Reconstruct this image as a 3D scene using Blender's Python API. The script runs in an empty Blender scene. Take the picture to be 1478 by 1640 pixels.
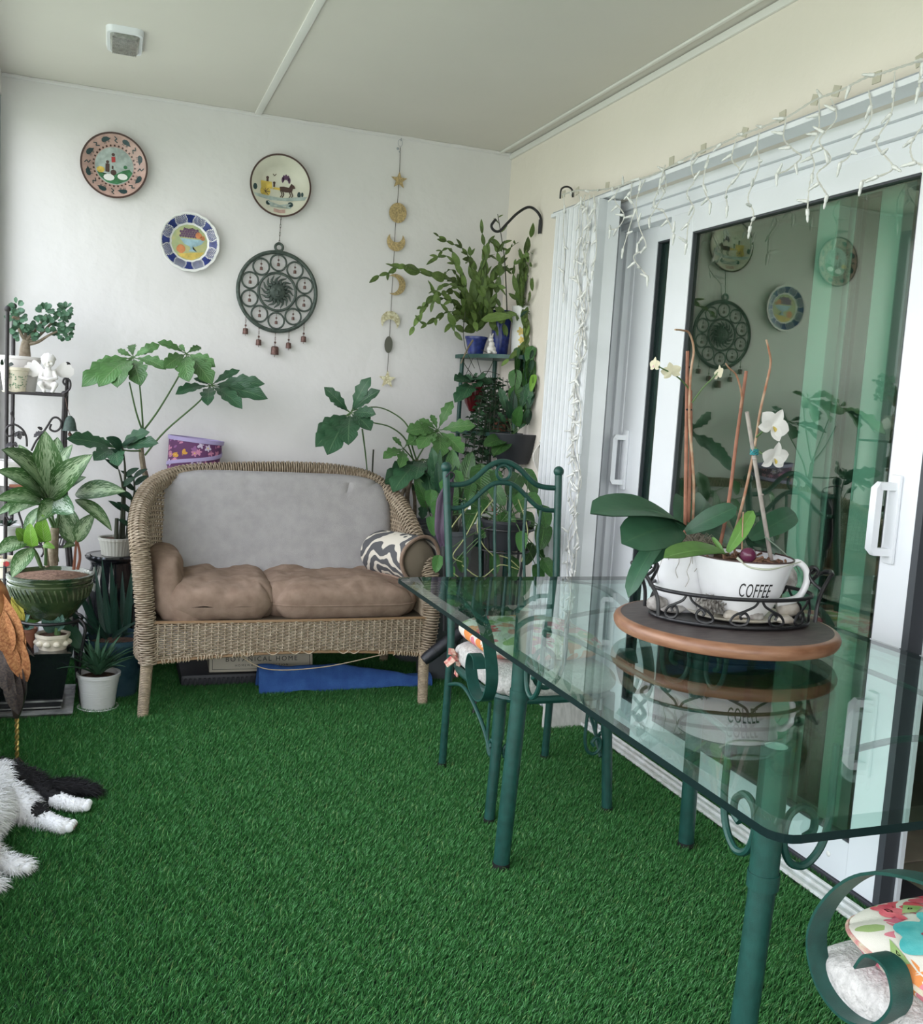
import bpy, bmesh, math, random
from mathutils import Vector, Matrix, noise
from math import sin, cos, pi, radians, sqrt, atan2, hypot
R = random.Random(7)
C = bpy.context.scene.collection
SC = bpy.context.scene
# ---------------------------------------------------------------- camera
YAW, PITCH, ROLL, FPX = 0.351169221, 0.109526473, 0.061136587, 1556.28
CH = 1.25
_f = Vector((sin(YAW)*cos(PITCH), cos(YAW)*cos(PITCH), -sin(PITCH)))
_r = Vector((cos(YAW), -sin(YAW), 0)); _u = _r.cross(_f)
RT = cos(ROLL)*_r + sin(ROLL)*_u; UP = -sin(ROLL)*_r + cos(ROLL)*_u
cam = bpy.data.cameras.new('camera'); co = bpy.data.objects.new('camera', cam); C.objects.link(co)
cam.sensor_fit = 'HORIZONTAL'; cam.sensor_width = 36; cam.lens = FPX/1478*36
cam.clip_start = 0.02; cam.clip_end = 200
mw = Matrix((RT, UP, -_f)).transposed().to_4x4(); mw.translation = (0, 0, CH)
co.matrix_world = mw; SC.camera = co
# ---------------------------------------------------------------- light and exposure
W = bpy.data.worlds.new('sky'); SC.world = W; W.use_nodes = True
wn = W.node_tree; bg = wn.nodes['Background']
tc = wn.nodes.new('ShaderNodeTexCoord'); sx = wn.nodes.new('ShaderNodeSeparateXYZ')
wr = wn.nodes.new('ShaderNodeValToRGB')
wn.links.new(tc.outputs['Generated'], sx.inputs[0]); wn.links.new(sx.outputs[2], wr.inputs[0])
wr.color_ramp.elements[0].position = 0.0; wr.color_ramp.elements[0].color = (0.34, 0.36, 0.32, 1)
wr.color_ramp.elements[1].position = 0.03; wr.color_ramp.elements[1].color = (1.0, 0.94, 0.96, 1)
e = wr.color_ramp.elements.new(1.0); e.color = (0.72, 0.78, 1.0, 1)
wn.links.new(wr.outputs[0], bg.inputs[0]); bg.inputs[1].default_value = 5.6
SC.view_settings.view_transform = 'Standard'; SC.view_settings.look = 'None'
SC.view_settings.gamma = 1; SC.view_settings.use_curve_mapping = False
SC.view_settings.exposure = 0.15
def portal(loc, rot, sx_, sy_):
    l = bpy.data.lights.new('window_portal', 'AREA'); l.shape = 'RECTANGLE'; l.size = sx_; l.size_y = sy_
    l.cycles.is_portal = True
    o = bpy.data.objects.new('window_portal', l); C.objects.link(o); o.location = loc; o.rotation_euler = rot
PORTALS = True
if PORTALS:
    portal((-0.62, 1.3, 1.35), (0, -pi/2, 0), 2.3, 6.6)
    portal((0.7, -2.12, 1.25), (pi/2, 0, 0), 2.5, 2.5)
# ---------------------------------------------------------------- pixel helpers (a pixel of the photograph onto a world plane)
def ray(x, y): return RT*((x-739)/FPX) - UP*((y-820)/FPX) + _f
def gx(x, y, X): d = ray(x, y); t = X/d.x; return Vector((X, d.y*t, CH+d.z*t))
def gy(x, y, Y): d = ray(x, y); t = Y/d.y; return Vector((d.x*t, Y, CH+d.z*t))
def gz(x, y, Z): d = ray(x, y); t = (Z-CH)/d.z; return Vector((d.x*t, d.y*t, Z))
def mpp(Y): return Y/1.0/FPX/0.95      # metres per pixel at a depth
def V(*a): return Vector(a)
# ---------------------------------------------------------------- materials
def mat(name, col, rough=0.6, metal=0.0, var=0.0, vscale=8.0, bump=0.0, bscale=60.0, col2=None, spec=0.5, stretch=None, detail=4, coat=0.0, trans=0.0, sss=0.0):
    m = bpy.data.materials.new(name); m.use_nodes = True
    n = m.node_tree; p = n.nodes['Principled BSDF']
    def S(k, v):
        if k in p.inputs: p.inputs[k].default_value = v
    S('Base Color', (*col, 1)); S('Roughness', rough); S('Metallic', metal); S('Specular IOR Level', spec); S('Coat Weight', coat)
    if trans: S('Transmission Weight', trans)
    if sss: S('Subsurface Weight', sss); S('Subsurface Radius', (0.02, 0.02, 0.01))
    t = n.nodes.new('ShaderNodeTexCoord'); src = t.outputs['Object']
    if stretch:
        mp = n.nodes.new('ShaderNodeMapping'); mp.inputs['Scale'].default_value = stretch
        n.links.new(src, mp.inputs[0]); src = mp.outputs[0]
    if var or col2:
        ns = n.nodes.new('ShaderNodeTexNoise'); ns.inputs['Scale'].default_value = vscale; ns.inputs['Detail'].default_value = detail
        n.links.new(src, ns.inputs[0])
        r = n.nodes.new('ShaderNodeValToRGB'); n.links.new(ns.outputs[0], r.inputs[0])
        r.color_ramp.elements[0].position = 0.35; r.color_ramp.elements[1].position = 0.65
        a = tuple(c*(1-var) for c in col); b = col2 if col2 else tuple(min(1, c*(1+var)) for c in col)
        r.color_ramp.elements[0].color = (*a, 1); r.color_ramp.elements[1].color = (*b, 1)
        n.links.new(r.outputs[0], p.inputs['Base Color'])
    if bump:
        nb = n.nodes.new('ShaderNodeTexNoise'); nb.inputs['Scale'].default_value = bscale; nb.inputs['Detail'].default_value = 3
        n.links.new(src, nb.inputs[0])
        b = n.nodes.new('ShaderNodeBump'); b.inputs['Strength'].default_value = 1.0; b.inputs['Distance'].default_value = bump
        n.links.new(nb.outputs[0], b.inputs['Height']); n.links.new(b.outputs[0], p.inputs['Normal'])
    return m
def glass_mat(name, tint, refl=(1, 1, 1), ior=1.5):
    m = bpy.data.materials.new(name); m.use_nodes = True; n = m.node_tree; n.nodes.clear()
    out = n.nodes.new('ShaderNodeOutputMaterial'); mx = n.nodes.new('ShaderNodeMixShader')
    tr = n.nodes.new('ShaderNodeBsdfTransparent'); gl = n.nodes.new('ShaderNodeBsdfGlossy')
    tr.inputs[0].default_value = (*tint, 1); gl.inputs[0].default_value = (*refl, 1); gl.inputs['Roughness'].default_value = 0.0
    fr = n.nodes.new('ShaderNodeFresnel'); ge = n.nodes.new('ShaderNodeNewGeometry')
    mr = n.nodes.new('ShaderNodeMapRange'); n.links.new(ge.outputs['Backfacing'], mr.inputs[0])
    mr.inputs[3].default_value = ior; mr.inputs[4].default_value = 1/ior
    n.links.new(mr.outputs[0], fr.inputs[0])
    n.links.new(fr.outputs[0], mx.inputs[0]); n.links.new(tr.outputs[0], mx.inputs[1]); n.links.new(gl.outputs[0], mx.inputs[2])
    n.links.new(mx.outputs[0], out.inputs[0]); return m
def leaf_mat(name, c, mid, pale=None, var=0.25, bumpd=.0003):
    """leaf: UV x across (-0.5..0.5 -> 0..1), y along; paler midrib, optional pale variegation"""
    m = bpy.data.materials.new(name); m.use_nodes = True; n = m.node_tree; p = n.nodes['Principled BSDF']
    p.inputs['Roughness'].default_value = 0.42; p.inputs['Specular IOR Level'].default_value = 0.4
    uv = n.nodes.new('ShaderNodeUVMap'); sp = n.nodes.new('ShaderNodeSeparateXYZ'); n.links.new(uv.outputs[0], sp.inputs[0])
    def M(op, a, b=None):
        k = n.nodes.new('ShaderNodeMath'); k.operation = op
        for i, v in enumerate((a, b)):
            if v is None: continue
            if isinstance(v, (int, float)): k.inputs[i].default_value = v
            else: n.links.new(v, k.inputs[i])
        return k.outputs[0]
    d = M('ABSOLUTE', M('SUBTRACT', sp.outputs[0], 0.5))
    oi = n.nodes.new('ShaderNodeObjectInfo')
    ns = n.nodes.new('ShaderNodeTexNoise'); ns.inputs['Scale'].default_value = 9
    tcn = n.nodes.new('ShaderNodeTexCoord'); n.links.new(tcn.outputs['Object'], ns.inputs[0])
    r = n.nodes.new('ShaderNodeValToRGB'); n.links.new(M('ADD', M('MULTIPLY', oi.outputs['Random'], 0.5), M('MULTIPLY', ns.outputs[0], 0.5)), r.inputs[0])
    r.color_ramp.elements[0].position = .2; r.color_ramp.elements[1].position = .75
    r.color_ramp.elements[0].color = (*[x*(1-var) for x in c], 1); r.color_ramp.elements[1].color = (*[min(1, x*(1+var)) for x in c], 1)
    col = r.outputs[0]
    def mix(f, a, b):
        k = n.nodes.new('ShaderNodeMix'); k.data_type = 'RGBA'
        n.links.new(f, k.inputs[0]); n.links.new(a, k.inputs[6]); k.inputs[7].default_value = (*b, 1); return k.outputs[2]
    if pale:
        n2 = n.nodes.new('ShaderNodeTexNoise'); n2.inputs['Scale'].default_value = 5; n2.inputs['Detail'].default_value = 5
        mp = n.nodes.new('ShaderNodeMapping'); mp.inputs['Scale'].default_value = (7, 1.6, 1); n.links.new(uv.outputs[0], mp.inputs[0]); n.links.new(mp.outputs[0], n2.inputs[0])
        f = M('GREATER_THAN', M('SUBTRACT', n2.outputs[0], M('MULTIPLY', d, 0.55)), 0.40)
        col = mix(M('MULTIPLY', f, 0.75), col, pale)
    col = mix(M('MULTIPLY', M('LESS_THAN', d, 0.022), 0.7), col, mid)
    n.links.new(col, p.inputs['Base Color'])
    wv = n.nodes.new('ShaderNodeMath'); wv.operation = 'SINE'
    n.links.new(M('MULTIPLY', M('ADD', sp.outputs[1], M('MULTIPLY', d, -0.6)), 70), wv.inputs[0])
    b = n.nodes.new('ShaderNodeBump'); b.inputs['Distance'].default_value = bumpd; n.links.new(wv.outputs[0], b.inputs['Height']); n.links.new(b.outputs[0], p.inputs['Normal'])
    if 'Subsurface Weight' in p.inputs: p.inputs['Transmission Weight'].default_value = 0.0
    return m
# ---------------------------------------------------------------- mesh builder
ORG = {}
class MB:
    def __init__(s): s.v = []; s.f = []; s.uv = None
    def add(s, vs, fs):
        o = len(s.v); s.v += [Vector(v) for v in vs]; s.f += [tuple(i+o for i in f) for f in fs]; return s
    def box(s, x0, y0, z0, x1, y1, z1, b=0.0, M=None):
        x0, x1 = sorted((x0, x1)); y0, y1 = sorted((y0, y1)); z0, z1 = sorted((z0, z1))
        if b <= 0:
            vs = [(x, y, z) for z in (z0, z1) for y in (y0, y1) for x in (x0, x1)]
            fs = [(0, 2, 3, 1), (4, 5, 7, 6), (0, 1, 5, 4), (2, 6, 7, 3), (0, 4, 6, 2), (1, 3, 7, 5)]
        else:
            b = min(b, (x1-x0)/2.01, (y1-y0)/2.01, (z1-z0)/2.01)
            bm = bmesh.new(); bmesh.ops.create_cube(bm, size=1)
            for v in bm.verts: v.co = Vector(((x0+x1)/2+v.co.x*(x1-x0), (y0+y1)/2+v.co.y*(y1-y0), (z0+z1)/2+v.co.z*(z1-z0)))
            bmesh.ops.bevel(bm, geom=bm.edges[:], offset=b, segments=2, affect='EDGES', profile=0.6)
            bm.verts.index_update(); vs = [v.co.copy() for v in bm.verts]; fs = [tuple(v.index for v in f.verts) for f in bm.faces]; bm.free()
        if M: vs = [M @ Vector(v) for v in vs]
        return s.add(vs, fs)
    def tube(s, pts, r, n=8, closed=False, caps=True, flat=None, up=None):
        """swept tube; r number or list; flat=(w,t) rectangle section"""
        P = [Vector(p) for p in pts]; k = len(P)
        if k < 2: return s
        rr = r if isinstance(r, (list, tuple)) else [r]*k
        T = []
        for i in range(k):
            if closed: t = P[(i+1) % k]-P[i-1]
            else: t = P[min(i+1, k-1)]-P[max(i-1, 0)]
            if t.length < 1e-9: t = V(0, 0, 1)
            T.append(t.normalized())
        if up is not None: N = Vector(up)
        else: N = V(0, 0, 1) if abs(T[0].z) < .9 else V(1, 0, 0)
        vs = []; 
        for i in range(k):
            if up is not None: N = Vector(up)
            N = (N - T[i]*N.dot(T[i]))
            if N.length < 1e-6: N = T[i].orthogonal()
            N.normalize(); Bn = T[i].cross(N)
            if flat:
                w, t = flat
                for a, b in ((-1, -1), (1, -1), (1, 1), (-1, 1)): vs.append(P[i]+N*(a*w/2*rr[i])+Bn*(b*t/2))
            else:
                for j in range(n):
                    a = 2*pi*j/n; vs.append(P[i]+(N*cos(a)+Bn*sin(a))*rr[i])
        m = 4 if flat else n; fs = []
        for i in range(k if closed else k-1):
            a = i*m; b = ((i+1) % k)*m
            for j in range(m): fs.append((a+j, a+(j+1) % m, b+(j+1) % m, b+j))
        if caps and not closed: fs += [tuple(range(m-1, -1, -1)), tuple((k-1)*m+j for j in range(m))]
        return s.add(vs, fs)
    def lathe(s, prof, c=(0, 0, 0), n=32, M=None, sx=1, sy=1, wob=None):
        loop = prof[0][0] > 1e-5 and prof[-1][0] > 1e-5
        if loop: prof = list(prof)+[prof[0]]
        """prof list of (r,z)"""
        vs = []; c = Vector(c)
        for (r, z) in prof:
            for j in range(n):
                a = 2*pi*j/n; q = r*(wob(a, z) if wob else 1)
                vs.append(Vector((cos(a)*q*sx, sin(a)*q*sy, z)))
        fs = []
        for i in range(len(prof)-1):
            for j in range(n):
                a, b = i*n+j, i*n+(j+1) % n; fs.append((a, b, b+n, a+n))
        vs = [(M @ v if M else v)+c for v in vs]
        return s.add(vs, fs)
    def ball(s, c, r, n=12, m=8, M=None):
        if not isinstance(r, (tuple, list)): r = (r, r, r)
        vs = []; fs = []
        for i in range(m+1):
            t = pi*i/m
            for j in range(n):
                a = 2*pi*j/n; vs.append(Vector((r[0]*sin(t)*cos(a), r[1]*sin(t)*sin(a), -r[2]*cos(t))))
        for i in range(m):
            for j in range(n): a, b = i*n+j, i*n+(j+1) % n; fs.append((a, b, b+n, a+n))
        c = Vector(c); vs = [(M @ v if M else v)+c for v in vs]
        return s.add(vs, fs)
    def prism(s, poly, d, fn):
        """poly 2D; fn(u,v,w)->world; thickness d along w"""
        n = len(poly); vs = [fn(u, v, 0) for u, v in poly]+[fn(u, v, d) for u, v in poly]
        fs = [tuple(range(n-1, -1, -1)), tuple(range(n, 2*n))]+[(i, (i+1) % n, (i+1) % n+n, i+n) for i in range(n)]
        return s.add(vs, fs)
    def grid(s, fn, nu, nv, closeu=False):
        vs = [fn(i/(nu if closeu else nu-1), j/(nv-1)) for j in range(nv) for i in range(nu)]; fs = []
        for j in range(nv-1):
            for i in range(nu if closeu else nu-1):
                a = j*nu+i; b = j*nu+(i+1) % nu; fs.append((a, b, b+nu, a+nu))
        return s.add(vs, fs)
    def build(s, name, m, parent=None, smooth=True, org=None, angle=40, fix=True):
        me = bpy.data.meshes.new(name)
        if parent is not None and org is None: org = ORG[parent.name]
        if org is None:
            xs = [v.x for v in s.v]; ys = [v.y for v in s.v]; zs = [v.z for v in s.v]
            org = Vector(((min(xs)+max(xs))/2, (min(ys)+max(ys))/2, min(zs)))
        org = Vector(org)
        me.from_pydata([tuple(v-org) for v in s.v], [], s.f)
        if fix:
            bm = bmesh.new(); bm.from_mesh(me); bmesh.ops.remove_doubles(bm, verts=bm.verts, dist=1e-6)
            bmesh.ops.recalc_face_normals(bm, faces=bm.faces); bm.to_mesh(me); bm.free()
        me.materials.append(m)
        o = bpy.data.objects.new(name, me); C.objects.link(o)
        if parent is not None: o.parent = parent
        else: o.location = org
        ORG[o.name] = org
        if smooth:
            me.polygons.foreach_set('use_smooth', [True]*len(me.polygons))
            if angle and fix:
                try: me.set_sharp_from_angle(angle=radians(angle))
                except Exception: pass
        return o
def tag(o, label=None, cat=None, group=None, kind=None):
    if label: o['label'] = label
    if cat: o['category'] = cat
    if group: o['group'] = group
    if kind: o['kind'] = kind
    return o
def thing(name, loc, label, cat, group=None):
    o = bpy.data.objects.new(name, None); C.objects.link(o); o.location = loc; o.empty_display_size = .05
    ORG[o.name] = Vector(loc); return tag(o, label, cat, group)
def struct(o): o['kind'] = 'structure'; return o
def catmull(pts, n=8, closed=False):
    P = [Vector(p) for p in pts]; k = len(P); out = []
    if k < 3 and not closed: return [P[0].lerp(P[1], i/n) for i in range(n+1)]
    for i in range(k if closed else k-1):
        if closed: a, b, c, d = P[i-1], P[i], P[(i+1) % k], P[(i+2) % k]
        else: a, b, c, d = P[max(i-1, 0)], P[i], P[i+1], P[min(i+2, k-1)]
        for j in range(n):
            t = j/n; out.append(0.5*((2*b)+(c-a)*t+(2*a-5*b+4*c-d)*t*t+(3*b-a-3*c+d)*t**3))
    if not closed: out.append(P[-1].copy())
    return out
def lerpr(rs, n):
    k = len(rs); out = []
    for i in range(n):
        t = i/(n-1)*(k-1); a = min(int(t), k-2); out.append(rs[a]+(rs[a+1]-rs[a])*(t-a))
    return out
def dup(root, loc, rotz=0, label=None):
    r = root.copy(); C.objects.link(r); r.location = loc; r.rotation_euler = (0, 0, rotz)
    if label: r['label'] = label
    for ch in list(root.children):
        c = ch.copy(); C.objects.link(c); c.parent = r
        for g in ch.children: d = g.copy(); C.objects.link(d); d.parent = c
    return r
def remesh(name, balls, m, parent=None, vox=0.006, smooth=6, org=None, extra=None):
    """union of ellipsoids -> one continuous surface. balls: (center, radii, Matrix or None); tapered capsules allowed: ('c',p,q,r0,r1)"""
    b = MB()
    for k in balls:
        if k[0] == 'c':
            _, p, q, r0, r1 = k; p, q = Vector(p), Vector(q); n = max(3, int((p-q).length/(min(r0, r1)*0.5)))
            n = min(n, 40)
            for i in range(n+1): b.ball(p.lerp(q, i/n), r0+(r1-r0)*i/n, 12, 8)
        else: b.ball(k[0], k[1], 20, 14, k[2] if len(k) > 2 else None)
    if extra: extra(b)
    o = b.build(name, m, parent, org=org, fix=False)
    md = o.modifiers.new('r', 'REMESH'); md.mode = 'VOXEL'; md.voxel_size = vox; md.use_smooth_shade = True
    ms = o.modifiers.new('s', 'SMOOTH'); ms.factor = 0.5; ms.iterations = smooth
    dg = bpy.context.evaluated_depsgraph_get(); me = bpy.data.meshes.new_from_object(o.evaluated_get(dg))
    o.modifiers.clear(); o.data = me; me.name = name
    if not me.materials: me.materials.append(m)
    me.polygons.foreach_set('use_smooth', [True]*len(me.polygons)); return o
# ---- leaves: unit leaf meshes (length 1 along +Y, width along X, normal +Z), shared by copies
LEAF = {}
def leaf_mesh(key, m, w=0.3, bend=0.25, fold=0.12, wave=0.0, wn_=5, shape='oval', n=12, tipb=1.0, heart=0.0):
    vs, fs, uvs = [], [], []
    cols = 7
    for i in range(n+1):
        t = i/n
        if shape == 'oval': h = (sin(pi*t**0.85))**0.75
        elif shape == 'strap': h = (.30+.70*min(1, t*2.2)**.7)*max(0, 1-t**6)**0.5
        elif shape == 'spike': h = (1-t)**0.75*(0.6+0.4*min(1, t*6))
        elif shape == 'lance': h = sin(pi*t**0.7)**0.9
        elif shape == 'heart': h = sqrt(max(0, 1-(2*t**0.7-1)**2))*(1-t*0.25)
        elif shape == 'obov': h = (sin(pi*t**1.35))**0.7
        h = max(h, 0.02)
        wv = (1+wave*sin(wn_*2*pi*t))*w/2*h
        z0 = bend*(t-t*t)*1.1
        for j in range(cols):
            u = (j-(cols-1)/2)/((cols-1)/2)
            y = t
            if heart: y = t - heart*(abs(u)**1.5)*(1-t)**3
            vs.append((u*wv, y, z0+fold*abs(u)*wv*2*0.7+(wave*0.08*sin(wn_*2*pi*t+1)*abs(u))))
            uvs.append((0.5+u/2, t))
    for i in range(n):
        for j in range(cols-1): a = i*cols+j; fs.append((a, a+1, a+1+cols, a+cols))
    # give it a little thickness
    k = len(vs); vs2 = vs+[(x, y, z-0.006) for x, y, z in vs]
    fs2 = fs+[tuple(q+k for q in reversed(f)) for f in fs]
    me = bpy.data.meshes.new('leaf'); me.from_pydata(vs2, [], fs2); l = me.uv_layers.new(name='UVMap')
    uu = uvs+uvs
    for li, lo in enumerate(me.loops): l.data[li].uv = uu[lo.vertex_index]
    me.materials.append(m); me.polygons.foreach_set('use_smooth', [True]*len(me.polygons))
    LEAF[key] = me; return me
LIGHTDIR = V(-0.35, -0.75, 0.55).normalized()
def leaf(parent, key, a, b, width=1.0, face=None, roll=0.0, name='leaf'):
    """leaf from base a to tip b (world); face: approximate normal"""
    a, b = Vector(a), Vector(b)
    if b.y > 3.6: b.x = min(b.x, 1.80); b.y = min(b.y, 4.57)
    if a.y > 3.6: a.x = min(a.x, 1.815)
    y = b-a; L = y.length
    if L < 1e-5: return
    y.normalize(); nrm = Vector(face) if face is not None else LIGHTDIR
    x = y.cross(nrm)
    if x.length < 1e-3: x = y.orthogonal()
    x.normalize(); z = x.cross(y)
    if roll: q = Matrix.Rotation(roll, 3, y); x = q @ x; z = q @ z
    Mx = Matrix((x*L*width, y*L, z*L)).transposed().to_4x4(); Mx.translation = a-ORG[parent.name]
    o = bpy.data.objects.new(name, LEAF[key]); C.objects.link(o); o.parent = parent; o.matrix_local = Mx; return o
def stem(parent, pts, r0, r1, m, name='stem', n=6, seg=6):
    P = catmull(pts, seg); return MB().tube(P, lerpr([r0, r1], len(P)), n).build(name, m, parent)
# ---------------------------------------------------------------- palette
M_wall = mat('painted_wall', (0.75, 0.73, 0.735), 0.85, bump=0.004, bscale=14, var=0.03, vscale=2)
M_wall2 = mat('painted_wall_warm', (0.83, 0.765, 0.69), 0.85, bump=0.003, bscale=18, var=0.02, vscale=2)
M_ceil = mat('ceiling_paint', (0.70, 0.67, 0.62), 0.85, bump=0.002, bscale=10, var=0.02, vscale=1.5)
M_trimw = mat('white_trim', (0.80, 0.79, 0.76), 0.6)
M_alu = mat('white_aluminium', (0.80, 0.82, 0.86), 0.35, var=0.03, vscale=3)
M_alug = mat('grey_aluminium', (0.36, 0.38, 0.42), 0.4)
M_gasket = mat('dark_gasket', (0.05, 0.055, 0.065), 0.5)
M_dglass = glass_mat('green_tinted_glass', (0.60, 0.77, 0.69), (1.0, 1.0, 0.88), 2.35)
M_dglass2 = glass_mat('green_tinted_inner_glass', (0.74, 0.90, 0.86), (0.9, 1, 0.95))
M_wglass = glass_mat('window_glass', (0.95, 0.98, 0.97))
M_turfb = mat('turf_backing', (0.008, 0.03, 0.012), 0.95)
M_rail = mat('worn_white_rail', (0.62, 0.61, 0.58), 0.5, col2=(0.78, 0.78, 0.78), vscale=30)
M_inwall = mat('interior_wall', (0.42, 0.40, 0.34), 0.9)
M_tile = mat('brown_floor_tile', (0.34, 0.27, 0.22), 0.45, var=0.15, vscale=5)
M_grout = mat('grout', (0.10, 0.08, 0.065), 0.9)
M_blk = mat('black_iron', (0.012, 0.012, 0.014), 0.4, bump=0.0006, bscale=150)
M_sill = mat('dark_sill', (0.05, 0.045, 0.06), .6)
M_gry = mat('dark_panel', (0.05, 0.055, 0.06), 0.6)
D = 4.6; CZ = 2.492; XW = 1.835; XL = -0.445; YN = -2.1
# ---------------------------------------------------------------- the room
fl = struct(MB().box(XL-.15, YN, -.15, XW, D, 0).build('floor', M_turfb, smooth=False))
struct(MB().box(XL-.2, YN-.1, CZ, XW+.2, D+.15, CZ+.15).build('ceiling', M_ceil, smooth=False))
struct(MB().box(XL-.2, D, -.15, XW+.2, D+.15, CZ).build('wall_back', M_wall, smooth=False))
HZ = 2.075; YO1 = 3.60
b = MB().box(XW, YO1, 0, XW+.14, D, CZ).box(XW, YN, HZ, XW+.14, YO1, CZ).box(XW, YN, 0, XW+.14, 0.2, HZ)
struct(b.build('wall_right', M_wall2, smooth=False))
b = MB().box(XL-.15, YN, 0, XL, D, .32).box(XL-.15, YN, 2.40, XL, D, CZ)
struct(b.build('wall_left', M_wall, smooth=False))
struct(MB().box(XL-.15, YN-.1, 0, XW+.15, YN, .3).box(XL-.15, YN-.1, 2.4, XW+.15, YN, CZ).build('wall_near', M_wall, smooth=False))
# trims
struct(MB().box(.582, YN, CZ-.008, .612, D, CZ, .003).build('trim_1', M_trimw))
b = MB().box(XW-.068, YN, CZ-.010, XW-.054, D, CZ, .004).box(XW-.012, YN, CZ-.03, XW, D, CZ-.004, .003)
struct(b.build('trim_2', M_trimw))
b = MB()
P = [V(XL+(XW-XL)*i/40, D-.006, CZ-.006+.003*noise.noise(V(i*.7, 0, 0))) for i in range(41)]
b.tube(P, .009, 6); struct(b.build('trim_3', M_wall))
# window wall on the left
w = bpy.data.objects.new('window_1', None); C.objects.link(w); w.location = (XL-.08, 1.25, .32); ORG[w.name] = w.location.copy(); w['kind'] = 'structure'
b = MB().box(XL-.11, YN, .32, XL-.02, D-.05, .37).box(XL-.11, YN, 2.35, XL-.02, D-.05, 2.40)
b.build('window_frame', M_alu, w, smooth=False)
ys = [D-.035, 3.3, 2.05, .8, -.45, YN+.05]
for i, y in enumerate(ys):
    MB().box(XL-.115, y-.035, .32, XL-.004 if i == 0 else XL-.03, y+.034, 2.4).build('window_post', M_alug if i == 0 else M_alu, w, smooth=False)
for i in range(5):
    MB().box(XL-.07, ys[i+1]+.035, .37, XL-.062, ys[i]-.035, 2.35).build('pane', M_wglass, w, smooth=False)
w = bpy.data.objects.new('window_2', None); C.objects.link(w); w.location = (.7, YN, .3); ORG[w.name] = w.location.copy(); w['kind'] = 'structure'
MB().box(XL, YN-.09, .3, XW, YN-.01, .35).box(XL, YN-.09, 2.35, XW, YN-.01, 2.4).box(.66, YN-.09, .3, .74, YN-.01, 2.4).box(XL, YN-.09, .3, XL+.06, YN-.01, 2.4).build('window_frame', M_alu, w, smooth=False)
for a, c in ((XL+.06, .66), (.74, XW)): MB().box(a, YN-.054, .35, c, YN-.046, 2.35).build('pane', M_wglass, w, smooth=False)
# rail in the floor
b = MB().box(1.786, 0.3, 0, 1.850, 3.45, .014)
for x in (1.786, 1.818, 1.843): b.box(x, 0.3, .0, x+.007, 3.45, .025)
t4 = struct(b.build('trim_4', M_rail, smooth=False))
# lintel: outer shutter head track, door frame head
b = MB().box(1.765, -.4, HZ-.004, XW, 3.93, HZ+.012, .002)
struct(b.build('trim_5', M_alu, smooth=False))
struct(MB().box(1.775, -.4, HZ+.012, XW-.001, 3.93, HZ+.02).build('trim_6', M_alug, smooth=False))
XD = 1.90
d0 = bpy.data.objects.new('door_1', None); C.objects.link(d0); d0.location = (XD, 2.5, 0); ORG[d0.name] = d0.location.copy(); d0['kind'] = 'structure'
# fixed frame: head steps, jamb ridges, threshold
b = MB().box(XD-.03, .2, 2.04, XD+.2, YO1, HZ).box(XD-.015, .2, 2.0, XD+.2, YO1, 2.04, .003).box(XD+.005, .2, 1.975, XD+.2, YO1, 2.0, .003)
b.build('head_frame', M_alu, d0, smooth=False)
b = MB()
for i, (x0, y0, y1) in enumerate(((XD-.03, 3.575, 3.60), (XD+.0, 3.55, 3.575), (XD+.025, 3.525, 3.55), (XD+.05, 3.50, 3.525))): b.box(x0, y0, 0, XD+.2, y1, 2.03, .004)
b.build('jamb', M_alu, d0, smooth=False)
MB().box(XD-.01, .2, 0, XD+.2, YO1, .018).build('threshold', M_sill, d0, smooth=False)
def sash(name, x, y0, y1, z0, z1, wl, wr, wt, wb, glass, t=.04, gask=.006, mt=M_alu):
    o = bpy.data.objects.new(name, None); C.objects.link(o); o.location = (x+t/2, (y0+y1)/2, z0); ORG[o.name] = o.location.copy(); o['kind'] = 'structure'
    b = MB().box(x, y1-wl, z0, x+t, y1, z1, .003).box(x, y0, z0, x+t, y0+wr, z1, .003).box(x+.001, y0+wr, z1-wt, x+t-.001, y1-wl, z1).box(x+.001, y0+wr, z0, x+t-.001, y1-wl, z0+wb)
    b.build('sash_frame', mt, o, smooth=False)
    g = gask; b = MB()
    for (a0, a1, c0, c1) in ((y1-wl-g, y1-wl, z0+wb, z1-wt), (y0+wr, y0+wr+g, z0+wb, z1-wt), (y0+wr, y1-wl, z1-wt-g, z1-wt), (y0+wr, y1-wl, z0+wb, z0+wb+g)):
        b.box(x+.004, a0, c0, x+t-.004, a1, c1)
    b.build('gasket', M_gasket, o, smooth=False)
    MB().box(x+t/2-.003, y0+wr+g, z0+wb+g, x+t/2+.003, y1-wl-g, z1-wt-g).build('pane', glass, o, smooth=False)
    return o
def pull(parent, x, y, z0, z1, s=1, mt=M_alu):
    b = MB().box(x-.012, y-.018, z0-.02, x, y+.018, z1+.02, .006); b.build('handle_plate', mt, parent)
    yy = y+.05*s
    b = MB().box(x-.05, min(y, yy)-.006, z0+.01, x-.01, max(y, yy)+.006, z0+.032, .005)
    b = MB()
    b.tube([V(x-.008, y, z1-.01), V(x-.048, y+.012*s, z1-.01), V(x-.052, y+.014*s, z1-.016), V(x-.052, y+.014*s, z0+.016), V(x-.048, y+.012*s, z0+.01), V(x-.008, y, z0+.01)], 1, flat=(.022, .02), up=(0, 1, 0))
    b.build('handle', mt, parent)
s1 = sash('door_2', XD, 1.885, 3.165, .02, 1.975, .145, .105, .075, .115, M_dglass)
pull(s1, XD, 1.955, .93, 1.12, 1)
MB().box(XD-.002, 1.862, .02, XD+.045, 1.884, 1.975).build('weather_strip', M_gasket, s1, smooth=False)
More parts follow.
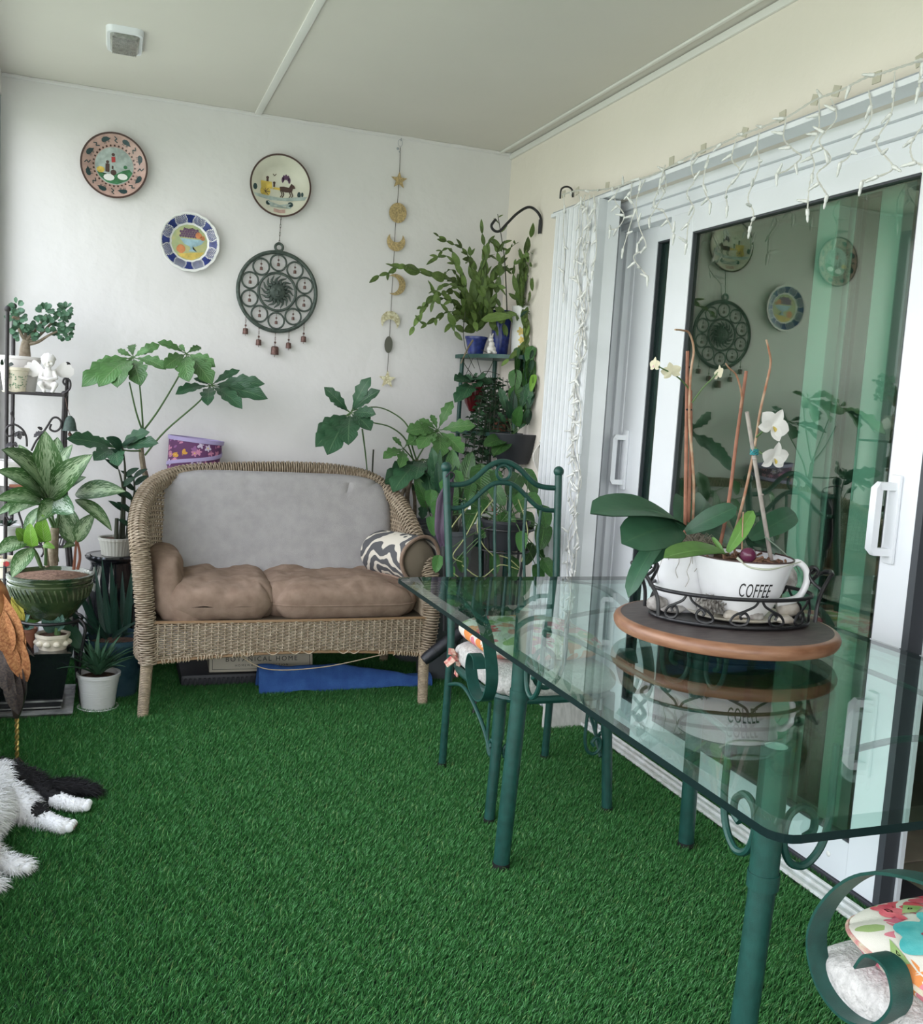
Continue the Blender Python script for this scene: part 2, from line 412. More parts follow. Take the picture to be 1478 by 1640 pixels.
MB().box(XD+.046, 1.855, .02, XD+.06, 1.872, 1.975).build('edge_strip', M_alu, s1, smooth=False)
MB().ball((XD-.0005, 2.06, .075), (.003, .008, .008)).build('screw_cap', M_trimw, s1)
yb = gx(1322, 600, XD+.075).y; yc = gx(1425, 600, XD+.145).y
s2 = sash('door_3', XD+.055, yb-.012, 3.50, .02, 1.99, .155, .085, .075, .10, M_dglass2)
pull(s2, XD+.055, 3.455, .97, 1.17, 1)
s3 = sash('door_4', XD+.11, yc-.02, yb+.075, .02, 1.99, .09, .085, .075, .10, M_dglass2)
# interior behind the doors
b = MB().box(XW+.14, -1.6, -.1, 5.6, 5.2, .0); fi = struct(b.build('floor_2', M_grout, smooth=False))
tm = None
for i in range(9):
    for j in range(9):
        x0 = 2.12+i*.335; y0 = -.6+j*.335
        if tm is None:
            tm = MB().box(0, 0, 0, .328, .328, .008, .003).build('tile', M_tile, fi, org=(0, 0, 0)); tile0 = tm.data
            tm.location = V(x0, y0, .0)-ORG['floor_2']
        else:
            o = bpy.data.objects.new('tile', tile0); C.objects.link(o); o.parent = fi; o.location = V(x0, y0, .0)-ORG['floor_2']
struct(MB().box(5.6, -1.6, 0, 5.7, 5.2, 2.5).box(XW+.14, 5.2, 0, 5.7, 5.3, 2.5).box(XW+.14, -1.7, 0, 5.7, -1.6, 2.5).build('wall_interior', M_inwall, smooth=False))
struct(MB().box(XW+.14, -1.6, 2.5, 5.7, 5.3, 2.6).build('ceiling_2', M_inwall, smooth=False))
# interior dark sofa with a patterned red throw, seen through the open door
sf = thing('interior_sofa', (3.1, 2.3, .008), 'dark indoor sofa beyond the open sliding door', 'sofa')
M_dsofa = mat('dark_leather', (0.03, 0.027, 0.03), .5); M_red = mat('red_cloth', (0.30, .03, .035), .9, col2=(.45, .30, .25), vscale=90)
MB().box(2.6, 1.9, .06, 3.5, 3.3, .42, .05).build('seat', M_dsofa, sf); MB().box(3.3, 1.9, .3, 3.6, 3.3, .85, .06).build('backrest', M_dsofa, sf)
MB().box(2.6, 1.75, .06, 3.55, 1.92, .62, .05).build('armrest', M_dsofa, sf)
for x in (2.65, 3.5):
    for y in (1.8, 3.25): MB().box(x-.02, y-.02, .008, x+.02, y+.02, .08).build('leg', M_blk, sf)
tag(MB().box(2.585, 1.735, .36, 3.2, 1.93, .64, .012).build('throw_blanket', M_red), 'red patterned throw over the arm of the indoor sofa', 'blanket')
# ---------------------------------------------------------------- artificial turf
def make_turf():
    rr = random.Random(3)
    vs, fs, cols = [], [], []
    T = .25
    for k in range(5200):
        x, y = rr.random()*T, rr.random()*T; a = rr.random()*2*pi; h = .013+.011*rr.random(); w = .0009+.0004*rr.random()
        ln = .005+.010*rr.random(); d = rr.gauss(-1.2, 1.1)  # lean, biased one way
        dx, dy = cos(d)*ln, sin(d)*ln; px_, py_ = cos(a)*w, sin(a)*w
        o = len(vs)
        vs += [(x-px_, y-py_, 0), (x+px_, y+py_, 0), (x+dx*.35+px_*.8, y+dy*.35+py_*.8, h*.6), (x+dx*.35-px_*.8, y+dy*.35-py_*.8, h*.6), (x+dx, y+dy, h)]
        fs += [(o, o+1, o+2, o+3), (o+3, o+2, o+4)]; cols.append(rr.random())
    me = bpy.data.meshes.new('turf_tuft'); me.from_pydata(vs, [], fs)
    a = me.attributes.new('shade', 'FLOAT', 'FACE')
    for i in range(len(fs)): a.data[i].value = cols[i//2]
    m = bpy.data.materials.new('turf_blades'); m.use_nodes = True; n = m.node_tree; p = n.nodes['Principled BSDF']
    at = n.nodes.new('ShaderNodeAttribute'); at.attribute_name = 'shade'
    r = n.nodes.new('ShaderNodeValToRGB'); r.color_ramp.elements[0].color = (0.032, 0.14, 0.036, 1); r.color_ramp.elements[1].color = (0.12, 0.36, 0.10, 1)
    e = r.color_ramp.elements.new(.93); e.color = (0.085, 0.29, 0.08, 1); e = r.color_ramp.elements.new(.97); e.color = (0.22, .34, .12, 1)
    n.links.new(at.outputs['Fac'], r.inputs[0]); n.links.new(r.outputs[0], p.inputs[0]); p.inputs['Roughness'].default_value = .42; p.inputs['Specular IOR Level'].default_value = .35
    me.materials.append(m)
    src = bpy.data.objects.new('turf_patch_source', me)
    # points: a real mesh of patch centres, instanced with geometry nodes on the turf object
    pts, rots = [], []
    def patches(x0, x1, y0, y1):
        nx, ny = max(1, round((x1-x0)/T)), round((y1-y0)/T)
        for i in range(nx):
            for j in range(ny):
                if rr.random() < 2: pts.append((x0+(i)*(x1-x0-T)/max(1, nx-1) if nx > 1 else x0, y0+j*(y1-y0)/ny, 0))
    patches(XL, 1.784, .1, D)
    turf = bpy.data.meshes.new('turf'); turf.from_pydata(pts, [], [])
    o = bpy.data.objects.new('turf', turf); C.objects.link(o)
    ng = bpy.data.node_groups.new('turf_scatter', 'GeometryNodeTree')
    ng.interface.new_socket('Geometry', in_out='INPUT', socket_type='NodeSocketGeometry'); ng.interface.new_socket('Geometry', in_out='OUTPUT', socket_type='NodeSocketGeometry')
    gi = ng.nodes.new('NodeGroupInput'); go = ng.nodes.new('NodeGroupOutput')
    iop = ng.nodes.new('GeometryNodeInstanceOnPoints'); oi = ng.nodes.new('GeometryNodeObjectInfo'); oi.inputs[0].default_value = src
    ng.links.new(gi.outputs[0], iop.inputs[0]); ng.links.new(oi.outputs['Geometry'], iop.inputs['Instance'])
    ng.links.new(iop.outputs[0], go.inputs[0])
    md = o.modifiers.new('scatter', 'NODES'); md.node_group = ng
    # the strip of turf between rail and door sill: real mesh blades
    b = bpy.data.meshes.new('turf_strip'); vs, fs, cols = [], [], []
    for k in range(16000):
        x, y = 1.853+rr.random()*.04, .4+rr.random()*3.0; a = rr.random()*2*pi; h = .010+.010*rr.random(); w = .0012
        o_ = len(vs); dx, dy = rr.gauss(0, .005), rr.gauss(0, .007); px_, py_ = cos(a)*w, sin(a)*w
        vs += [(x-px_, y-py_, 0), (x+px_, y+py_, 0), (x+dx, y+dy, h)]; fs.append((o_, o_+1, o_+2)); cols.append(rr.random())
    b.from_pydata(vs, [], fs); at = b.attributes.new('shade', 'FLOAT', 'FACE')
    for i in range(len(fs)): at.data[i].value = cols[i]
    b.materials.append(m); s = bpy.data.objects.new('turf_strip', b); C.objects.link(s)
    tag(s, 'narrow strip of green artificial turf between floor rail and door sill', 'artificial grass', kind='stuff')
    return tag(o, 'thick green artificial turf covering the balcony floor', 'artificial grass', kind='stuff')
make_turf()
struct(MB().box(XW, .2, -.1, XW+.14, YO1, .0).build('floor_3', M_turfb, smooth=False))
# ================================================================ wall decorations
M_chime = mat('verdigris_iron', (0.045, 0.062, 0.055), .6, col2=(0.09, 0.115, 0.10), vscale=60, metal=.3, bump=.0008, bscale=200)
M_rust = mat('rusty_bell', (0.10, 0.055, 0.045), .5, col2=(0.16, 0.09, 0.08), vscale=120, metal=.5)
M_gold = mat('flaked_gold', (0.62, 0.47, 0.24), .38, col2=(0.33, 0.25, 0.13), vscale=160, metal=.55, bump=.0004, bscale=300)
M_goldp = mat('pale_gold', (0.85, 0.80, 0.62), .3, col2=(0.45, 0.38, 0.22), vscale=110, metal=.6)
M_golddk = mat('tarnished_disc', (0.12, 0.12, 0.10), .4, metal=.6)
M_cord = mat('brown_cord', (0.10, 0.09, 0.075), .9)
M_cream = mat('cream_glaze', (0.66, 0.64, 0.54), .25, var=.05, vscale=12)
M_pink = mat('pink_glaze', (0.50, 0.33, 0.29), .3, var=.15, vscale=30)
M_brown = mat('brown_glaze', (0.07, 0.035, 0.03), .3)
M_dkgreen = mat('dark_green_glaze', (0.02, 0.05, 0.055), .3)
M_white = mat('white_glaze', (0.80, 0.80, 0.79), .25)
M_blue = mat('cobalt_glaze', (0.02, 0.035, 0.18), .25, var=.3, vscale=50)
M_red2 = mat('red_glaze', (0.42, 0.04, 0.04), .3)
M_grn2 = mat('green_glaze', (0.04, 0.17, 0.07), .3, var=.3, vscale=50)
M_yel = mat('yellow_glaze', (0.62, 0.45, 0.09), .3, var=.2, vscale=40)
M_purp = mat('purple_glaze', (0.12, 0.055, 0.12), .3)
M_org = mat('orange_glaze', (0.55, 0.20, 0.07), .3, var=.2, vscale=40)
M_ltblue = mat('light_blue_glaze', (0.30, 0.46, 0.54), .3, var=.2, vscale=40)
M_grey2 = mat('grey_wash', (0.36, 0.42, 0.40), .3, var=.2, vscale=40)
def circ(u, v, r, n=14, sx=1, sy=1, a0=0): return [(u+r*sx*cos(a0+2*pi*i/n), v+r*sy*sin(a0+2*pi*i/n)) for i in range(n)]
def rot(poly, a, cu=0, cv=0): return [(cu+(u-cu)*cos(a)-(v-cv)*sin(a), cv+(u-cu)*sin(a)+(v-cv)*cos(a)) for u, v in poly]
def seg(u0, v0, u1, v1, w):
    d = hypot(u1-u0, v1-v0) or 1; a, b = -(v1-v0)/d*w/2, (u1-u0)/d*w/2
    return [(u0+a, v0+b), (u1+a, v1+b), (u1-a, v1-b), (u0-a, v0-b)]
def plate(name, cx, cz, Rr, label, rimmat, basemat, decos, scal=0, group=None, ringw=.05):
    T = thing(name, (cx, D, cz-Rr), label, 'plate', group)
    prof = [(0, 0.010), (.60, .010), (.66, .016), (1-ringw, .028)]
    def h(r):
        for (a, b), (c, d) in zip(prof, prof[1:]):
            if r <= c: return b+(d-b)*(r-a)/(c-a)
        return prof[-1][1]
    wob = (lambda a, z: 1+scal*abs(sin(a*scal_n/2))) if scal else None
    Mx = Matrix(((1, 0, 0), (0, 0, -1), (0, 1, 0)))
    Mx = Matrix(((1, 0, 0), (0, 0, -1), (0, 1, 0))).to_4x4()
    b = MB(); b.lathe([(.55*Rr, 0.001), (.62*Rr, .002), (1.0*Rr-ringw*Rr, .022), (Rr*(1-ringw), .028), (.66*Rr, .016), (.6*Rr, .010), (0, .010)], (cx, D-.003, cz), 64, Mx, wob=wob)
    b.build('dish', basemat, T)
    b = MB(); b.lathe([((1-ringw)*Rr*.995, .021), (Rr, .025), (Rr, .030), ((1-ringw)*Rr*.995, .0295)], (cx, D-.003, cz), 64, Mx, wob=wob); b.build('rim', rimmat, T)
    for nm, polys, m in [(a, [q], c) if a in ('painted_wedges', 'painted_fruit', 'painted_trees', 'painted_sheep', 'painted_bush') else (a, b_, c) for a, b_, c in decos for q in (b_ if a in ('painted_wedges', 'painted_fruit', 'painted_trees', 'painted_sheep', 'painted_bush') else [0])]:
        nm = {'painted_wedges': 'painted_wedge', 'painted_trees': 'painted_tree'}.get(nm, nm)
        b = MB()
        for q, (poly, lift) in enumerate([(p, .0006) if not isinstance(p[0], list) else p for p in polys]):
            n = len(poly); cu = sum(p[0] for p in poly)/n; cv = sum(p[1] for p in poly)/n
            pts = [(cu, cv)]+list(poly); vs = []
            ww = (lambda u, v: (wob(atan2(v, u), 0) if wob else 1))
            for u, v in pts: vs.append((cx+u*Rr*ww(u, v), D-.003-h(hypot(u, v))-lift, cz+v*Rr*ww(u, v)))
            b.add(vs, [(0, i+1, (i+1) % n+1) for i in range(n)])
        o = b.build(nm, m, T, smooth=False, fix=False)
        if len(polys) > 1: o['kind'] = 'stuff'
    return T
def ring(r0, r1, n=64):
    return [[(r0*cos(a), r0*sin(a)), (r1*cos(a), r1*sin(a)), (r1*cos(b), r1*sin(b)), (r0*cos(b), r0*sin(b))] for a, b in ((2*pi*i/n, 2*pi*(i+1)/n) for i in range(n))]
def L(polys, lift): return [([*p], lift) if False else (p, lift) for p in polys]
# plate 1: farmyard
boar, legs = [], []
for k in range(8):
    a = 2*pi*k/8+.35; cu, cv = .80*cos(a), .80*sin(a)
    body = [(-.13, 0), (-.10, .06), (-.02, .085), (.07, .06), (.12, .0), (.17, -.03), (.10, -.05), (-.02, -.06), (-.10, -.045)]
    ro = a-pi/2+.2*((k % 3)-1)
    f = lambda P: [(cu+u*cos(ro)-v*sin(ro), cv+u*sin(ro)+v*cos(ro)) for u, v in P]
    boar.append((f(body), .001))
    for x in (-.07, -.03, .05, .08): legs.append((f(seg(x, -.03, x-.01, -.11, .014)), .001))
    a2 = a+pi/8; z = [(.70, -.05), (.76, .04), (.81, -.03), (.87, .05)]
    for (r0, t0), (r1, t1) in zip(z, z[1:]): legs.append((seg(r0*cos(a2)-t0*sin(a2), r0*sin(a2)+t0*cos(a2), r1*cos(a2)-t1*sin(a2), r1*sin(a2)+t1*cos(a2), .028), .0012))
dots = [(rot([(.59, -.028), (.64, -.022), (.64, .022), (.59, .028)], 2*pi*i/32), .0014) for i in range(32)]
p = gy(183, 267, D)
plate('wall_plate', p.x, p.z, .137, 'round plate with pink border of dark boars around a country scene, upper left of wall', M_brown, M_pink, [
    ('painted_center', [(circ(0, 0, .57, 48), .0006)], M_grey2),
    ('painted_border', boar+legs, M_dkgreen), ('painted_dots', dots, M_brown),
    ('painted_hill', [([(-.5, -.22), (-.2, -.30), (.05, -.25), (.25, -.12), (.45, -.05), (.54, -.15), (.42, -.38), (.1, -.55), (-.2, -.52), (-.42, -.36)], .0010), (circ(.33, .0, .06, 8), .001)], M_grn2),
    ('painted_bush', [(circ(-.40, -.15, .12, 10, 1, .8), .0013), ], M_yel),
    ('painted_sheep', [(circ(-.15, -.36, .15, 10, 1.1, .7), .0016), (circ(.25, -.30, .14, 10, 1.1, .7), .0016)], M_white),
    ('painted_people', [(seg(-.2, -.2, -.2, .05, .12), .0018), (circ(-.2, .1, .05, 8), .0018), (seg(-.05, .0, -.05, -.1, .05), .0018), (circ(-.04, .34, .05, 8), .0018), (circ(-.02, -.2, .09, 8), .0018)], M_brown),
    ('painted_coat', [([(-.08, .10), (-.09, .27), (.02, .28), (.03, .12)], .002)], M_red2)])
# plate 2: horse and cart
p = gy(448, 299, D); P2 = p
cart = [(circ(-.48, -.22, .17, 16), .0012), ([(-.62, -.12), (-.64, .10), (-.28, .10), (-.25, -.12)], .001), ([(-.25, -.13), (.2, -.14), (.2, -.06), (-.2, -.06)], .001)]
horse = [([(.0, -.16), (-.02, -.02), (.12, .0), (.30, -.02), (.36, .12), (.46, .06), (.50, -.02), (.42, -.04), (.38, -.16), (.2, -.18)], .0014)]
for x in (.02, .08, .30, .37): horse += [(seg(x, -.15, x+.05, -.26, .035), .0014), (seg(x+.05, -.26, x-.01, -.36, .03), .0014)]
spk = [(seg(-.48, -.22, -.48+.15*cos(pi*k/4), -.22+.15*sin(pi*k/4), .02), .0016) for k in range(8)]
plume = [(circ(.18+.11*cos(a), .18+.12*sin(a), .07, 8, .6, 1.4, 0), .0014) for a in (.2, .9, 1.6, 2.3, 2.9)]
plate('wall_plate', p.x, p.z, .1385, 'cream plate painted with a horse pulling a yellow cart, above the metal wind chime', M_brown, M_cream, [
    ('painted_ground', [([(-.86, -.32), (-.3, -.38), (.3, -.36), (.88, -.26), (.80, -.38), (.2, -.46), (-.3, -.48), (-.78, -.42)], .0006), ([(-.4, -.52), (.0, -.6), (.4, -.52), (.36, -.7), (-.3, -.7)], .0006)], M_grey2),
    ('painted_trees', [(circ(-.82, -.12, .07, 8, 1, 1.5), .0008), (circ(.62, -.22, .07, 8, .8, 1.6), .0008), (circ(.72, -.20, .05, 8, .8, 1.6), .0008), (circ(-.38, -.58, .08, 8), .0008), (circ(.35, -.56, .09, 8), .0008)], M_dkgreen),
    ('painted_cart', cart, M_yel), ('painted_horse', horse+spk+[(circ(-.42, .22, .05, 8), .001), (seg(-.42, .18, -.42, .06, .07), .001), (circ(-.2, .08, .045, 8), .001), (seg(-.2, .05, -.2, -.05, .06), .001), (seg(-.25, .36, -.2, .30, .02), .001), (seg(-.2, .30, -.14, .37, .02), .001)], M_brown),
    ('painted_plume', plume, M_purp),
    ('painted_banner', [([(-.2, -.86), (-.2, -.74), (.0, -.77), (.18, -.74), (.18, -.86), (0, -.88)], .001)], M_pink)])
# plate 3: fruit bowl, blue lattice
p = gy(303, 389, D)
scal_n = 16
lat, wed = [], []
for k in range(8):
    a0 = 2*pi*k/8
    wed.append(([(r*cos(a0+t), r*sin(a0+t)) for r, t in ((.66, -.10), (.80, -.12), (.90, -.17), (.94, 0), (.90, .17), (.80, .12), (.66, .10))], .0009))
    for q in range(8):
        t = .18+q*(.785-.36)/7.0
        for s_ in (-1, 1):
            r0, r1 = .66, .92; t0, t1 = a0+t-.09*s_, a0+t+.09*s_
            lat.append((seg(r0*cos(t0), r0*sin(t0), r1*cos(t1), r1*sin(t1), .016), .0010))
grapes = [(circ(-.30+.085*i+.04*(j % 2), .20+.075*j, .045, 8), .0016) for i in range(8) for j in range(4) if abs(i-3.5)+j < 6]
plate('wall_plate', p.x, p.z, .126, 'scalloped blue and white lattice plate with a painted fruit bowl, lowest of the three plates', M_white, M_white, [
    ('painted_lattice', lat, M_blue), ('painted_wedges', wed, M_blue),
    ('painted_edge', [(q, .0009) for q in ring(.945, .965)], M_blue),
    ('painted_center', [(circ(0, 0, .60, 40), .0006)], mat('straw_glaze', (.50, .47, .22), .3, col2=(.35, .42, .22), vscale=30)),
    ('painted_table', [([(-.4, -.42), (.5, -.28), (.42, -.42), (.1, -.59), (-.25, -.53)], .0009)], M_yel),
    ('painted_bowl', [([(-.32, .12), (.50, .12), (.42, -.02), (.22, -.12), (.12, -.14), (.12, -.22), (.26, -.30), (-.02, -.30), (.04, -.22), (.02, -.14), (-.18, -.06)], .0012)], M_ltblue),
    ('painted_grapes', grapes, M_purp),
    ('painted_fruit', [(circ(-.28, -.24, .15, 14), .0014), (circ(.30, .26, .11, 12), .0018), (circ(.44, .18, .08, 12), .0018)], M_org),
    ('painted_leaf', [([(-.2, .5), (-.05, .45), (.1, .5), (.18, .42), (.0, .38), (-.2, .42)], .0014)], M_brown)], scal=.03)
# chain from plate to chime
def chain(b, a, c, n, r=.0012, w=.005):
    a, c = Vector(a), Vector(c); d = (c-a)/n
    for i in range(n):
        m = a+d*(i+.5); side = V(1, 0, 0) if i % 2 == 0 else V(0, 1, 0); L_ = d.length*.62
        b.tube([m+side*(w/2*cos(t))+d.normalized()*(L_*sin(t)) for t in [2*pi*k/8 for k in range(8)]], r, 5, closed=True)
WMc = gy(443, 468, D); WMc.y = D-.02
T = thing('wind_chime', (WMc.x, D-.02, WMc.z-.19), 'round dark green metal sun wind chime hanging below the cart plate', 'wind chime')
b = MB(); RR = .178
def cc(cx, cz, r, n=40): return [V(cx+r*cos(2*pi*i/n), WMc.y, cz+r*sin(2*pi*i/n)) for i in range(n)]
b.tube(cc(WMc.x, WMc.z, RR, 64), .009, 8, closed=True); b.build('outer_ring', M_chime, T)
b = MB(); b.tube(cc(WMc.x, WMc.z, .085, 48), .006, 8, closed=True); b.build('inner_ring', M_chime, T)
b = MB(); b.tube(cc(WMc.x, WMc.z+RR+.022, .017, 20), .006, 8, closed=True); b.build('hanging_loop', M_chime, T)
ch = MB(); chain(ch, (WMc.x, WMc.y, WMc.z+RR+.036), (P2.x+.01, D-.008, P2.z-.13), 7); ch.build('chain', M_cord, T)
# sun: face and rays
f2 = lambda u, v, w: V(WMc.x+u, WMc.y-w, WMc.z+v)
b = MB(); b.ball(f2(0, 0, 0), (.040, .012, .040), 20, 12); b.build('sun_face', M_chime, T)
b = MB(); b.ball(f2(-.013, .008, .010), (.008, .004, .005)).ball(f2(.013, .008, .010), (.008, .004, .005)).ball(f2(0, -.004, .011), (.005, .005, .010)).ball(f2(0, -.020, .010), (.012, .003, .004)); b.build('face_relief', M_chime, T)
for k in range(16):
    a = 2*pi*k/16; b = MB(); pp = []
    for i in range(7):
        t = i/6; r = .038+.040*t; aa = a+.16*sin(t*pi*1.6); pp.append((r*cos(aa), r*sin(aa), .009*(1-t)+.0008))
    b.tube([f2(x, y, 0) for x, y, _ in pp], [q[2] for q in pp], 6); b.build('sun_ray', M_chime, T)
def bell(b, x, z, y, s, n=10):
    b.lathe([(0.3*s, .95*s), (.42*s, .85*s), (.46*s, 0), (.40*s, 0), (.36*s, .8*s), (0, .85*s)], (x, y, z-.5*s), n)
for k in range(10):
    a = pi/2+2*pi*k/10; cx, cz = WMc.x+.131*cos(a), WMc.z+.131*sin(a)
    b = MB(); b.tube(cc(cx, cz, .0365, 28), .0042, 6, closed=True); o = b.build('small_ring', M_chime, T)
    b = MB(); b.tube([(cx, WMc.y, cz+.034), (cx, WMc.y, cz)], .0008, 4); b.ball((cx, WMc.y, cz+.012), .0045, 8, 6); bell(b, cx, cz-.008, WMc.y, .015, 8); b.build('bell', M_rust, T)
for i, (x, y, s) in enumerate(((393, 530, .028), (414, 548, .028), (440, 561, .040), (462, 553, .028), (486, 543, .028))):
    q = gy(x, y, D-.02); a = q.x-WMc.x; top = WMc.z-sqrt(max(.0, RR*RR-a*a))
    b = MB(); chain(b, (q.x, q.y, top), (q.x, q.y, q.z+s*.45), 5, .0009, .004); b.ball((q.x, q.y, q.z+s*.9), .005, 8, 6); bell(b, q.x, q.z, q.y, s, 14); b.tube([(q.x, q.y, q.z), (q.x, q.y, q.z-s*.8)], .0012, 5); b.build('hanging_bell', M_rust, T)
# moon garland
a0 = gy(641, 222, D); T = thing('moon_garland', (a0.x, D-.012, 1.32), 'string of gold stars and moon phases hanging on the back wall', 'wall hanging')
def gp(x, y): q = gy(x, y, D-.012); return q
line = [gp(*q) for q in ((641, 236), (640, 272), (637, 318), (633, 365), (631, 410), (629, 440), (626, 500), (624, 535), (622, 570), (620, 598))]
b = MB(); b.tube(line, .0016, 6); b.build('cord', M_cord, T)
b = MB(); q = gp(641, 229); b.tube([q+V(.011*cos(t), 0, .016*sin(t)) for t in [2*pi*k/14 for k in range(14)]], .001, 5, closed=True); b.tube([gp(643, 217), gp(642, 226)], .0018, 5); b.ball(gp(637, 238), .006).ball(gp(640, 243), .004); b.build('hook', M_alug, T)
def orn(poly, cx, cy, m, s, nm, ro=0):
    q = gp(cx, cy); fn = lambda u, v, w: V(q.x+(u*cos(ro)-v*sin(ro))*s, q.y-.002+w-.0015, q.z+(u*sin(ro)+v*cos(ro))*s)
    MB().prism(poly, .003, fn).build(nm, m, T, smooth=False)
star = [((1 if i % 2 == 0 else .42)*cos(pi/2+i*pi/5), (1 if i % 2 == 0 else .42)*sin(pi/2+i*pi/5)) for i in range(10)]
def cres(a=0, k=.55, cut=.86):
    o = [(cos(t), sin(t)) for t in [(-pi+ .55)+ (2*pi-1.1)*i/24 - pi/2+pi/2 for i in range(25)]]
    return o
def crescent(th, d, r2):
    # outer arc minus circle centred (0,d) radius r2, opening upward
    y = (1-r2*r2+d*d)/(2*d); x = sqrt(max(0, 1-y*y)); a1 = atan2(y, x); o = [(cos(t), sin(t)) for t in [a1-(pi+2*a1)*i/24 for i in range(25)]]
    b1 = atan2(y-d, x); inn = [(r2*cos(t), d+r2*sin(t)) for t in [(-pi-b1)+(pi+2*b1)*i/18 for i in range(19)]]
    return [(u*cos(th)-v*sin(th), u*sin(th)+v*cos(th)) for u, v in o+inn[1:-1]]
orn(star, 639, 289, M_gold, .041, 'star'); orn(circ(0, 0, 1, 28, 1, 1.08), 637, 341, M_gold, .043, 'full_moon')
orn(crescent(0, .62, .70), 634, 387, M_gold, .045, 'crescent'); orn(crescent(pi/2*1.05, .42, .80), 633, 456, M_gold, .050, 'crescent')
orn(crescent(pi*.98, .60, .74), 625, 514, M_goldp, .047, 'crescent'); orn(circ(0, 0, 1, 20, .5, 1), 622, 552, M_golddk, .040, 'half_moon'); orn(star, 620, 608, M_goldp, .044, 'star')
# hook bracket on the right wall
T = thing('plant_hook', (XW-.01, 4.19, 2.02), 'black curved iron plant hook mounted above the corner plants', 'hook')
pts = [gx(865, 374, XW-.008), gx(866, 352, XW-.012), gx(857, 335, XW-.03), gx(846, 331, XW-.06)]
e1 = V(1.66, 4.235, 2.06); 
hp = [gx(865, 374, XW-.008), gx(866, 350, XW-.010), gy(857, 336, 4.20), gy(845, 332, 4.21), gy(828, 342, 4.22), gy(812, 358, 4.23), gy(800, 370, 4.24), gy(791, 369, 4.25), gy(787, 361, 4.25), gy(794, 351, 4.25)]
b = MB(); b.tube(catmull(hp, 6), .0062, 8); b.build('bracket', M_blk, T)
b = MB(); q = gx(865, 362, XW); b.box(XW-.006, q.y-.009, q.z-.035, XW, q.y+.009, q.z+.03, .002); b.build('wall_plate', M_blk, T)
# ceiling bulkhead lamp
T = thing('ceiling_lamp', (.024, 3.905, CZ), 'small white framed bulkhead lamp on the ceiling', 'ceiling lamp')
def rr_(sx, sy, c, n=6):
    out = []
    for (qx, qy, a0) in ((1, 1, 0), (-1, 1, pi/2), (-1, -1, pi), (1, -1, 3*pi/2)):
        for i in range(n+1): a = a0+pi/2*i/n; out.append((qx*(sx-c)+c*cos(a), qy*(sy-c)+c*sin(a)))
    return out
cl = V(.024, 3.905, CZ)
def slab(b, sx, sy, c, z0, z1, t=.75):
    o = rr_(sx, sy, c); i_ = [(u*t, v*t) for u, v in o]; n = len(o)
    b.add([cl+V(u, v, -z0) for u, v in o]+[cl+V(u, v, -z1) for u, v in i_], [tuple(range(n-1, -1, -1)), tuple(range(n, 2*n))]+[(k, (k+1) % n, (k+1) % n+n, k+n) for k in range(n)])
b = MB(); slab(b, .064, .13, .03, 0, .018, .93); b.build('housing', M_alu, T)
M_lens = mat('ribbed_lens', (.30, .30, .28), .15, metal=.2, var=.3, vscale=60)
b = MB(); slab(b, .050, .105, .02, .018, .030, .85)
for i in range(14): x = -.04+.08*i/13; b.tube([cl+V(x, -.088, -.030), cl+V(x, .088, -.030)], .0022, 5)
b.build('lens', M_lens, T)
# ================================================================ wicker loveseat
M_wick = mat('wicker', (0.24, 0.18, 0.12), .6, col2=(0.38, 0.31, 0.225), vscale=45)
M_wickd = mat('wicker_core', (0.10, 0.075, 0.05), .8)
def weave(b, surf, nu, nv, amp=.0035, r=.0034, per=2, closed=False, jit=0.0, sides=4):
    """horizontal strands along u passing in and out of nu stakes"""
    for j in range(nv):
        v = (j+.5)/nv; pts = []; n = nu*2
        for i in range(n if closed else n+1):
            u = i/n; P, N = surf(u, v); ph = (j % 2)*pi
            pts.append(P+N*(amp*cos(pi*i/2*2/per+ph)) + V(0, 0, jit*R.uniform(-1, 1)))
        b.tube(pts, r*R.uniform(.85, 1.1), sides, closed=closed, caps=False)
def stakes(b, surf, nu, r=.0032, nvs=8, closed=False):
    for i in range(nu if closed else nu+1):
        u = i/nu; b.tube([surf(u, j/nvs)[0] for j in range(nvs+1)], r, 4, caps=False)
rim_px = [(238, 1062, 3.745), (234, 1000, 3.74), (229, 935, 3.745), (224, 880, 3.77), (221, 840, 3.86), (227, 806, 3.98), (246, 777, 4.14), (285, 760, 4.29), (340, 754, 4.355), (410, 752, 4.37), (480, 752, 4.37), (540, 756, 4.36), (590, 767, 4.32), (628, 793, 4.21), (650, 825, 4.10), (670, 870, 3.92), (688, 915, 3.79), (691, 980, 3.74), (681, 1048, 3.745)]
rim = catmull([gy(*q) for q in rim_px], 8)
SO = thing('wicker_loveseat', (.69, 4.05, 0), 'light brown wicker loveseat with curved rolled back, against the back wall', 'sofa')
def path_at(P, t):
    t = max(0, min(.99999, t))*(len(P)-1); i = int(t); return P[i].lerp(P[i+1], t-i)
RL = rim
def rim_surf(rad):
    n = len(RL)
    def f(u, v):
        P = path_at(RL, v); T_ = (path_at(RL, min(1, v+.01))-path_at(RL, max(0, v-.01))).normalized()
        N = V(0, 1, 0)-T_*T_.y; N.normalize(); B_ = T_.cross(N); a = 2*pi*u; n_ = N*cos(a)+B_*sin(a)
        return P+n_*rad, n_
    return f
b = MB(); rsf = rim_surf(.033)
weave(b, rsf, 10, 330, amp=.0032, r=.0036, closed=True)
b.build('rolled_border', M_wick, SO)['kind'] = 'stuff'
b = MB(); b.tube(RL, .0285, 10); b.build('border_core', M_wickd, SO)
base = [V(p.x+(.0 if abs(p.x-.69) > .3 else 0), p.y, .225) for p in RL]
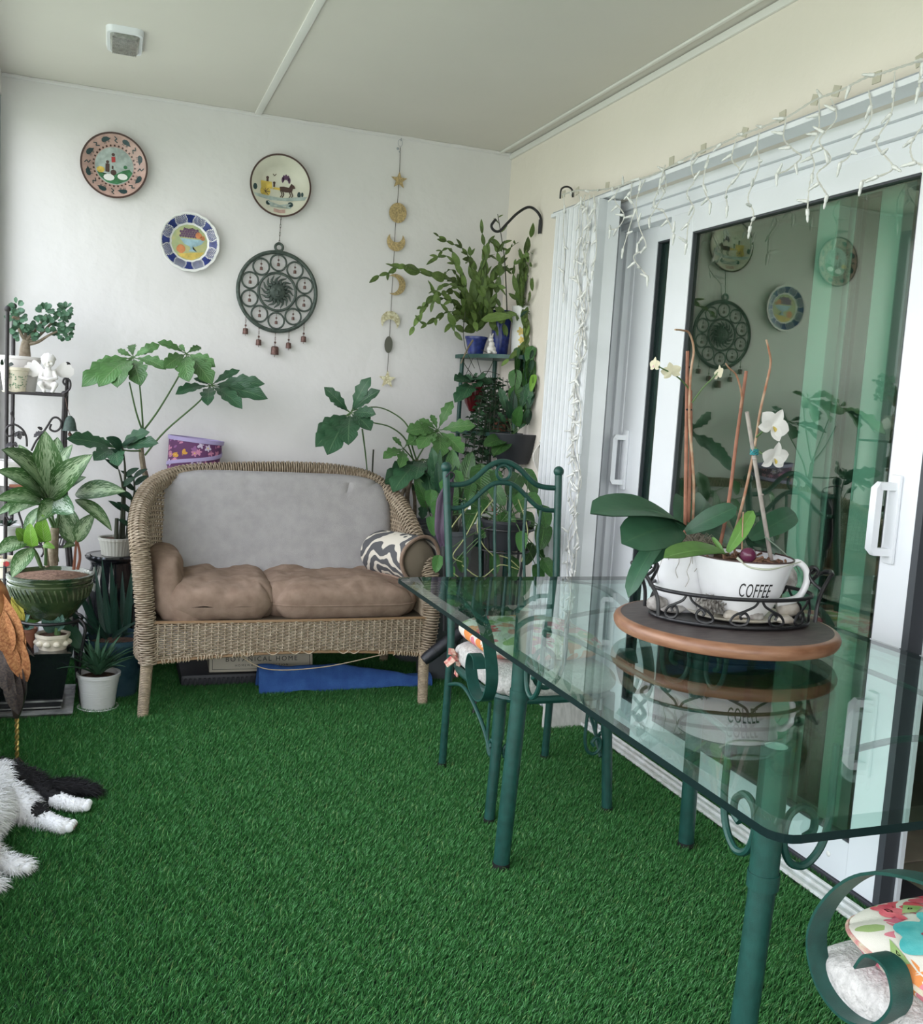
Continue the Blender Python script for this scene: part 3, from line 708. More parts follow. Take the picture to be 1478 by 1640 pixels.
def body(u, v):
    P = path_at(RL, .055+u*.89); q = P.copy(); zt = P.z; z = zt+(.225-zt)*v
    c = V(.69, 4.0, 0); inn = V(c.x-P.x, c.y-P.y, 0)
    if inn.length > 0: inn.normalize()
    return V(P.x, P.y, z)+inn*(.030*sin(pi*min(1, v*1.2))), -inn
b = MB(); weave(b, lambda u, v: body(u, .02+v*.98), 110, 68, amp=.0034, r=.0044); b.build('woven_shell', M_wick, SO)['kind'] = 'stuff'
b = MB(); stakes(b, body, 110, .003, 6); b.build('shell_stakes', M_wickd, SO)['kind'] = 'stuff'
fL, fR = gy(240, 1000, 3.735), gy(680, 990, 3.735)
def apron(u, v):
    x = fL.x+.005+(fR.x-fL.x-.0)*u; zb = .222+.030*sin(pi*u)**.8; zt = .372
    return V(x, 3.728-.012*sin(pi*u), zt+(zb-zt)*v), V(0, -1, 0)
b = MB(); weave(b, apron, 44, 18, amp=.0045, r=.0033, jit=.0003, sides=5); b.build('woven_apron', M_wick, SO)['kind'] = 'stuff'
b = MB()
for i in range(45):
    u = i/44; b.tube([apron(u, j/6)[0] for j in range(7)], .0042, 5)
b.build('apron_stakes', M_wick, SO)['kind'] = 'stuff'
b = MB(); b.tube([apron(i/30, 1.02)[0]+V(0, .004, -.004) for i in range(31)], .007, 6); b.tube([apron(i/30, 0)[0] for i in range(31)], .006, 6); b.build('apron_rod', mat('bare_rattan_rod', (.26, .16, .085), .5), SO)
b = MB()
for u0, u1 in ((.04, .13), (.16, .24), (.28, .32), (.33, .35), (.82, .85), (.88, .97)):
    k = int((u1-u0)*90)+2
    for i in range(k):
        u = u0+(u1-u0)*i/(k-1); c, _ = apron(u, 1.03); c = c+V(0, .004, 0); b.tube([c+V(R.uniform(-.003, .003), .010*cos(t), .012*sin(t)) for t in [2*pi*q/7 for q in range(7)]], .0028, 4, closed=True)
for u in (.33, .42, .5, .55, .68, .72): c, _ = apron(u, 1.0); b.tube(catmull([c+V(-.03, 0, .006), c+V(0, -.006, -.012), c+V(.03, 0, .004)], 5), .0022, 4)
b.tube(catmull([apron(.3, 1.05)[0], gy(430, 1072, 3.73), gy(520, 1068, 3.73), apron(.84, 1.1)[0]], 8), .0022, 4)
b.build('loose_lashing', mat('pale_cane', (.42, .33, .23), .6), SO)['kind'] = 'stuff'
M_wrap = mat('wrapped_cane', (.34, .265, .18), .6, var=.2, vscale=60)
for x, y, lx, ly in ((.139, 3.746, .012, .0), (1.244, 3.727, -.006, .0), (.16, 4.40, 0, 0), (1.26, 4.40, 0, 0)):
    b = MB()
    for i in range(38):
        z = .004+.232*i/37; t = z/.235; cx = x+lx*t; b.lathe([(.0, -.0035), (.019+.003*t, -.0032), (.0212+.003*t, 0), (.019+.003*t, .0032), (0, .0035)], (cx, y, z), 12)
    b.build('leg', M_wrap, SO)
MB().box(.15, 3.76, .355, 1.25, 4.38, .372).build('seat_deck', M_wickd, SO, smooth=False)
# cushions
def cushion(name, c, U, Vv, N, m, label=None, cat='cushion', p=4, k=.55, rc=.35, nz=0.0, nsc=5, res=40, rct=None, folds=None, group=None, piping=None, parent=None, pr=.004, seed=0):
    c, U, Vv, N = Vector(c), Vector(U), Vector(Vv), Vector(N)
    def pos(u, v, s):
        rr2 = (rct if (rct is not None and v > 0) else rc)
        nn = 2+.8/(rr2+.02); au, av = abs(u), abs(v); mx_ = max(au, av); den = (au**nn+av**nn)**(1/nn) if mx_ > 1e-6 else 1; sc_ = mx_/den if mx_ > 1e-6 else 1; x = u*sc_; y = v*sc_
        t = max(0, (1-abs(u)**p))*max(0, (1-abs(v)**p)); t = t**k
        if nz: t *= 1+nz*noise.noise(V(u*nsc, v*nsc, seed))+nz*.5*noise.noise(V(u*nsc*3, v*nsc*3, seed+5))
        if folds: t += folds(u, v)*(s > 0)
        return c+U*x+Vv*y+N*(t*s)
    b = MB()
    for s in (1, -1): b.grid(lambda a, d: pos(-cos(a*pi), -cos(d*pi), s), res, res)
    bm = b.build(name, m, parent)
    if parent is None: tag(bm, label, cat, group)
    if piping:
        q = []; n = 20
        for (a, d) in [(i/n*2-1, -1) for i in range(n)]+[(1, i/n*2-1) for i in range(n)]+[(1-i/n*2, 1) for i in range(n)]+[(-1, 1-i/n*2) for i in range(n)]: q.append(pos(a, d, 0))
        MB().tube(q, pr, 6, closed=True).build('piping', piping, bm)
    bm['_p'] = 0; del bm['_p']
    return bm, pos
def cloth(name, c, c2=None, var=.08, ws=1500, bump=.0008):
    m = mat(name, c, .95, var=var, vscale=22, col2=c2, bump=bump, bscale=450, spec=.15); return m
M_gcush = cloth('grey_woven_fabric', (.35, .335, .335), (.365, .35, .345), bump=.0012)
M_bcush = cloth('taupe_fabric', (.235, .160, .118), (.28, .200, .152))
pl, pr_ = gy(250, 900, 4.12), gy(631, 900, 4.12); top = gy(440, 757, 4.27)
cz0 = .40; ht = top.z-cz0
cb, _ = cushion('back_cushion', ((pl.x+pr_.x)/2, 4.215, cz0+ht/2), ((pr_.x-pl.x)/2, 0, 0), (0, .075, ht/2), (0, -.075, .012), M_gcush, 'large light grey back cushion on the wicker loveseat', p=16, k=.35, rc=.05, rct=.20, res=64, nz=.05, nsc=2,
    folds=lambda u, v: (-.13*sum(math.exp(-((u-a-.04*(v-.7))/.012)**2) for a in (-.27, .05, .28, .62))*max(0, min(1, (v-.62)*6))*max(0, min(1, (.95-v)*8))), piping=M_gcush, pr=.003)
# seat cushions
a0, a1 = gy(424, 960, 3.78), gy(672, 960, 3.78)
cR, _ = cushion('seat_cushion', ((a0.x+a1.x)/2, 4.0, .437), ((a1.x-a0.x)/2, 0, 0), (0, .28, .008), (0, -.012, .082), M_bcush, 'brown seat cushion lying flat on the right half of the loveseat', p=7, k=.36, rc=.22, nz=.20, nsc=2.4, seed=3, res=56, folds=lambda u, v: .14*math.exp(-((v-.3)/.12)**2)*math.exp(-((u-.25)/.35)**2)*-1 + .07*math.exp(-((v+.45+.15*sin(u*3))/.04)**2), group='brown seat cushions', piping=M_bcush, pr=.0035)
b0, b1 = gy(262, 960, 3.78), gy(442, 960, 3.78)
cL, _ = cushion('seat_cushion', ((b0.x+b1.x)/2-.01, 4.0, .435), ((b1.x-b0.x)/2+.02, 0, 0), (0, .28, .006), (0, -.012, .088), M_bcush, 'rumpled brown seat cushion on the left half of the loveseat', p=6, k=.40, rc=.25, nz=.16, nsc=2.0, seed=9, res=60, folds=lambda u, v: .09*sin((u*1.6-v*2.6)*4.0+1.2*sin(u*3))*max(0, .75-abs(u+.15)), group='brown seat cushions')
# upright folded cushion at the left arm: bent continuous cushion
pts = [gy(266, 880, 3.90), gy(264, 920, 3.88), gy(273, 958, 3.85), gy(300, 980, 3.84), gy(345, 986, 3.86)]
sp = catmull(pts, 8)
def bolster(u, v):
    t = v; P = path_at(sp, t); T_ = (path_at(sp, min(1, t+.03))-path_at(sp, max(0, t-.03))).normalized()
    Y_ = V(0, 1, 0); N_ = T_.cross(Y_).normalized(); a = 2*pi*u
    ex = (1-(abs(2*t-1))**5)**.42; hy = .215*max(ex, .02); hn = .074*max(ex, .02)
    ca, sa = cos(a), sin(a); q = P+Y_*(hy*math.copysign(abs(ca)**.7, ca)+.10)+N_*(hn*math.copysign(abs(sa)**.8, sa))
    w = .014*noise.noise(V(q.x*9, q.y*8, q.z*9))+.006*noise.noise(V(q.x*34, q.y*16, q.z*34+3))+.010*max(0, 1-abs(t-.52)*6)*sin(q.y*60+u*12)
    return q+N_*w*math.copysign(1, sa)+T_*w*.3
tag(MB().grid(bolster, 64, 44, closeu=True).build('arm_cushion', M_bcush), 'brown cushion folded upright against the left arm of the loveseat', 'cushion')
# ikat bolster on right arm
M_ikat = mat('ikat_fabric', (.11, .105, .105), .95, bump=.0006, bscale=400, spec=.1)
n = M_ikat.node_tree; tcx = n.nodes.new('ShaderNodeTexCoord'); mpx = n.nodes.new('ShaderNodeMapping'); mpx.inputs['Scale'].default_value = (13, 13, 13); n.links.new(tcx.outputs['Object'], mpx.inputs[0])
sxy = n.nodes.new('ShaderNodeSeparateXYZ'); n.links.new(mpx.outputs[0], sxy.inputs[0])
wv = n.nodes.new('ShaderNodeTexNoise'); wv.inputs['Scale'].default_value = 1.3; wv.inputs['Detail'].default_value = 2; n.links.new(mpx.outputs[0], wv.inputs[0])
wv2 = n.nodes.new('ShaderNodeTexWave'); wv2.wave_type = 'RINGS'; wv2.rings_direction = 'SPHERICAL'; wv2.inputs['Scale'].default_value = .55; wv2.inputs['Distortion'].default_value = 9; wv2.inputs['Detail'].default_value = 1.5; wv2.inputs['Detail Scale'].default_value = 1.4; n.links.new(mpx.outputs[0], wv2.inputs[0])
rp = n.nodes.new('ShaderNodeValToRGB'); rp.color_ramp.elements[0].position = .66; rp.color_ramp.elements[1].position = .72; rp.color_ramp.elements[0].color = (.10, .10, .105, 1); rp.color_ramp.elements[1].color = (.62, .57, .49, 1)
n.links.new(wv2.outputs[0], rp.inputs[0]); n.links.new(rp.outputs[0], n.nodes['Principled BSDF'].inputs['Base Color'])
A, Bp = gy(612, 886, 4.06), gy(676, 899, 3.79)
ax = (Bp-A).normalized(); s1_ = ax.cross(V(0, 0, 1)).normalized(); s2_ = s1_.cross(ax)
ik = thing('bolster_pillow', (A+Bp)/2-V(0, 0, .1), 'rolled pillow with grey and cream ikat cover on the right arm of the loveseat', 'pillow')
Ln = (Bp-A).length
def roll_(rad, t0, t1, a0, a1, sq=1.0):
    def f(u, v):
        t = t0+(t1-t0)*v; a = a0+(a1-a0)*u; r = rad*(1+.05*sin(3*a+1)+.05*noise.noise(V(t*3, a, 1)))
        return A+ax*(t*Ln)+s1_*(r*cos(a)*.95)+s2_*(r*sin(a))
    return f
g = roll_(.102, -.06, .97, -.9, 4.3); g2 = roll_(.095, -.06, .97, -.9, 4.3)
b = MB(); b.grid(g, 40, 16); b.grid(g2, 40, 16); b.build('ikat_cover', M_ikat, ik)
b = MB(); b.tube([g(i/40, 1) for i in range(41)]+[g(1, 1-i/10) for i in range(1, 11)], .008, 7); b.tube([g(0, i/10) for i in range(11)], .008, 7); b.build('cover_edge', M_bcush, ik)
def pf(u, v):
    a = 2*pi*u; t = -.1+1.14*v; ex = (1-abs(2*v-1)**8)**.5; r = .092*max(ex, .02); r *= 1+.04*noise.noise(V(cos(a), sin(a), v*3))
    return A+ax*(t*Ln)+s1_*(r*cos(a)*.95)+s2_*(r*sin(a))
MB().grid(pf, 32, 30, closeu=True).build('inner_pillow', mat('olive_taupe_fabric', (.155, .125, .09), .95, bump=.0006, bscale=400), ik)
# lampshade/bin behind the sofa
M_lil = mat('lilac_ribbon', (.42, .35, .60), .6)
M_flow = mat('floral_print', (.13, .05, .16), .7); n = M_flow.node_tree
def flower_nodes(m, bgc, petals, scale=22, thr=.42, arms=5, seedv=0, centre=(.8, .6, .1)):
    n = m.node_tree; tcx = n.nodes.new('ShaderNodeTexCoord'); vo = n.nodes.new('ShaderNodeTexVoronoi'); vo.inputs['Scale'].default_value = scale; vo.inputs['Randomness'].default_value = .75
    mp = n.nodes.new('ShaderNodeMapping'); mp.inputs['Location'].default_value = (seedv, seedv*.7, seedv*.3); n.links.new(tcx.outputs['Object'], mp.inputs[0])
    nz = n.nodes.new('ShaderNodeTexNoise'); nz.inputs['Scale'].default_value = scale*1.6; n.links.new(mp.outputs[0], nz.inputs[0])
    n.links.new(mp.outputs[0], vo.inputs[0])
    sc = n.nodes.new('ShaderNodeVectorMath'); sc.operation = 'SUBTRACT'; n.links.new(mp.outputs[0], sc.inputs[0]); n.links.new(vo.outputs['Position'], sc.inputs[1])
    se = n.nodes.new('ShaderNodeSeparateXYZ'); n.links.new(sc.outputs[0], se.inputs[0])
    def Mt(op, a, b_=None):
        k = n.nodes.new('ShaderNodeMath'); k.operation = op
        for i, v in enumerate((a, b_)):
            if v is None: continue
            if isinstance(v, (int, float)): k.inputs[i].default_value = v
            else: n.links.new(v, k.inputs[i])
        return k.outputs[0]
    ad = Mt('ADD', se.outputs[0], Mt('MULTIPLY', se.outputs[1], .6))
    an = Mt('ARCTAN2', Mt('ADD', se.outputs[2], Mt('MULTIPLY', se.outputs[1], .8)), ad)
    pet = Mt('MULTIPLY', Mt('COSINE', Mt('MULTIPLY', an, arms)), .10)
    dd = Mt('SUBTRACT', vo.outputs['Distance'], Mt('ADD', pet, Mt('MULTIPLY', Mt('SUBTRACT', nz.outputs[0], .5), .12)))
    mask = Mt('LESS_THAN', dd, thr); cen = Mt('LESS_THAN', vo.outputs['Distance'], thr*.25)
    cr = n.nodes.new('ShaderNodeValToRGB'); cr.color_ramp.interpolation = 'CONSTANT'
    sr = n.nodes.new('ShaderNodeSeparateColor'); n.links.new(vo.outputs['Color'], sr.inputs[0]); n.links.new(sr.outputs[0], cr.inputs[0])
    while len(cr.color_ramp.elements) < len(petals): cr.color_ramp.elements.new(.5)
    for i, c in enumerate(petals): cr.color_ramp.elements[i].position = i/len(petals); cr.color_ramp.elements[i].color = (*c, 1)
    def mix(f, a, b_):
        k = n.nodes.new('ShaderNodeMix'); k.data_type = 'RGBA'; n.links.new(f, k.inputs[0])
        for i, v in ((6, a), (7, b_)):
            if isinstance(v, tuple): k.inputs[i].default_value = (*v, 1)
            else: n.links.new(v, k.inputs[i])
        return k.outputs[2]
    c1 = mix(mask, bgc, cr.outputs[0]); c2 = mix(cen, c1, centre)
    n.links.new(c2, n.nodes['Principled BSDF'].inputs['Base Color'])
flower_nodes(M_flow, (.13, .04, .13), [(.62, .25, .40), (.65, .33, .05), (.60, .50, .66), (.30, .12, .30), (.55, .22, .35)], 30, .40)
q0, q1 = gy(270, 720, 4.50), gy(357, 722, 4.50); bx, by = (q0.x+q1.x)/2, 4.50; rr0 = (q1.x-q0.x)/2
T = thing('floral_basket', (bx, by, .55), 'purple floral print round basket with lilac ribbon trim behind the loveseat', 'basket')
zt = gy(313, 703, 4.50).z
tilt = Matrix.Rotation(radians(5), 4, 'Y')
b = MB(); b.lathe([(0, -.44), (rr0*.80, -.44), (rr0, 0), (rr0-.003, 0), (rr0*.80-.003, -.437), (0, -.437)], (bx, by, zt), 40, tilt, sy=.74); b.build('body', M_flow, T)
b = MB(); b.lathe([(rr0-.001, -.014), (rr0+.004, -.013), (rr0+.005, .004), (rr0-.004, .004), (rr0-.004, -.012)], (bx, by, zt), 40, tilt, sy=.74); b.build('top_ribbon', M_lil, T)
b = MB()
pp = []
for i in range(30):
    a = pi+2*pi*i/29*.62; z = -.125+.09*i/29; r = rr0*(1+.2*z/.44)+.003; pp.append(V(bx, by, zt)+tilt.to_3x3() @ V(r*cos(a), r*sin(a)*.74, z))
b.tube(pp, 1, flat=(.016, .004), up=(0, 0, 1)); b.build('wrap_ribbon', M_lil, T)
# ---- things under the sofa
M_bin = mat('dark_storage_plastic', (.02, .022, .028), .5)
bxh = gy(335, 1077, 4.12).z-.003
b = MB().box(.30, 4.10, 0, .84, 4.40, bxh, .015)
for i in range(26): b.box(.315+i*.0195, 4.093, .012, .324+i*.0195, 4.11, bxh-.015)
tag(b.build('storage_box', M_bin), 'dark ribbed storage box on the turf under the loveseat, left side', 'box')
M_sign = mat('cream_board', (.52, .47, .37), .6); M_ink = mat('sign_ink', (.03, .03, .03), .7)
def textmesh(txt, size, extr=.0006, shear=0.0, sp=1.0):
    c = bpy.data.curves.new('t', 'FONT'); c.body = txt; c.size = size; c.extrude = extr; c.shear = shear; c.space_character = sp; c.align_x = 'CENTER'; c.align_y = 'CENTER'; c.resolution_u = 3
    o = bpy.data.objects.new('t', c); C.objects.link(o); dg = bpy.context.evaluated_depsgraph_get(); me = bpy.data.meshes.new_from_object(o.evaluated_get(dg))
    bpy.data.objects.remove(o); vs = [v.co.copy() for v in me.vertices]; fs = [tuple(p.vertices) for p in me.polygons]; bpy.data.meshes.remove(me); return vs, fs
c0, c1 = gy(335, 1077, 4.12), gy(505, 1064, 4.05)
s0 = V(c0.x, 4.12, c0.z); s1v = V(c1.x, 4.10, c0.z+.001)
T = thing('sign_box', ((s0+s1v)/2), 'cream box lettered with a botanical title, tucked under the loveseat', 'box')
xa = (s1v-s0); Lx = xa.length; xa.normalize(); za = V(0, .28, 1).normalized(); ya = za.cross(xa).normalized()*-1
if ya.y > 0: ya = -ya
Mx = Matrix((xa, -ya, za)).transposed().to_4x4(); Mx.translation = s0
MB().box(0, 0, 0, Lx, .20, .085, .004, M=Mx).build('case', M_sign, T)
b = MB()
for (x0, z0, x1, z1) in ((.012, .010, Lx-.012, .012), (.012, .073, Lx-.012, .075), (.012, .010, .014, .075), (Lx-.014, .010, Lx-.012, .075)): b.box(x0, -.001, z0, x1, .001, z1, M=Mx)
b.build('border_line', M_ink, T, smooth=False)
for txt, sz, zz, spc in (('BOTANICAL HOME', .028, .052, 1.35), ('HOMEWARES COLLECTION', .013, .026, 1.5)):
    vs, fs = textmesh(txt, sz, .0006, 0, spc); w_ = max(v.x for v in vs)-min(v.x for v in vs); k = min(1, (Lx-.05)/w_)
    MB().add([Mx @ V(Lx/2+v.x*k, -.0012+v.z, zz+v.y) for v in vs], fs).build('lettering', M_ink, T, smooth=False)
M_tow = mat('blue_towel', (.03, .09, .30), .98, col2=(.045, .13, .38), vscale=20, bump=.002, bscale=200)
t0, t1 = gz(412, 1110, .0), gz(690, 1104, 0)
def towel(u, v):
    x = t0.x+(1.36-t0.x)*u; y = 3.95+.13*v-.0*u; hgt = .070+.03*sin(u*5+.5)
    z = .022+ (hgt*sin(min(1, v*1.25)*pi)**.6 if 0 < v < .8 else 0)+.014*noise.noise(V(x*9, y*9, 0))+.012*sin(u*9+v*5)*min(1, v*6)
    return V(x, y, max(z, .012))
b = MB(); b.grid(towel, 60, 24); b.grid(lambda u, v: towel(u, v)-V(0, 0, .008), 60, 24)
tag(b.build('towel', M_tow), 'crumpled blue towel on the turf under the loveseat', 'towel')
# black umbrella bundle tip beside the sofa leg
T = thing('folded_umbrella', (1.33, 3.70, .0), 'black folded umbrella leaning beside the right leg of the loveseat', 'umbrella')
u0, u1 = gy(678, 1058, 3.66), gy(738, 1012, 3.66)
b = MB(); b.tube([u0, u0.lerp(u1, .12), u0.lerp(u1, .7), u1], [.020, .025, .026, .024], 14); b.build('canopy_bundle', mat('black_nylon', (.012, .013, .018), .45, bump=.002, bscale=40), T)
b = MB(); b.tube([u0.lerp(u1, .62), u0.lerp(u1, .66)], .0272, 14); b.tube([u0.lerp(u1, .3), u0.lerp(u1, .33)], .0272, 14); b.build('band', M_blk, T)
b = MB(); q = gz(713, 1130, 0); b.tube([u1, gy(728, 1060, 3.68), V(q.x, q.y, .004)], [.008, .007, .005], 8); b.build('shaft', M_blk, T)
# ================================================================ dining table
M_green = mat('green_powder_coat', (0.010, 0.060, 0.048), .42, var=.15, vscale=40, bump=.0004, bscale=500)
M_foot = mat('black_rubber', (.008, .008, .008), .6)
M_cap = mat('clear_cap', (.55, .60, .58), .3)
M_tglass = glass_mat('table_glass', (.77, .91, .86), (1, 1, 1), 1.52)
M_tedge = mat('glass_edge', (.002, .012, .012), .45, spec=.15)
TX0, TX1, TY0, TY1, TZ = .800, 1.792, .955, 2.715, .740
T = thing('dining_table', (1.30, 1.82, 0), 'rectangular clear glass dining table on green metal legs with scroll brackets', 'table')
def orect(ins, c=.035, n=5):
    x0, x1, y0, y1 = TX0+ins, TX1-ins, TY0+ins, TY1-ins; c = max(c-ins*.4, .01); o = []
    for (cx, cy, a0) in ((x1-c, y1-c, 0), (x0+c, y1-c, pi/2), (x0+c, y0+c, pi), (x1-c, y0+c, 3*pi/2)):
        for i in range(n+1): a = a0+pi/2*i/n; o.append((cx+c*cos(a), cy+c*sin(a)))
    return o
o0, o1 = orect(0), orect(.028); n = len(o0)
b = MB(); b.add([(x, y, TZ-.005) for x, y in o0]+[(x, y, TZ) for x, y in o1], [(i, (i+1) % n, (i+1) % n+n, i+n) for i in range(n)]+[tuple(range(n, 2*n))])
b.add([(x, y, TZ-.017) for x, y in o0], [tuple(range(n-1, -1, -1))])
b.build('glass_top', M_tglass, T, smooth=False)
b = MB(); b.add([(x, y, TZ-.017) for x, y in o0]+[(x, y, TZ-.005) for x, y in o0], [(i, (i+1) % n, (i+1) % n+n, i+n) for i in range(n)])
b.build('glass_edge', M_tedge, T, smooth=False)
LX = (1.045, 1.60); LY = (1.275, 2.315)
def bracket(b, x, y, dx, dy):
    pr = [(.125, .718), (.125, .64), (.125, .565), (.112, .515), (.082, .487), (.050, .497), (.034, .535), (.040, .578), (.066, .592), (.092, .574), (.093, .548), (.076, .538)]
    pr = [(s, z+.02) if z < .7 else (s, z) for s, z in pr]
    b.tube(catmull([V(x+dx*s, y+dy*s, z) for s, z in pr], 6), .0068, 8)
for lx in LX:
    for ly in LY:
        b = MB(); sxx = (lx-1.32)*.05; b.tube([V(lx-.0, ly, .7225), V(lx-.0, ly, .50)], .0245, 20); b.tube([V(lx, ly, .505), V(lx, ly, .478)], .0268, 20)
        b.tube([V(lx, ly, .48), V(lx-.02 if lx < 1.3 else lx+.01, ly, .012)], .0225, 20); o = b.build('leg', M_green, T)
        b = MB(); b.tube([V(lx-.02 if lx < 1.3 else lx+.01, ly, .022), V(lx-.02 if lx < 1.3 else lx+.01, ly, .002)], .0245, 16); b.build('rubber_foot', M_foot, o)
        b = MB(); b.tube([V(lx, ly, .7223), V(lx, ly, .7229)], .019, 16); b.build('leg_cap', M_cap, o)
        for dx, dy in ((1 if lx < 1.3 else -1, 0), (0, 1 if ly < 1.8 else -1)):
            b = MB(); bracket(b, lx, ly, dx, dy); b.build('scroll_bracket', M_green, T)
b = MB()
for lx in LX: b.tube(catmull([V(lx, LY[0]+.125, .70), V(lx, LY[0]+.30, .715), V(lx, LY[1]-.30, .715), V(lx, LY[1]-.125, .70)], 8), .0062, 8)
for ly in LY: b.tube(catmull([V(LX[0]+.125, ly, .70), V(1.32, ly, .718), V(LX[1]-.125, ly, .70)], 8), .0062, 8)
b.build('frame_rail', M_green, T)
# ================================================================ chairs
M_boucle = mat('cream_boucle', (.50, .485, .46), 1.0, var=.15, vscale=90, bump=.004, bscale=160, spec=.1)
M_floral = mat('floral_cotton', (.66, .62, .55), .9, bump=.0005, bscale=500, spec=.1)
flower_nodes(M_floral, (.66, .62, .54), [(.62, .10, .12), (.70, .30, .26), (.62, .20, .24), (.68, .25, .08), (.30, .40, .16), (.62, .16, .22)], 15, .50, 5, 3.1, (.75, .45, .15))
def make_chair(cx, cy):
    T = thing('dining_chair', (cx, cy, 0), 'green metal armchair with arched slat back at the far end of the glass table', 'chair', 'green metal dining chairs')
    c = V(cx, cy, 0)   # faces -Y
    def q(x, f, z): return c+V(x, -f, z)
    W2 = .195
    for s in (-1, 1):
        b = MB(); b.tube(catmull([q(s*W2, -.225, .01), q(s*W2*1.0, -.215, .30), q(s*W2, -.215, .48), q(s*(W2+.010), -.275, .80), q(s*(W2+.018), -.315, 1.02)], 6), .0135, 10); b.ball(q(s*(W2+.018), -.316, 1.035), .019, 12, 8)
        o = b.build('rear_post', M_green, T); MB().tube([q(s*W2, -.225, .018), q(s*W2, -.225, .0)], .0165, 12).build('rubber_foot', M_foot, o)
        b = MB(); b.tube([q(s*(W2+.005), .235, .01), q(s*(W2-.01), .222, .27)], .0165, 12); b.tube([q(s*(W2-.01), .222, .26), q(s*(W2-.012), .22, .385)], .0192, 12)
        o = b.build('leg', M_green, T); MB().tube([q(s*(W2+.005), .235, .018), q(s*(W2+.005), .235, 0)], .0185, 12).build('rubber_foot', M_foot, o)
        # armrest strap
        pf = [(-.245, .655), (-.05, .672), (.10, .662), (.215, .625), (.285, .56), (.322, .478), (.30, .415), (.245, .392), (.185, .412), (.150, .465), (.165, .508), (.203, .508), (.222, .478)]
        ax_ = s*(W2+.062)
        pts = catmull([q(ax_-(s*.045 if i == 0 else 0), f, z) for i, (f, z) in enumerate(pf)], 7)
        MB().tube(pts, 1, flat=(.037, .0045), up=(1, 0, 0)).build('armrest', M_green, T)
        b = MB(); b.tube(catmull([q(s*W2, -.21, .30), q(s*W2, -.06, .335), q(s*(W2-.005), .10, .27), q(s*(W2-.012), .20, .17)], 6), .0065, 8); b.build('side_brace', M_green, T)
        # little scrolls beside front leg
        for dx, dy in ((-s, 0), (0, -1)):
            pr = [(.075, .37), (.078, .31), (.078, .26), (.068, .225), (.045, .212), (.026, .226), (.024, .252), (.040, .264), (.053, .250), (.045, .238)]
            b = MB(); b.tube(catmull([q(s*(W2-.008)+dx*a, .225+dy*a, z-.02) for a, z in pr], 5), .0055, 8); b.build('leg_scroll', M_green, T)
    # seat frame
    ring_ = []
    for i in range(40):
        a = 2*pi*i/40; ca, sa = cos(a), sin(a); ring_.append(q((W2+.012)*math.copysign(abs(ca)**.5, ca), .02+.235*math.copysign(abs(sa)**.55, sa), .385))
    MB().tube(ring_, .0125, 8, closed=True).build('seat_frame', M_green, T)
    b = MB()
    for i in range(5): y = -.16+.08*i; b.tube([q(-W2, y+.03, .383), q(W2, y+.03, .383)], .006, 6)
    b.build('seat_slats', M_green, T)['kind'] = 'stuff'
    # back rails
    def bx(x, z): t = (z-.48)/.54; return q(x, -.215-.10*t-.02*sin(pi*min(1, max(0, t))), z)
    w = W2+.014
    b = MB(); b.tube(catmull([bx(x, z) for x, z in ((-w, .975), (-w*.62, .985), (-w*.25, 1.045), (0, 1.062), (w*.25, 1.045), (w*.62, .985), (w, .975))], 8), .0095, 10); b.build('top_rail', M_green, T)
    b = MB(); b.tube(catmull([bx(x, z) for x, z in ((-w, .895), (-w*.66, .905), (-w*.25, .975), (0, .988), (w*.25, .975), (w*.66, .905), (w, .895))], 8), .0085, 10); b.build('middle_rail', M_green, T)
    b = MB(); b.tube([bx(-w+.01, .56), bx(0, .555), bx(w-.01, .56)], .0085, 8); b.build('lower_rail', M_green, T)
    b = MB(); b.tube([bx(.026*cos(2*pi*i/20), 1.024+.026*sin(2*pi*i/20)) for i in range(20)], .006, 6, closed=True); b.build('back_ring', M_green, T)
    for i in range(6):
        x = (-2.5+i)*.060; z1 = (.914, .956, .984, .984, .956, .914)[i]
        b = MB(); b.tube([bx(x, z1), bx(x*.92, .80), bx(x*.92, .558)], .0055, 8); b.build('slat', M_green, T)
    return T
CH1 = make_chair(1.30, 2.83)
CH2 = dup(CH1, (1.30, .815, 0), pi, 'green metal armchair with curled strap arm, nearest the camera at the lower right')
def pad(cx, cy, sgn, lab):
    o, pos = cushion('seat_pad', (cx, cy-.02*sgn, .427 if sgn > 0 else .412), (.205 if sgn > 0 else .222, 0, 0), (0, .232 if sgn > 0 else .25, 0), (0, 0, .042), M_boucle, lab, p=9, k=.35, rc=.12 if sgn > 0 else .04, nz=.06, nsc=3, res=44, group='cream seat pads')
    return o
pad(1.30, 2.815, 1, 'cream boucle seat pad under the pink floral cushion on the far chair')
pad(1.272, .895, -1, 'cream boucle seat pad on the near chair, lower right')
fc, _ = cushion('floral_cushion', (1.31, 2.86, .506), (.200, 0, 0), (0, .20, 0), (0, 0, .046), M_floral, 'pink and green floral cushion on the far chair', cat='cushion', p=4, k=.42, rc=.2, nz=.12, nsc=3, seed=2, group='floral chair cushions')
b = MB()
M_tie = mat('coral_tie', (.42, .07, .07), .9, col2=(.62, .52, .40), vscale=60)
kt = gy(733, 1052, 2.95)
for a, l in ((0.4, .05), (2.6, .045), (3.6, .05), (4.6, .06), (5.4, .045)):
    p1 = kt+V(cos(a)*l, -.012, sin(a)*l); b.tube([kt, kt.lerp(p1, .5)+V(0, -.012, .010), p1], 1, flat=(.028, .004), up=(0, 1, .6))
b.ball(kt, .013); o = b.build('tie_bow', M_tie, fc)
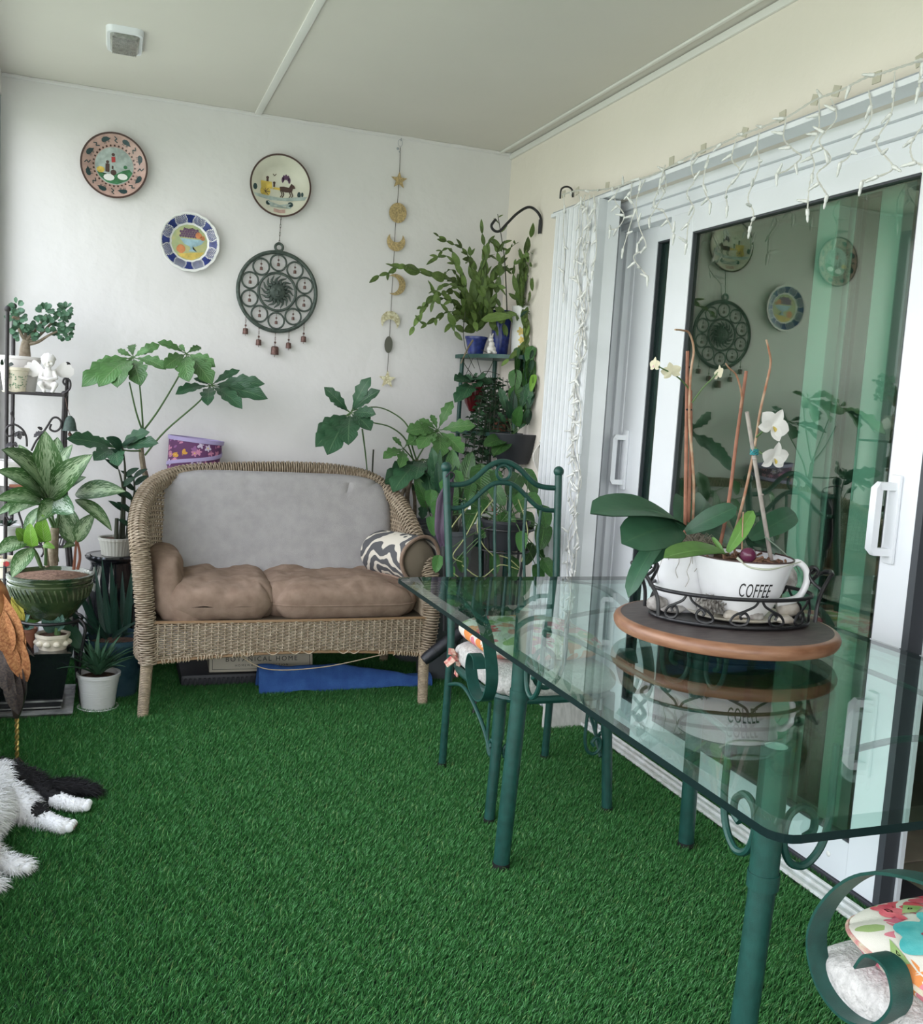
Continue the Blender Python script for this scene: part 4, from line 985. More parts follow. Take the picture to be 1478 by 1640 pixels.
nc, posn = cushion('floral_cushion', (1.27, .945, .486), (.205, 0, 0), (0, .205, 0), (0, 0, .040), M_floral, 'floral cushion with a big teal flower on the near chair, lower right', cat='cushion', p=4, k=.45, rc=.22, nz=.08, nsc=3, seed=6, piping=mat('red_white_piping', (.55, .2, .2), .9, col2=(.6, .55, .4), vscale=70), pr=.004, group='floral chair cushions')
def top_shape(poly, lift, m, nm):
    n = len(poly); cu = sum(p[0] for p in poly)/n; cv = sum(p[1] for p in poly)/n; vs = [posn(cu, cv, 1)+V(0, 0, lift)]; K = 4
    for k in range(1, K+1): vs += [posn(cu+(u-cu)*k/K, cv+(v-cv)*k/K, 1)+V(0, 0, lift) for u, v in poly]
    fs = [(0, 1+i, 1+(i+1) % n) for i in range(n)]
    for k in range(K-1): a = 1+k*n; fs += [(a+i, a+(i+1) % n, a+n+(i+1) % n, a+n+i) for i in range(n)]
    MB().add(vs, fs).build(nm, m, nc, fix=False)
def petals(cu, cv, r, n, dep, m_, ph=0): return [(cu+r*(1-dep+dep*abs(sin(m_*t/2+ph)))*cos(t), cv+r*(1-dep+dep*abs(sin(m_*t/2+ph)))*sin(t)) for t in [2*pi*i/n for i in range(n)]]
def fab(nm, c, c2): return mat(nm, c, .9, col2=c2, vscale=25, bump=.0004, bscale=500, spec=.1)
F_teal = fab('teal_print', (.07, .38, .38), (.16, .52, .50)); F_plum = fab('plum_print', (.20, .035, .06), (.35, .12, .14)); F_red = fab('crimson_print', (.50, .035, .07), (.65, .16, .18)); F_leaf = fab('leaf_print', (.20, .33, .10), (.36, .44, .20)); F_crm = fab('cream_print', (.68, .64, .56), (.74, .70, .62))
top_shape(circ(0, 0, .97, 48), .0012, F_crm, 'printed_ground')
top_shape(petals(-.56, .30, .36, 60, .22, 7), .0024, F_teal, 'printed_flower')
top_shape(petals(-.55, .30, .17, 60, .62, 8, .4), .0036, F_plum, 'printed_flower_heart'); top_shape(circ(-.55, .30, .035, 12), .0046, F_crm, 'printed_stamens')
top_shape(petals(-.15, .72, .24, 50, .5, 6), .0020, F_red, 'printed_flower'); top_shape(petals(-.66, .80, .13, 40, .4, 5), .0020, F_red, 'printed_flower')
top_shape(petals(-.1, -.05, .24, 50, .5, 6), .0020, F_red, 'printed_flower'); top_shape([(-.95, .20), (-.92, .34), (-.90, .46), (-.97, .36), (-.98, .25)], .0020, F_leaf, 'printed_leaf')
top_shape([(-.75, -.30), (-.55, -.20), (-.32, -.26), (-.5, -.38), (-.66, -.38)], .0020, F_leaf, 'printed_leaf'); top_shape([(-.62, .72), (-.5, .66), (-.36, .70), (-.48, .78)], .0028, F_leaf, 'printed_leaf')
# ================================================================ on the table: turntable, wire tray, pots
M_wood = mat('turned_wood', (.19, .085, .045), .4, col2=(.30, .155, .09), vscale=14, stretch=(1, 1, 6)); M_dark = mat('dark_grained_top', (.055, .042, .042), .5, col2=(.10, .08, .075), vscale=30, stretch=(1, 5, 1))
DC = V(1.33, 1.84, 0)
T = thing('wooden_turntable', (DC.x, DC.y, TZ), 'round wooden turntable with dark grained top, standing on the glass table', 'turntable')
b = MB(); b.lathe([(.235, .768), (.246, .770), (.2505, .778), (.2515, .786), (.248, .794), (.243, .7975), (.236, .799), (.236, .790), (.10, .775), (.0, .775)], DC, 72); b.build('rim', M_wood, T)
MB().lathe([(0, .785), (.2365, .785), (.2365, .7985), (0, .7985)], DC, 64).build('top_panel', M_dark, T)
MB().lathe([(.0, .7402), (.13, .7402), (.135, .748), (.12, .756), (.12, .776), (0, .776)], DC, 40).build('base', M_blk, T)
# oval wire tray
e0, e1 = V(1.175, 1.897, 0), V(1.519, 1.807, 0); tc_ = (e0+e1)/2; ax = (e1-e0).normalized(); ay = V(-ax.y, ax.x, 0); A_, B_ = .182, .122
def ov(t, z, k=1): return tc_+ax*(A_*k*cos(t))+ay*(B_*k*sin(t))+V(0, 0, z)
T = thing('wire_tray', tc_+V(0, 0, .7992), 'oval black wrought-iron tray with scroll handles on the wooden turntable', 'tray')
b = MB(); b.add([ov(2*pi*i/48, .801) for i in range(48)]+[ov(2*pi*i/48, .8045) for i in range(48)], [tuple(range(47, -1, -1)), tuple(range(48, 96))]+[(i, (i+1) % 48, (i+1) % 48+48, i+48) for i in range(48)]); b.build('tray_base', M_blk, T)
MB().tube([ov(2*pi*i/64, .805) for i in range(64)], .0042, 8, closed=True).build('lower_rim', M_blk, T)
MB().tube([ov(2*pi*i/64, .868, 1.02) for i in range(64)], .0045, 8, closed=True).build('upper_rim', M_blk, T)
def scr(t0, s, w=.028):
    pts = []
    for (a, z) in ((0, .866), (-.25, .852), (-.9, .84), (-1.5, .83), (-1.75, .815), (-1.3, .808), (-.75, .812), (-.6, .825), (-.85, .836), (-1.15, .83), (-1.05, .822)): pts.append(ov(t0+s*(-a)*w/.15, z+.002, 1.01))
    return catmull(pts, 5)
for t0 in (-.55, -1.45, -2.35, .5, 1.5, 2.5):
    for s in (-1, 1): MB().tube(scr(t0+s*.02, s), .0030, 6).build('scroll', M_blk, T)
for s in (-1, 1):
    o = tc_+ax*(s*A_*1.0)
    def hq(a, w, z): return o+ax*(s*a)+ay*w+V(0, 0, z)
    for w in (-.05, .05):
        b = MB(); b.tube(catmull([hq(0, w*1.1, .81), hq(.004, w, .85), hq(.018, w*.75, .88), hq(.035, w*.55, .905), hq(.046, w*.35, .915)], 5), .0045, 8)
        b.tube(catmull([hq(.020, w*.7, .88), hq(.005, w*.3, .895), hq(-.004, w*.15, .915), hq(.008, w*.05, .928), hq(.018, w*.18, .92), hq(.012, w*.28, .91)], 5), .004, 8); b.build('handle_scroll', M_blk, T)
    b = MB(); b.tube(catmull([hq(.046, -.018, .915), hq(.052, 0, .918), hq(.046, .018, .915)], 5), .006, 8); b.build('handle', M_blk, T)
# plate under the cup
M_enam = mat('white_enamel', (.78, .78, .80), .22, var=.04, vscale=14, spec=.5); M_soil = mat('potting_soil', (.045, .022, .014), .95, col2=(.13, .065, .035), vscale=70, bump=.006, bscale=90)
CU = V(1.372, 1.855, 0)
T = tag(MB().lathe([(0, .8062), (.085, .8062), (.105, .812), (.108, .8155), (.104, .8155), (.084, .8105), (0, .8105)], CU, 48, sx=1.12).build('saucer', mat('cream_saucer', (.66, .60, .47), .3, col2=(.76, .73, .65), vscale=20)), 'cream oval saucer under the large coffee cup planter', 'saucer')
T = thing('cup_planter', CU+V(0, 0, .8115), 'large white cup shaped planter lettered COFFEE on the wire tray', 'planter')
zr = gy(1188, 903, CU.y-.11).z
prof = [(0, .8115), (.05, .8115), (.062, .814), (.078, .835), (.095, .87), (.108, .915), (.115, zr-.004), (.1155, zr)]
b = MB(); b.lathe([(max(r, 0), z) for r, z in prof]+[(.1125, zr), (.104, .90), (.09, .87), (0, .86)], CU, 56); b.build('bowl', M_enam, T)
MB().tube([CU+V(.114*cos(2*pi*i/56), .114*sin(2*pi*i/56), zr+.0005) for i in range(56)], .0022, 6, closed=True).build('dark_rim', mat('dark_rim', (.06, .03, .03), .4), T)
MB().lathe([(0, zr-.012), (.06, zr-.010), (.110, zr-.014), (.108, zr-.02), (0, zr-.03)], CU, 40).build('soil', M_soil, T)
hd = (RT*1+_f*.0); hd = V(hd.x, hd.y, 0).normalized()
b = MB(); hp = catmull([CU+hd*.106+V(0, 0, zr-.02), CU+hd*.128+V(0, 0, zr-.008), CU+hd*.150+V(0, 0, zr-.026), CU+hd*.152+V(0, 0, zr-.060), CU+hd*.134+V(0, 0, zr-.092), CU+hd*.088+V(0, 0, zr-.105)], 8); b.tube(hp, lerpr([.0085, .0078, .0078, .010], len(hp)), 12); b.build('handle', M_enam, T)
vs, fs = textmesh('COFFEE', .046, .0004, .12, 1.1); w_ = max(v.x for v in vs)-min(v.x for v in vs); k = .078/w_
cd = V(-CU.x, -CU.y, 0).normalized(); base_a = atan2(cd.y, cd.x); q_ = gy(1213, 943, CU.y-.09); zt_ = q_.z-.006
def rad_at(z):
    for (a, b_), (c, d) in zip(prof[1:], prof[2:]):
        if z <= d: return a+(c-a)*(z-b_)/(d-b_)
    return .115
b = MB(); vv = []
for v in vs:
    z = zt_+v.y*1.0; r = rad_at(z)+.0008+v.z; a = base_a+.36+(v.x*k)/.105; vv.append(V(CU.x+r*cos(a), CU.y+r*sin(a), z))
b.add(vv, fs).build('lettering', M_ink, T, smooth=False)
PO = V(1.275, 1.945, 0)
T = thing('white_pot', PO+V(0, 0, .8045), 'plain white round pot with trailing air roots behind the coffee cup planter', 'pot')
pz = gy(1085, 872, 1.93).z
b = MB(); b.lathe([(0, .8046), (.052, .8046), (.058, .812), (.066, .86), (.069, pz), (.064, pz), (.06, pz-.02), (0, pz-.025)], PO, 44); b.build('body', M_enam, T)
M_moss = mat('grey_moss', (.20, .18, .14), .95, col2=(.34, .31, .24), vscale=60)
b = MB()
for k in range(230):
    a = R.random()*2*pi; r = .05*sqrt(R.random()); p0 = PO+V(r*cos(a), r*sin(a), pz-.01); a2 = R.random()*6.28
    b.tube(catmull([p0, p0+V(cos(a2)*.02, sin(a2)*.02, .02+.02*R.random()), p0+V(cos(a2+1)*.04, sin(a2+1)*.04, .012*R.random())], 4), .0007, 3, caps=False)
for k in range(9):
    a = -2.2+.9*R.uniform(-1, 1); p0 = PO+V(.066*cos(a), .066*sin(a), pz)
    pts = [p0-V(cos(a)*.02, sin(a)*.02, -.006)]+[PO+V((.071)*cos(a+.10*R.uniform(-1, 1)), .071*sin(a+.1*R.uniform(-1, 1)), pz-.018*j) for j in range(R.randint(2, 6))]
    if len(pts) > 2: b.tube(catmull(pts, 4), .0007, 3, caps=False)
b.build('moss', M_moss, T)['kind'] = 'stuff'
# stones, pine cone
M_st1 = mat('grey_stone', (.20, .18, .165), .9, col2=(.48, .46, .44), vscale=40, bump=.002, bscale=80); M_st2 = mat('white_stone', (.55, .51, .46), .85, col2=(.34, .29, .23), vscale=25, bump=.003, bscale=40)
def stone(x, y, Y, r, m, label, z0=.8125, sd=0):
    c = gz(x, y, z0+r[2])
    b = MB(); bm = bmesh.new(); bmesh.ops.create_icosphere(bm, subdivisions=3, radius=1)
    vs = []
    for v in bm.verts: k = 1+.22*noise.noise(v.co*1.4+V(sd, 0, 0))+.08*noise.noise(v.co*4+V(sd, 3, 0)); vs.append(c+V(v.co.x*r[0]*k, v.co.y*r[1]*k, max(-.92, v.co.z*k)*r[2]))
    bm.verts.index_update(); b.add(vs, [tuple(v.index for v in f.verts) for f in bm.faces]); bm.free()
    o = b.build('stone', m, angle=60); tag(o, label, 'stone', 'decorative stones in the wire tray')
stone(1052, 966, 1.815, (.026, .020, .018), M_st1, 'rough grey stone at the left end of the wire tray', .805, 1)
stone(1078, 975, 1.785, (.030, .018, .010), M_st1, 'flat pale pebble lying left in the wire tray', .805, 2)
stone(1108, 958, 1.775, (.024, .017, .021), M_st2, 'white lumpy stone left of the pine cone', .8155, 3)
stone(1172, 985, 1.712, (.021, .014, .012), M_st2, 'pale rounded stone in front of the coffee cup, center', .8065, 4)
stone(1210, 986, 1.705, (.020, .014, .012), M_st1, 'small grey stone in front of the cup, right of the pale one', .8065, 5)
stone(1262, 975, 1.745, (.030, .020, .020), M_st2, 'large pale stone at the right end of the wire tray', .8055, 6)
stone(1258, 993, 1.705, (.024, .013, .009), M_st2, 'flat stone at the front right edge of the wire tray', .8055, 7)
stone(1262, 928, 1.905, (.022, .022, .034), M_st1, 'tall grey stone standing behind the cup handle', .8055, 8)
pc = gz(1136, 968, .838); T = thing('pine_cone', pc-V(0, 0, .012), 'small grey pine cone in front of the coffee cup planter', 'pine cone')
M_cone = mat('pine_scale', (.10, .085, .075), .8, col2=(.42, .40, .37), vscale=90)
cax = V(.9, -.35, -.05).normalized(); u1 = cax.orthogonal().normalized(); u2 = cax.cross(u1)
MB().ball(pc, (.030, .012, .012), 10, 8).build('core', M_cone, T)
sc0 = None
for i in range(56):
    t = i/55; a = i*2.4; rr1 = .014+.009*sin(pi*min(1, t*1.1)); p0 = pc+cax*(-.034+.064*t); d = u1*cos(a)+u2*sin(a)
    b = MB(); tip = p0+d*rr1+cax*.007; s_ = d.cross(cax)*.0065; b.add([p0-s_*.4, p0+s_*.4, tip+s_, tip-s_, tip+d*.0035-cax*.002], [(0, 1, 2, 3), (3, 2, 4), (0, 3, 4), (1, 4, 2), (0, 4, 1)]); b.build('scale', M_cone, T, smooth=False)
# ---- orchids
G_orch = leaf_mat('orchid_leaf', (.028, .085, .045), (.05, .12, .06), bumpd=.00003); G_orchl = leaf_mat('orchid_leaf_light', (.12, .26, .06), (.20, .36, .12), bumpd=.00003)
leaf_mesh('orch', G_orch, w=.30, bend=.28, fold=.16, shape='strap', tipb=1); leaf_mesh('orchl', G_orchl, w=.24, bend=.18, fold=.18, shape='strap')
leaf_mesh('orchd', G_orch, w=.26, bend=.45, fold=.12, shape='strap')
M_pet = mat('white_petal', (.80, .79, .76), .7, sss=.0, bump=.0003, bscale=200); M_petc = mat('cream_petal', (.48, .45, .31), .7, col2=(.60, .56, .42), vscale=60); M_pinkp = mat('pink_lip', (.50, .16, .32), .6); M_yelc = mat('yellow_lip', (.55, .42, .10), .6)
leaf_mesh('petw', M_pet, w=.85, bend=.15, fold=.10, shape='oval', n=8); leaf_mesh('petc', M_petc, w=.85, bend=.15, fold=.12, shape='oval', n=8); leaf_mesh('lip', M_pinkp, w=.6, bend=.5, fold=.2, shape='obov', n=6); leaf_mesh('lipy', M_yelc, w=.6, bend=.5, fold=.2, shape='obov', n=6)
M_stakeo = mat('orange_wood_stake', (.27, .11, .065), .6, var=.2, vscale=50); M_stem = mat('dry_flower_stem', (.30, .12, .06), .6, col2=(.42, .30, .20), vscale=40); M_bamb = mat('grey_bamboo', (.30, .26, .24), .6, col2=(.42, .38, .34), vscale=30); M_gstem = mat('green_stem', (.09, .17, .06), .5)
def flower(T, c, s, key, lip, fdir, roll=0, squash=1.0):
    fdir = Vector(fdir).normalized(); x = fdir.cross(V(0, 0, 1)).normalized(); z = x.cross(fdir)
    for k, (a, l) in enumerate(((90, 1), (210, .95), (330, .95), (15, 1.05), (165, 1.05))):
        a = radians(a+roll); d = x*cos(a)+z*sin(a)*1.0; leaf(T, key, c, c+d*s*l+fdir*(.12*s), width=1.05 if k > 2 else .78, face=fdir, name='petal')
    leaf(T, lip, c+fdir*.004, c+fdir*s*.35-z*s*.3, face=fdir-z, name='flower_lip')
T = thing('orchid', PO+V(0, 0, pz-.012), 'orchid with broad dark leaves, two wood stakes and small cream flowers, in the white pot', 'orchid')
bc = PO+V(0, 0, pz+.012)
leaf(T, 'orch', gy(1092, 842, 1.93), gy(946, 822, 1.80), 1.0, face=(-.1, -.5, 1))
leaf(T, 'orch', gy(1088, 846, 1.90), gy(996, 870, 1.78), 1.45, face=(-.1, -.8, .7))
leaf(T, 'orchd', gy(1078, 850, 1.88), gy(1006, 957, 1.80), .85, face=(-.8, -.5, .5))
leaf(T, 'orch', gy(1095, 855, 1.90), gy(1032, 905, 1.86), 1.1, face=(-.4, -.6, .6))
leaf(T, 'orch', gy(1085, 850, 1.92), gy(1092, 795, 2.03), 1.3, face=(-.2, -1, .3)); leaf(T, 'orch', gy(1098, 852, 1.90), gy(1180, 812, 1.86), 1.25, face=(.1, -.8, .6)); leaf(T, 'orch', gy(1120, 848, 1.93), gy(1178, 868, 1.98), 1.2, face=(.2, -.8, .5))
leaf(T, 'orch', gy(1100, 850, 1.95), gy(1130, 800, 2.08), 1.3, face=(-.2, -1, .3))
def stick(T, pts, r0, r1, m, nm, n=8, seg=4): b = MB(); P = catmull(pts, seg) if len(pts) > 2 else pts; b.tube(P, lerpr([r0, r1], len(P)), n); return b.build(nm, m, T)
stick(T, [PO+V(-.004, -.01, pz-.02), gy(1099, 700, 1.925), gy(1101, 562, 1.91)], .0046, .0040, M_stakeo, 'stake'); stick(T, [PO+V(.006, -.005, pz-.02), gy(1106, 720, 1.93), gy(1106, 625, 1.92)], .0040, .0034, M_stakeo, 'stake')
stick(T, [PO+V(.02, .0, pz-.02), gy(1111, 790, 1.93), gy(1109, 739, 1.92), gy(1104, 671, 1.91), gy(1106, 599, 1.90), gy(1111, 561, 1.90), gy(1104, 534, 1.89), gy(1092, 529, 1.87), gy(1081, 528, 1.86)], .0036, .0020, M_stem, 'flower_stem')
stick(T, [gy(1103, 622, 1.91), gy(1090, 608, 1.89), gy(1076, 598, 1.87), gy(1060, 590, 1.86), gy(1050, 584, 1.85)], .002, .0014, M_gstem, 'flower_stem'); stick(T, [gy(1108, 645, 1.91), gy(1125, 622, 1.90), gy(1142, 605, 1.89), gy(1150, 596, 1.88)], .002, .0014, M_gstem, 'flower_stem')
flower(T, gy(1075, 596, 1.86), .022, 'petc', 'lipy', (.3, .5, .1), 15); flower(T, gy(1050, 585, 1.85), .018, 'petc', 'lip', (-.9, -.1, .0), 0); flower(T, gy(1149, 598, 1.88), .020, 'petc', 'lip', (.9, -.1, -.1), 10)
for x, y in ((1102, 588), (1103, 656)): b = MB(); p = gy(x, y, 1.915); b.lathe([(.006, -.002), (.0075, 0), (.006, .002), (.006, -.002)], p, 10); b.build('tie', M_foot, T)
T = thing('orchid', CU+V(0, 0, zr-.012), 'orchid with two white flowers and pale green leaves, in the coffee cup planter', 'orchid')
sb = CU+V(-.02, -.02, zr-.012)
leaf(T, 'orchl', gy(1162, 886, 1.81), gy(1063, 893, 1.70), .85, face=(-.1, -.5, .9)); leaf(T, 'orchl', gy(1165, 884, 1.83), gy(1206, 818, 1.86), 1.1, face=(-.5, -.9, .1)); leaf(T, 'orchl', gy(1160, 888, 1.82), gy(1140, 860, 1.84), 1.0, face=(-.3, -.9, .4))
leaf(T, 'orch', gy(1200, 862, 1.88), gy(1274, 822, 1.92), 1.15, face=(0, -.9, .6)); leaf(T, 'orchd', gy(1202, 862, 1.88), gy(1250, 898, 1.92), .9, face=(.5, -.8, .3)); leaf(T, 'orch', gy(1190, 870, 1.90), gy(1165, 818, 1.96), 1.0, face=(-.1, -1, .4)); leaf(T, 'orchd', gy(1195, 868, 1.90), gy(1240, 880, 2.0), 1.0, face=(.2, -.8, .5))
stick(T, [gy(1150, 886, 1.90), gy(1166, 809, 1.90), gy(1180, 700, 1.90), gy(1195, 594, 1.89)], .0044, .0038, M_stakeo, 'stake')
stick(T, [gy(1168, 880, 1.88), gy(1180, 840, 1.88), gy(1193, 790, 1.88), gy(1208, 718, 1.87), gy(1217, 660, 1.87), gy(1227, 616, 1.87), gy(1234, 582, 1.87), gy(1231, 560, 1.86), gy(1227, 544, 1.86)], .0036, .0024, M_stem, 'flower_stem')
stick(T, [gy(1186, 654, 1.89), gy(1188, 636, 1.89), gy(1184, 615, 1.88), gy(1178, 599, 1.88), gy(1168, 590, 1.87), gy(1162, 582, 1.87)], .0030, .0016, M_stem, 'flower_stem')
stick(T, [gy(1190, 930, 1.80), gy(1188, 885, 1.82), gy(1190, 820, 1.85)], .0018, .0014, M_stem, 'flower_stem')
st = stick(T, [gy(1236, 905, 1.86), gy(1217, 790, 1.83), gy(1196, 660, 1.80)], .0052, .0044, M_bamb, 'bamboo_stake')
for x, y, Y in ((1219, 792, 1.83), (1208, 735, 1.815)): MB().lathe([(.0048, -.002), (.0062, 0), (.0048, .002), (.0048, -.002)], gy(x, y, Y), 10).build('bamboo_node', M_bamb, st)
b = MB(); p = gy(1208, 724, 1.812)
for k in range(5): a = k*1.3; b.tube([p+V(cos(a+i*.6)*.009, sin(a+i*.6)*.007, .006*sin(a*2+i*.7)) for i in range(10)], .0016, 5)
b.build('teal_twist_tie', mat('teal_plastic', (.02, .20, .22), .3), T)
stick(T, [gy(1211, 700, 1.86), gy(1222, 690, 1.83), gy(1230, 680, 1.80)], .0022, .0018, M_gstem, 'flower_stem'); stick(T, [gy(1208, 716, 1.85), gy(1222, 728, 1.83), gy(1232, 733, 1.80)], .0022, .0018, M_gstem, 'flower_stem')
flower(T, gy(1236, 682, 1.80), .042, 'petw', 'lipy', (.0, -1, -.1), 25); flower(T, gy(1238, 733, 1.80), .038, 'petw', 'lipy', (.1, -1, -.25), 0)
b = MB(); b.ball(gy(1198, 889, 1.765), (.0185, .017, .017), 16, 12); b.build('purple_bulb', mat('purple_bulb_skin', (.10, .02, .05), .2), T)
stick(T, [gy(1180, 893, 1.77), gy(1200, 908, 1.755), gy(1232, 912, 1.74), gy(1262, 905, 1.75), gy(1282, 900, 1.77)], .0030, .0014, mat('pale_root', (.45, .47, .38), .6), 'air_root', seg=6)
stick(T, [gy(1225, 860, 1.84), gy(1250, 880, 1.84), gy(1270, 900, 1.84), gy(1281, 918, 1.84)], .0016, .0010, mat('pale_root2', (.25, .33, .26), .6), 'air_root', seg=6)
b = MB()
for k in range(50):
    a, r = R.random()*6.28, .10*sqrt(R.random()); p = CU+V(r*cos(a), r*sin(a), zr-.008); d = V(R.uniform(-1, 1), R.uniform(-1, 1), R.uniform(-.2, .5)).normalized(); b.tube([p, p+d*R.uniform(.01, .025)], R.uniform(.0015, .004), 5)
b.build('bark_chips', mat('bark', (.14, .06, .035), .9, col2=(.26, .15, .10), vscale=60), T)['kind'] = 'stuff'
# ================================================================ accordion shutter stack and string lights
M_sh = mat('shutter_white', (.74, .76, .79), .45, var=.04, vscale=5)
T = thing('accordion_shutter', (1.79, 3.70, 0), 'folded stack of white ribbed accordion shutter blades left of the sliding door', 'shutter')
nb = 9
for i in range(nb):
    y0 = 3.42+i*.0425; b = MB(); dp = 0.0 if i else .0
    for (xa, ya, xb, yb) in ((1.735, y0+.010, 1.78, y0+.022), (1.78, y0+.022, 1.828, y0+.006), (1.735, y0+.010, 1.735, y0+.034), (1.735, y0+.034, 1.76, y0+.0415)):
        d = V(yb-ya, -(xb-xa), 0).normalized()*.003
        b.add([V(xa, ya, .012)-d, V(xb, yb, .012)-d, V(xb, yb, .012)+d, V(xa, ya, .012)+d, V(xa, ya, HZ-.01)-d, V(xb, yb, HZ-.01)-d, V(xb, yb, HZ-.01)+d, V(xa, ya, HZ-.01)+d], [(0, 3, 2, 1), (4, 5, 6, 7), (0, 1, 5, 4), (1, 2, 6, 5), (2, 3, 7, 6), (3, 0, 4, 7)])
    for z in (.012,): b.tube([V(1.738, y0+.040, z), V(1.738, y0+.040, HZ-.01)], .007, 8)
    b.build('blade', M_sh, T, smooth=False)
q = gx(930, 713, 1.735); MB().box(1.722, q.y-.012, q.z-.035, 1.737, q.y+.018, q.z+.035, .003).build('lock_cover', M_sh, T)
M_rope = mat('white_rope', (.72, .70, .66), .9, bump=.001, bscale=200)
T = thing('shutter_cord', (1.74, 3.95, .8), 'white cord knotted in loops at the left edge of the shutter', 'cord')
cy_ = lambda x, y: gy(x, y, 3.92)
b = MB()
for k in range(4): b.tube(catmull([cy_(876+k*3, 545), cy_(872+k*2, 600), cy_(873+k*2, 650), cy_(868+k*2, 690), cy_(870+k, 712)], 5), .0032, 6)
b.build('strands', M_rope, T)
for k in range(5):
    w_ = 5+k*2.2; b = MB(); b.tube(catmull([cy_(868, 708), cy_(868-w_, 728), cy_(870-w_*.7, 752), cy_(870, 768-k), cy_(870+w_*.8, 750), cy_(870+w_*.7, 726), cy_(868, 708)], 5), .0038, 6); b.build('loop', M_rope, T)
MB().ball(cy_(868, 707), (.016, .012, .010), 10, 8).build('knot', M_rope, T)
T = thing('cord_hook', V(1.74, 3.92, 2.08), 'small black hook clipped over the top of the white shutter', 'hook')
MB().tube(catmull([gy(897, 318, 3.86), gy(899, 303, 3.86), gy(908, 299, 3.86), gy(916, 304, 3.86), gy(917, 316, 3.86)], 6), .004, 8).build('wire', M_blk, T)
# string lights
M_wire = mat('white_wire', (.62, .61, .57), .5); M_bulb = mat('clear_bulb', (.80, .80, .78), .15, spec=.8); M_tape = mat('aged_tape', (.50, .47, .38), .7)
T = thing('icicle_lights', (1.76, 2.6, 2.09), 'white wired icicle string lights taped along the door head and down the shutter', 'string lights')
bulb = MB(); bulb.lathe([(0, 0), (.0048, 0), (.0052, .004), (.0052, .016), (.0034, .018), (.0038, .028), (.0018, .036), (0, .037)], (0, 0, 0), 7)
bme = None; nbulb = 0
def put_bulb(p, d):
    global bme, nbulb
    d = Vector(d).normalized(); q_ = V(0, 0, 1).rotation_difference(d).to_matrix().to_4x4(); q_.translation = Vector(p)-ORG[T.name]
    if nbulb >= 290: return
    if bme is None:
        o = bulb.build('bulb', M_bulb, T, org=(0, 0, 0), angle=0); bme = o.data
    else: o = bpy.data.objects.new('bulb', bme); C.objects.link(o); o.parent = T
    o.matrix_local = q_; nbulb += 1
def strand(pts, X, every=.055, twist=True, r=.0016, nm='wire_drop'):
    b = MB(); P = catmull(pts, 8)
    for s in (0, 1): b.tube([p+V(0, .0016*cos(i*1.3+s*pi), .0016*sin(i*1.3+s*pi)) for i, p in enumerate(P)], r, 4, caps=False)
    d = 0; nxt = every*.6
    for i in range(1, len(P)):
        d += (P[i]-P[i-1]).length
        if d > nxt: put_bulb(P[i], (R.uniform(-.5, .1), R.uniform(-1, 1), R.uniform(-.8, .6))); nxt += every*R.uniform(.75, 1.3)
    put_bulb(P[-1], (0, R.uniform(-.3, .3), -1))
    b.build(nm, M_wire, T)['kind'] = 'stuff'
XL_ = 1.762
cable = [gx(x, y, XL_) for x, y in ((900, 312), (925, 305), (950, 305), (985, 300), (1010, 290), (1040, 282), (1075, 266), (1105, 250), (1150, 232), (1190, 215), (1230, 200), (1265, 185), (1305, 160), (1345, 145), (1385, 125), (1410, 118), (1440, 108), (1478, 96))]
strand(cable, XL_, .12, r=.0024, nm='main_cable')
for x, y in ((903, 311), (925, 306), (973, 298), (1076, 258), (1127, 238), (1193, 212), (1254, 186), (1306, 160), (1340, 146), (1405, 124), (1475, 96)):
    p = gx(x, y, XL_+.003); a = R.uniform(-.4, .4); s_ = .014
    b = MB(); b.add([p+V(dx, s_*(u*cos(a)-v*sin(a)), s_*(u*sin(a)+v*cos(a))) for dx in (-.003, .0) for u, v in ((-1, -1), (1, -1), (1, 1), (-1, 1))], [(0, 3, 2, 1), (4, 5, 6, 7), (0, 1, 5, 4), (1, 2, 6, 5), (2, 3, 7, 6), (3, 0, 4, 7)]); b.build('tape', M_tape, T, smooth=False)
drops = [((991, 298), (985, 320), (1000, 345), (990, 365), (978, 367)), ((1012, 290), (1010, 318), (1016, 335), (1008, 365), (998, 398)), ((1033, 288), (1020, 320), (1022, 360), (1034, 395), (1015, 412), (1036, 443)),
 ((1066, 264), (1055, 300), (1048, 330), (1064, 340), (1080, 375)), ((1062, 268), (1066, 300), (1052, 330), (1040, 350)), ((1110, 242), (1108, 270), (1112, 290), (1100, 310), (1112, 335), (1102, 358), (1099, 390)), ((1135, 248), (1130, 270), (1126, 300), (1138, 325)),
 ((1178, 224), (1172, 255), (1185, 275), (1164, 305), (1165, 330)), ((1216, 212), (1212, 235), (1215, 262), (1208, 290), (1198, 318), (1206, 340), (1202, 362)), ((1258, 190), (1255, 222), (1270, 240), (1282, 252), (1262, 272), (1245, 278)),
 ((1312, 160), (1310, 210), (1298, 238), (1304, 265), (1296, 295), (1293, 335)), ((1330, 158), (1338, 190), (1312, 225), (1330, 255), (1308, 280), (1325, 312)), ((1390, 145), (1395, 185), (1380, 215), (1360, 250), (1345, 260)), ((1432, 115), (1430, 160), (1425, 190), (1404, 230), (1430, 270), (1380, 290)),
 ((1474, 105), (1472, 140)), ((1478, 200), (1458, 230), (1462, 255), (1478, 265))]
for dr in drops: strand([gx(x+R.uniform(-1, 1), y, XL_+R.uniform(-.006, .004)) for x, y in dr], XL_, .06)
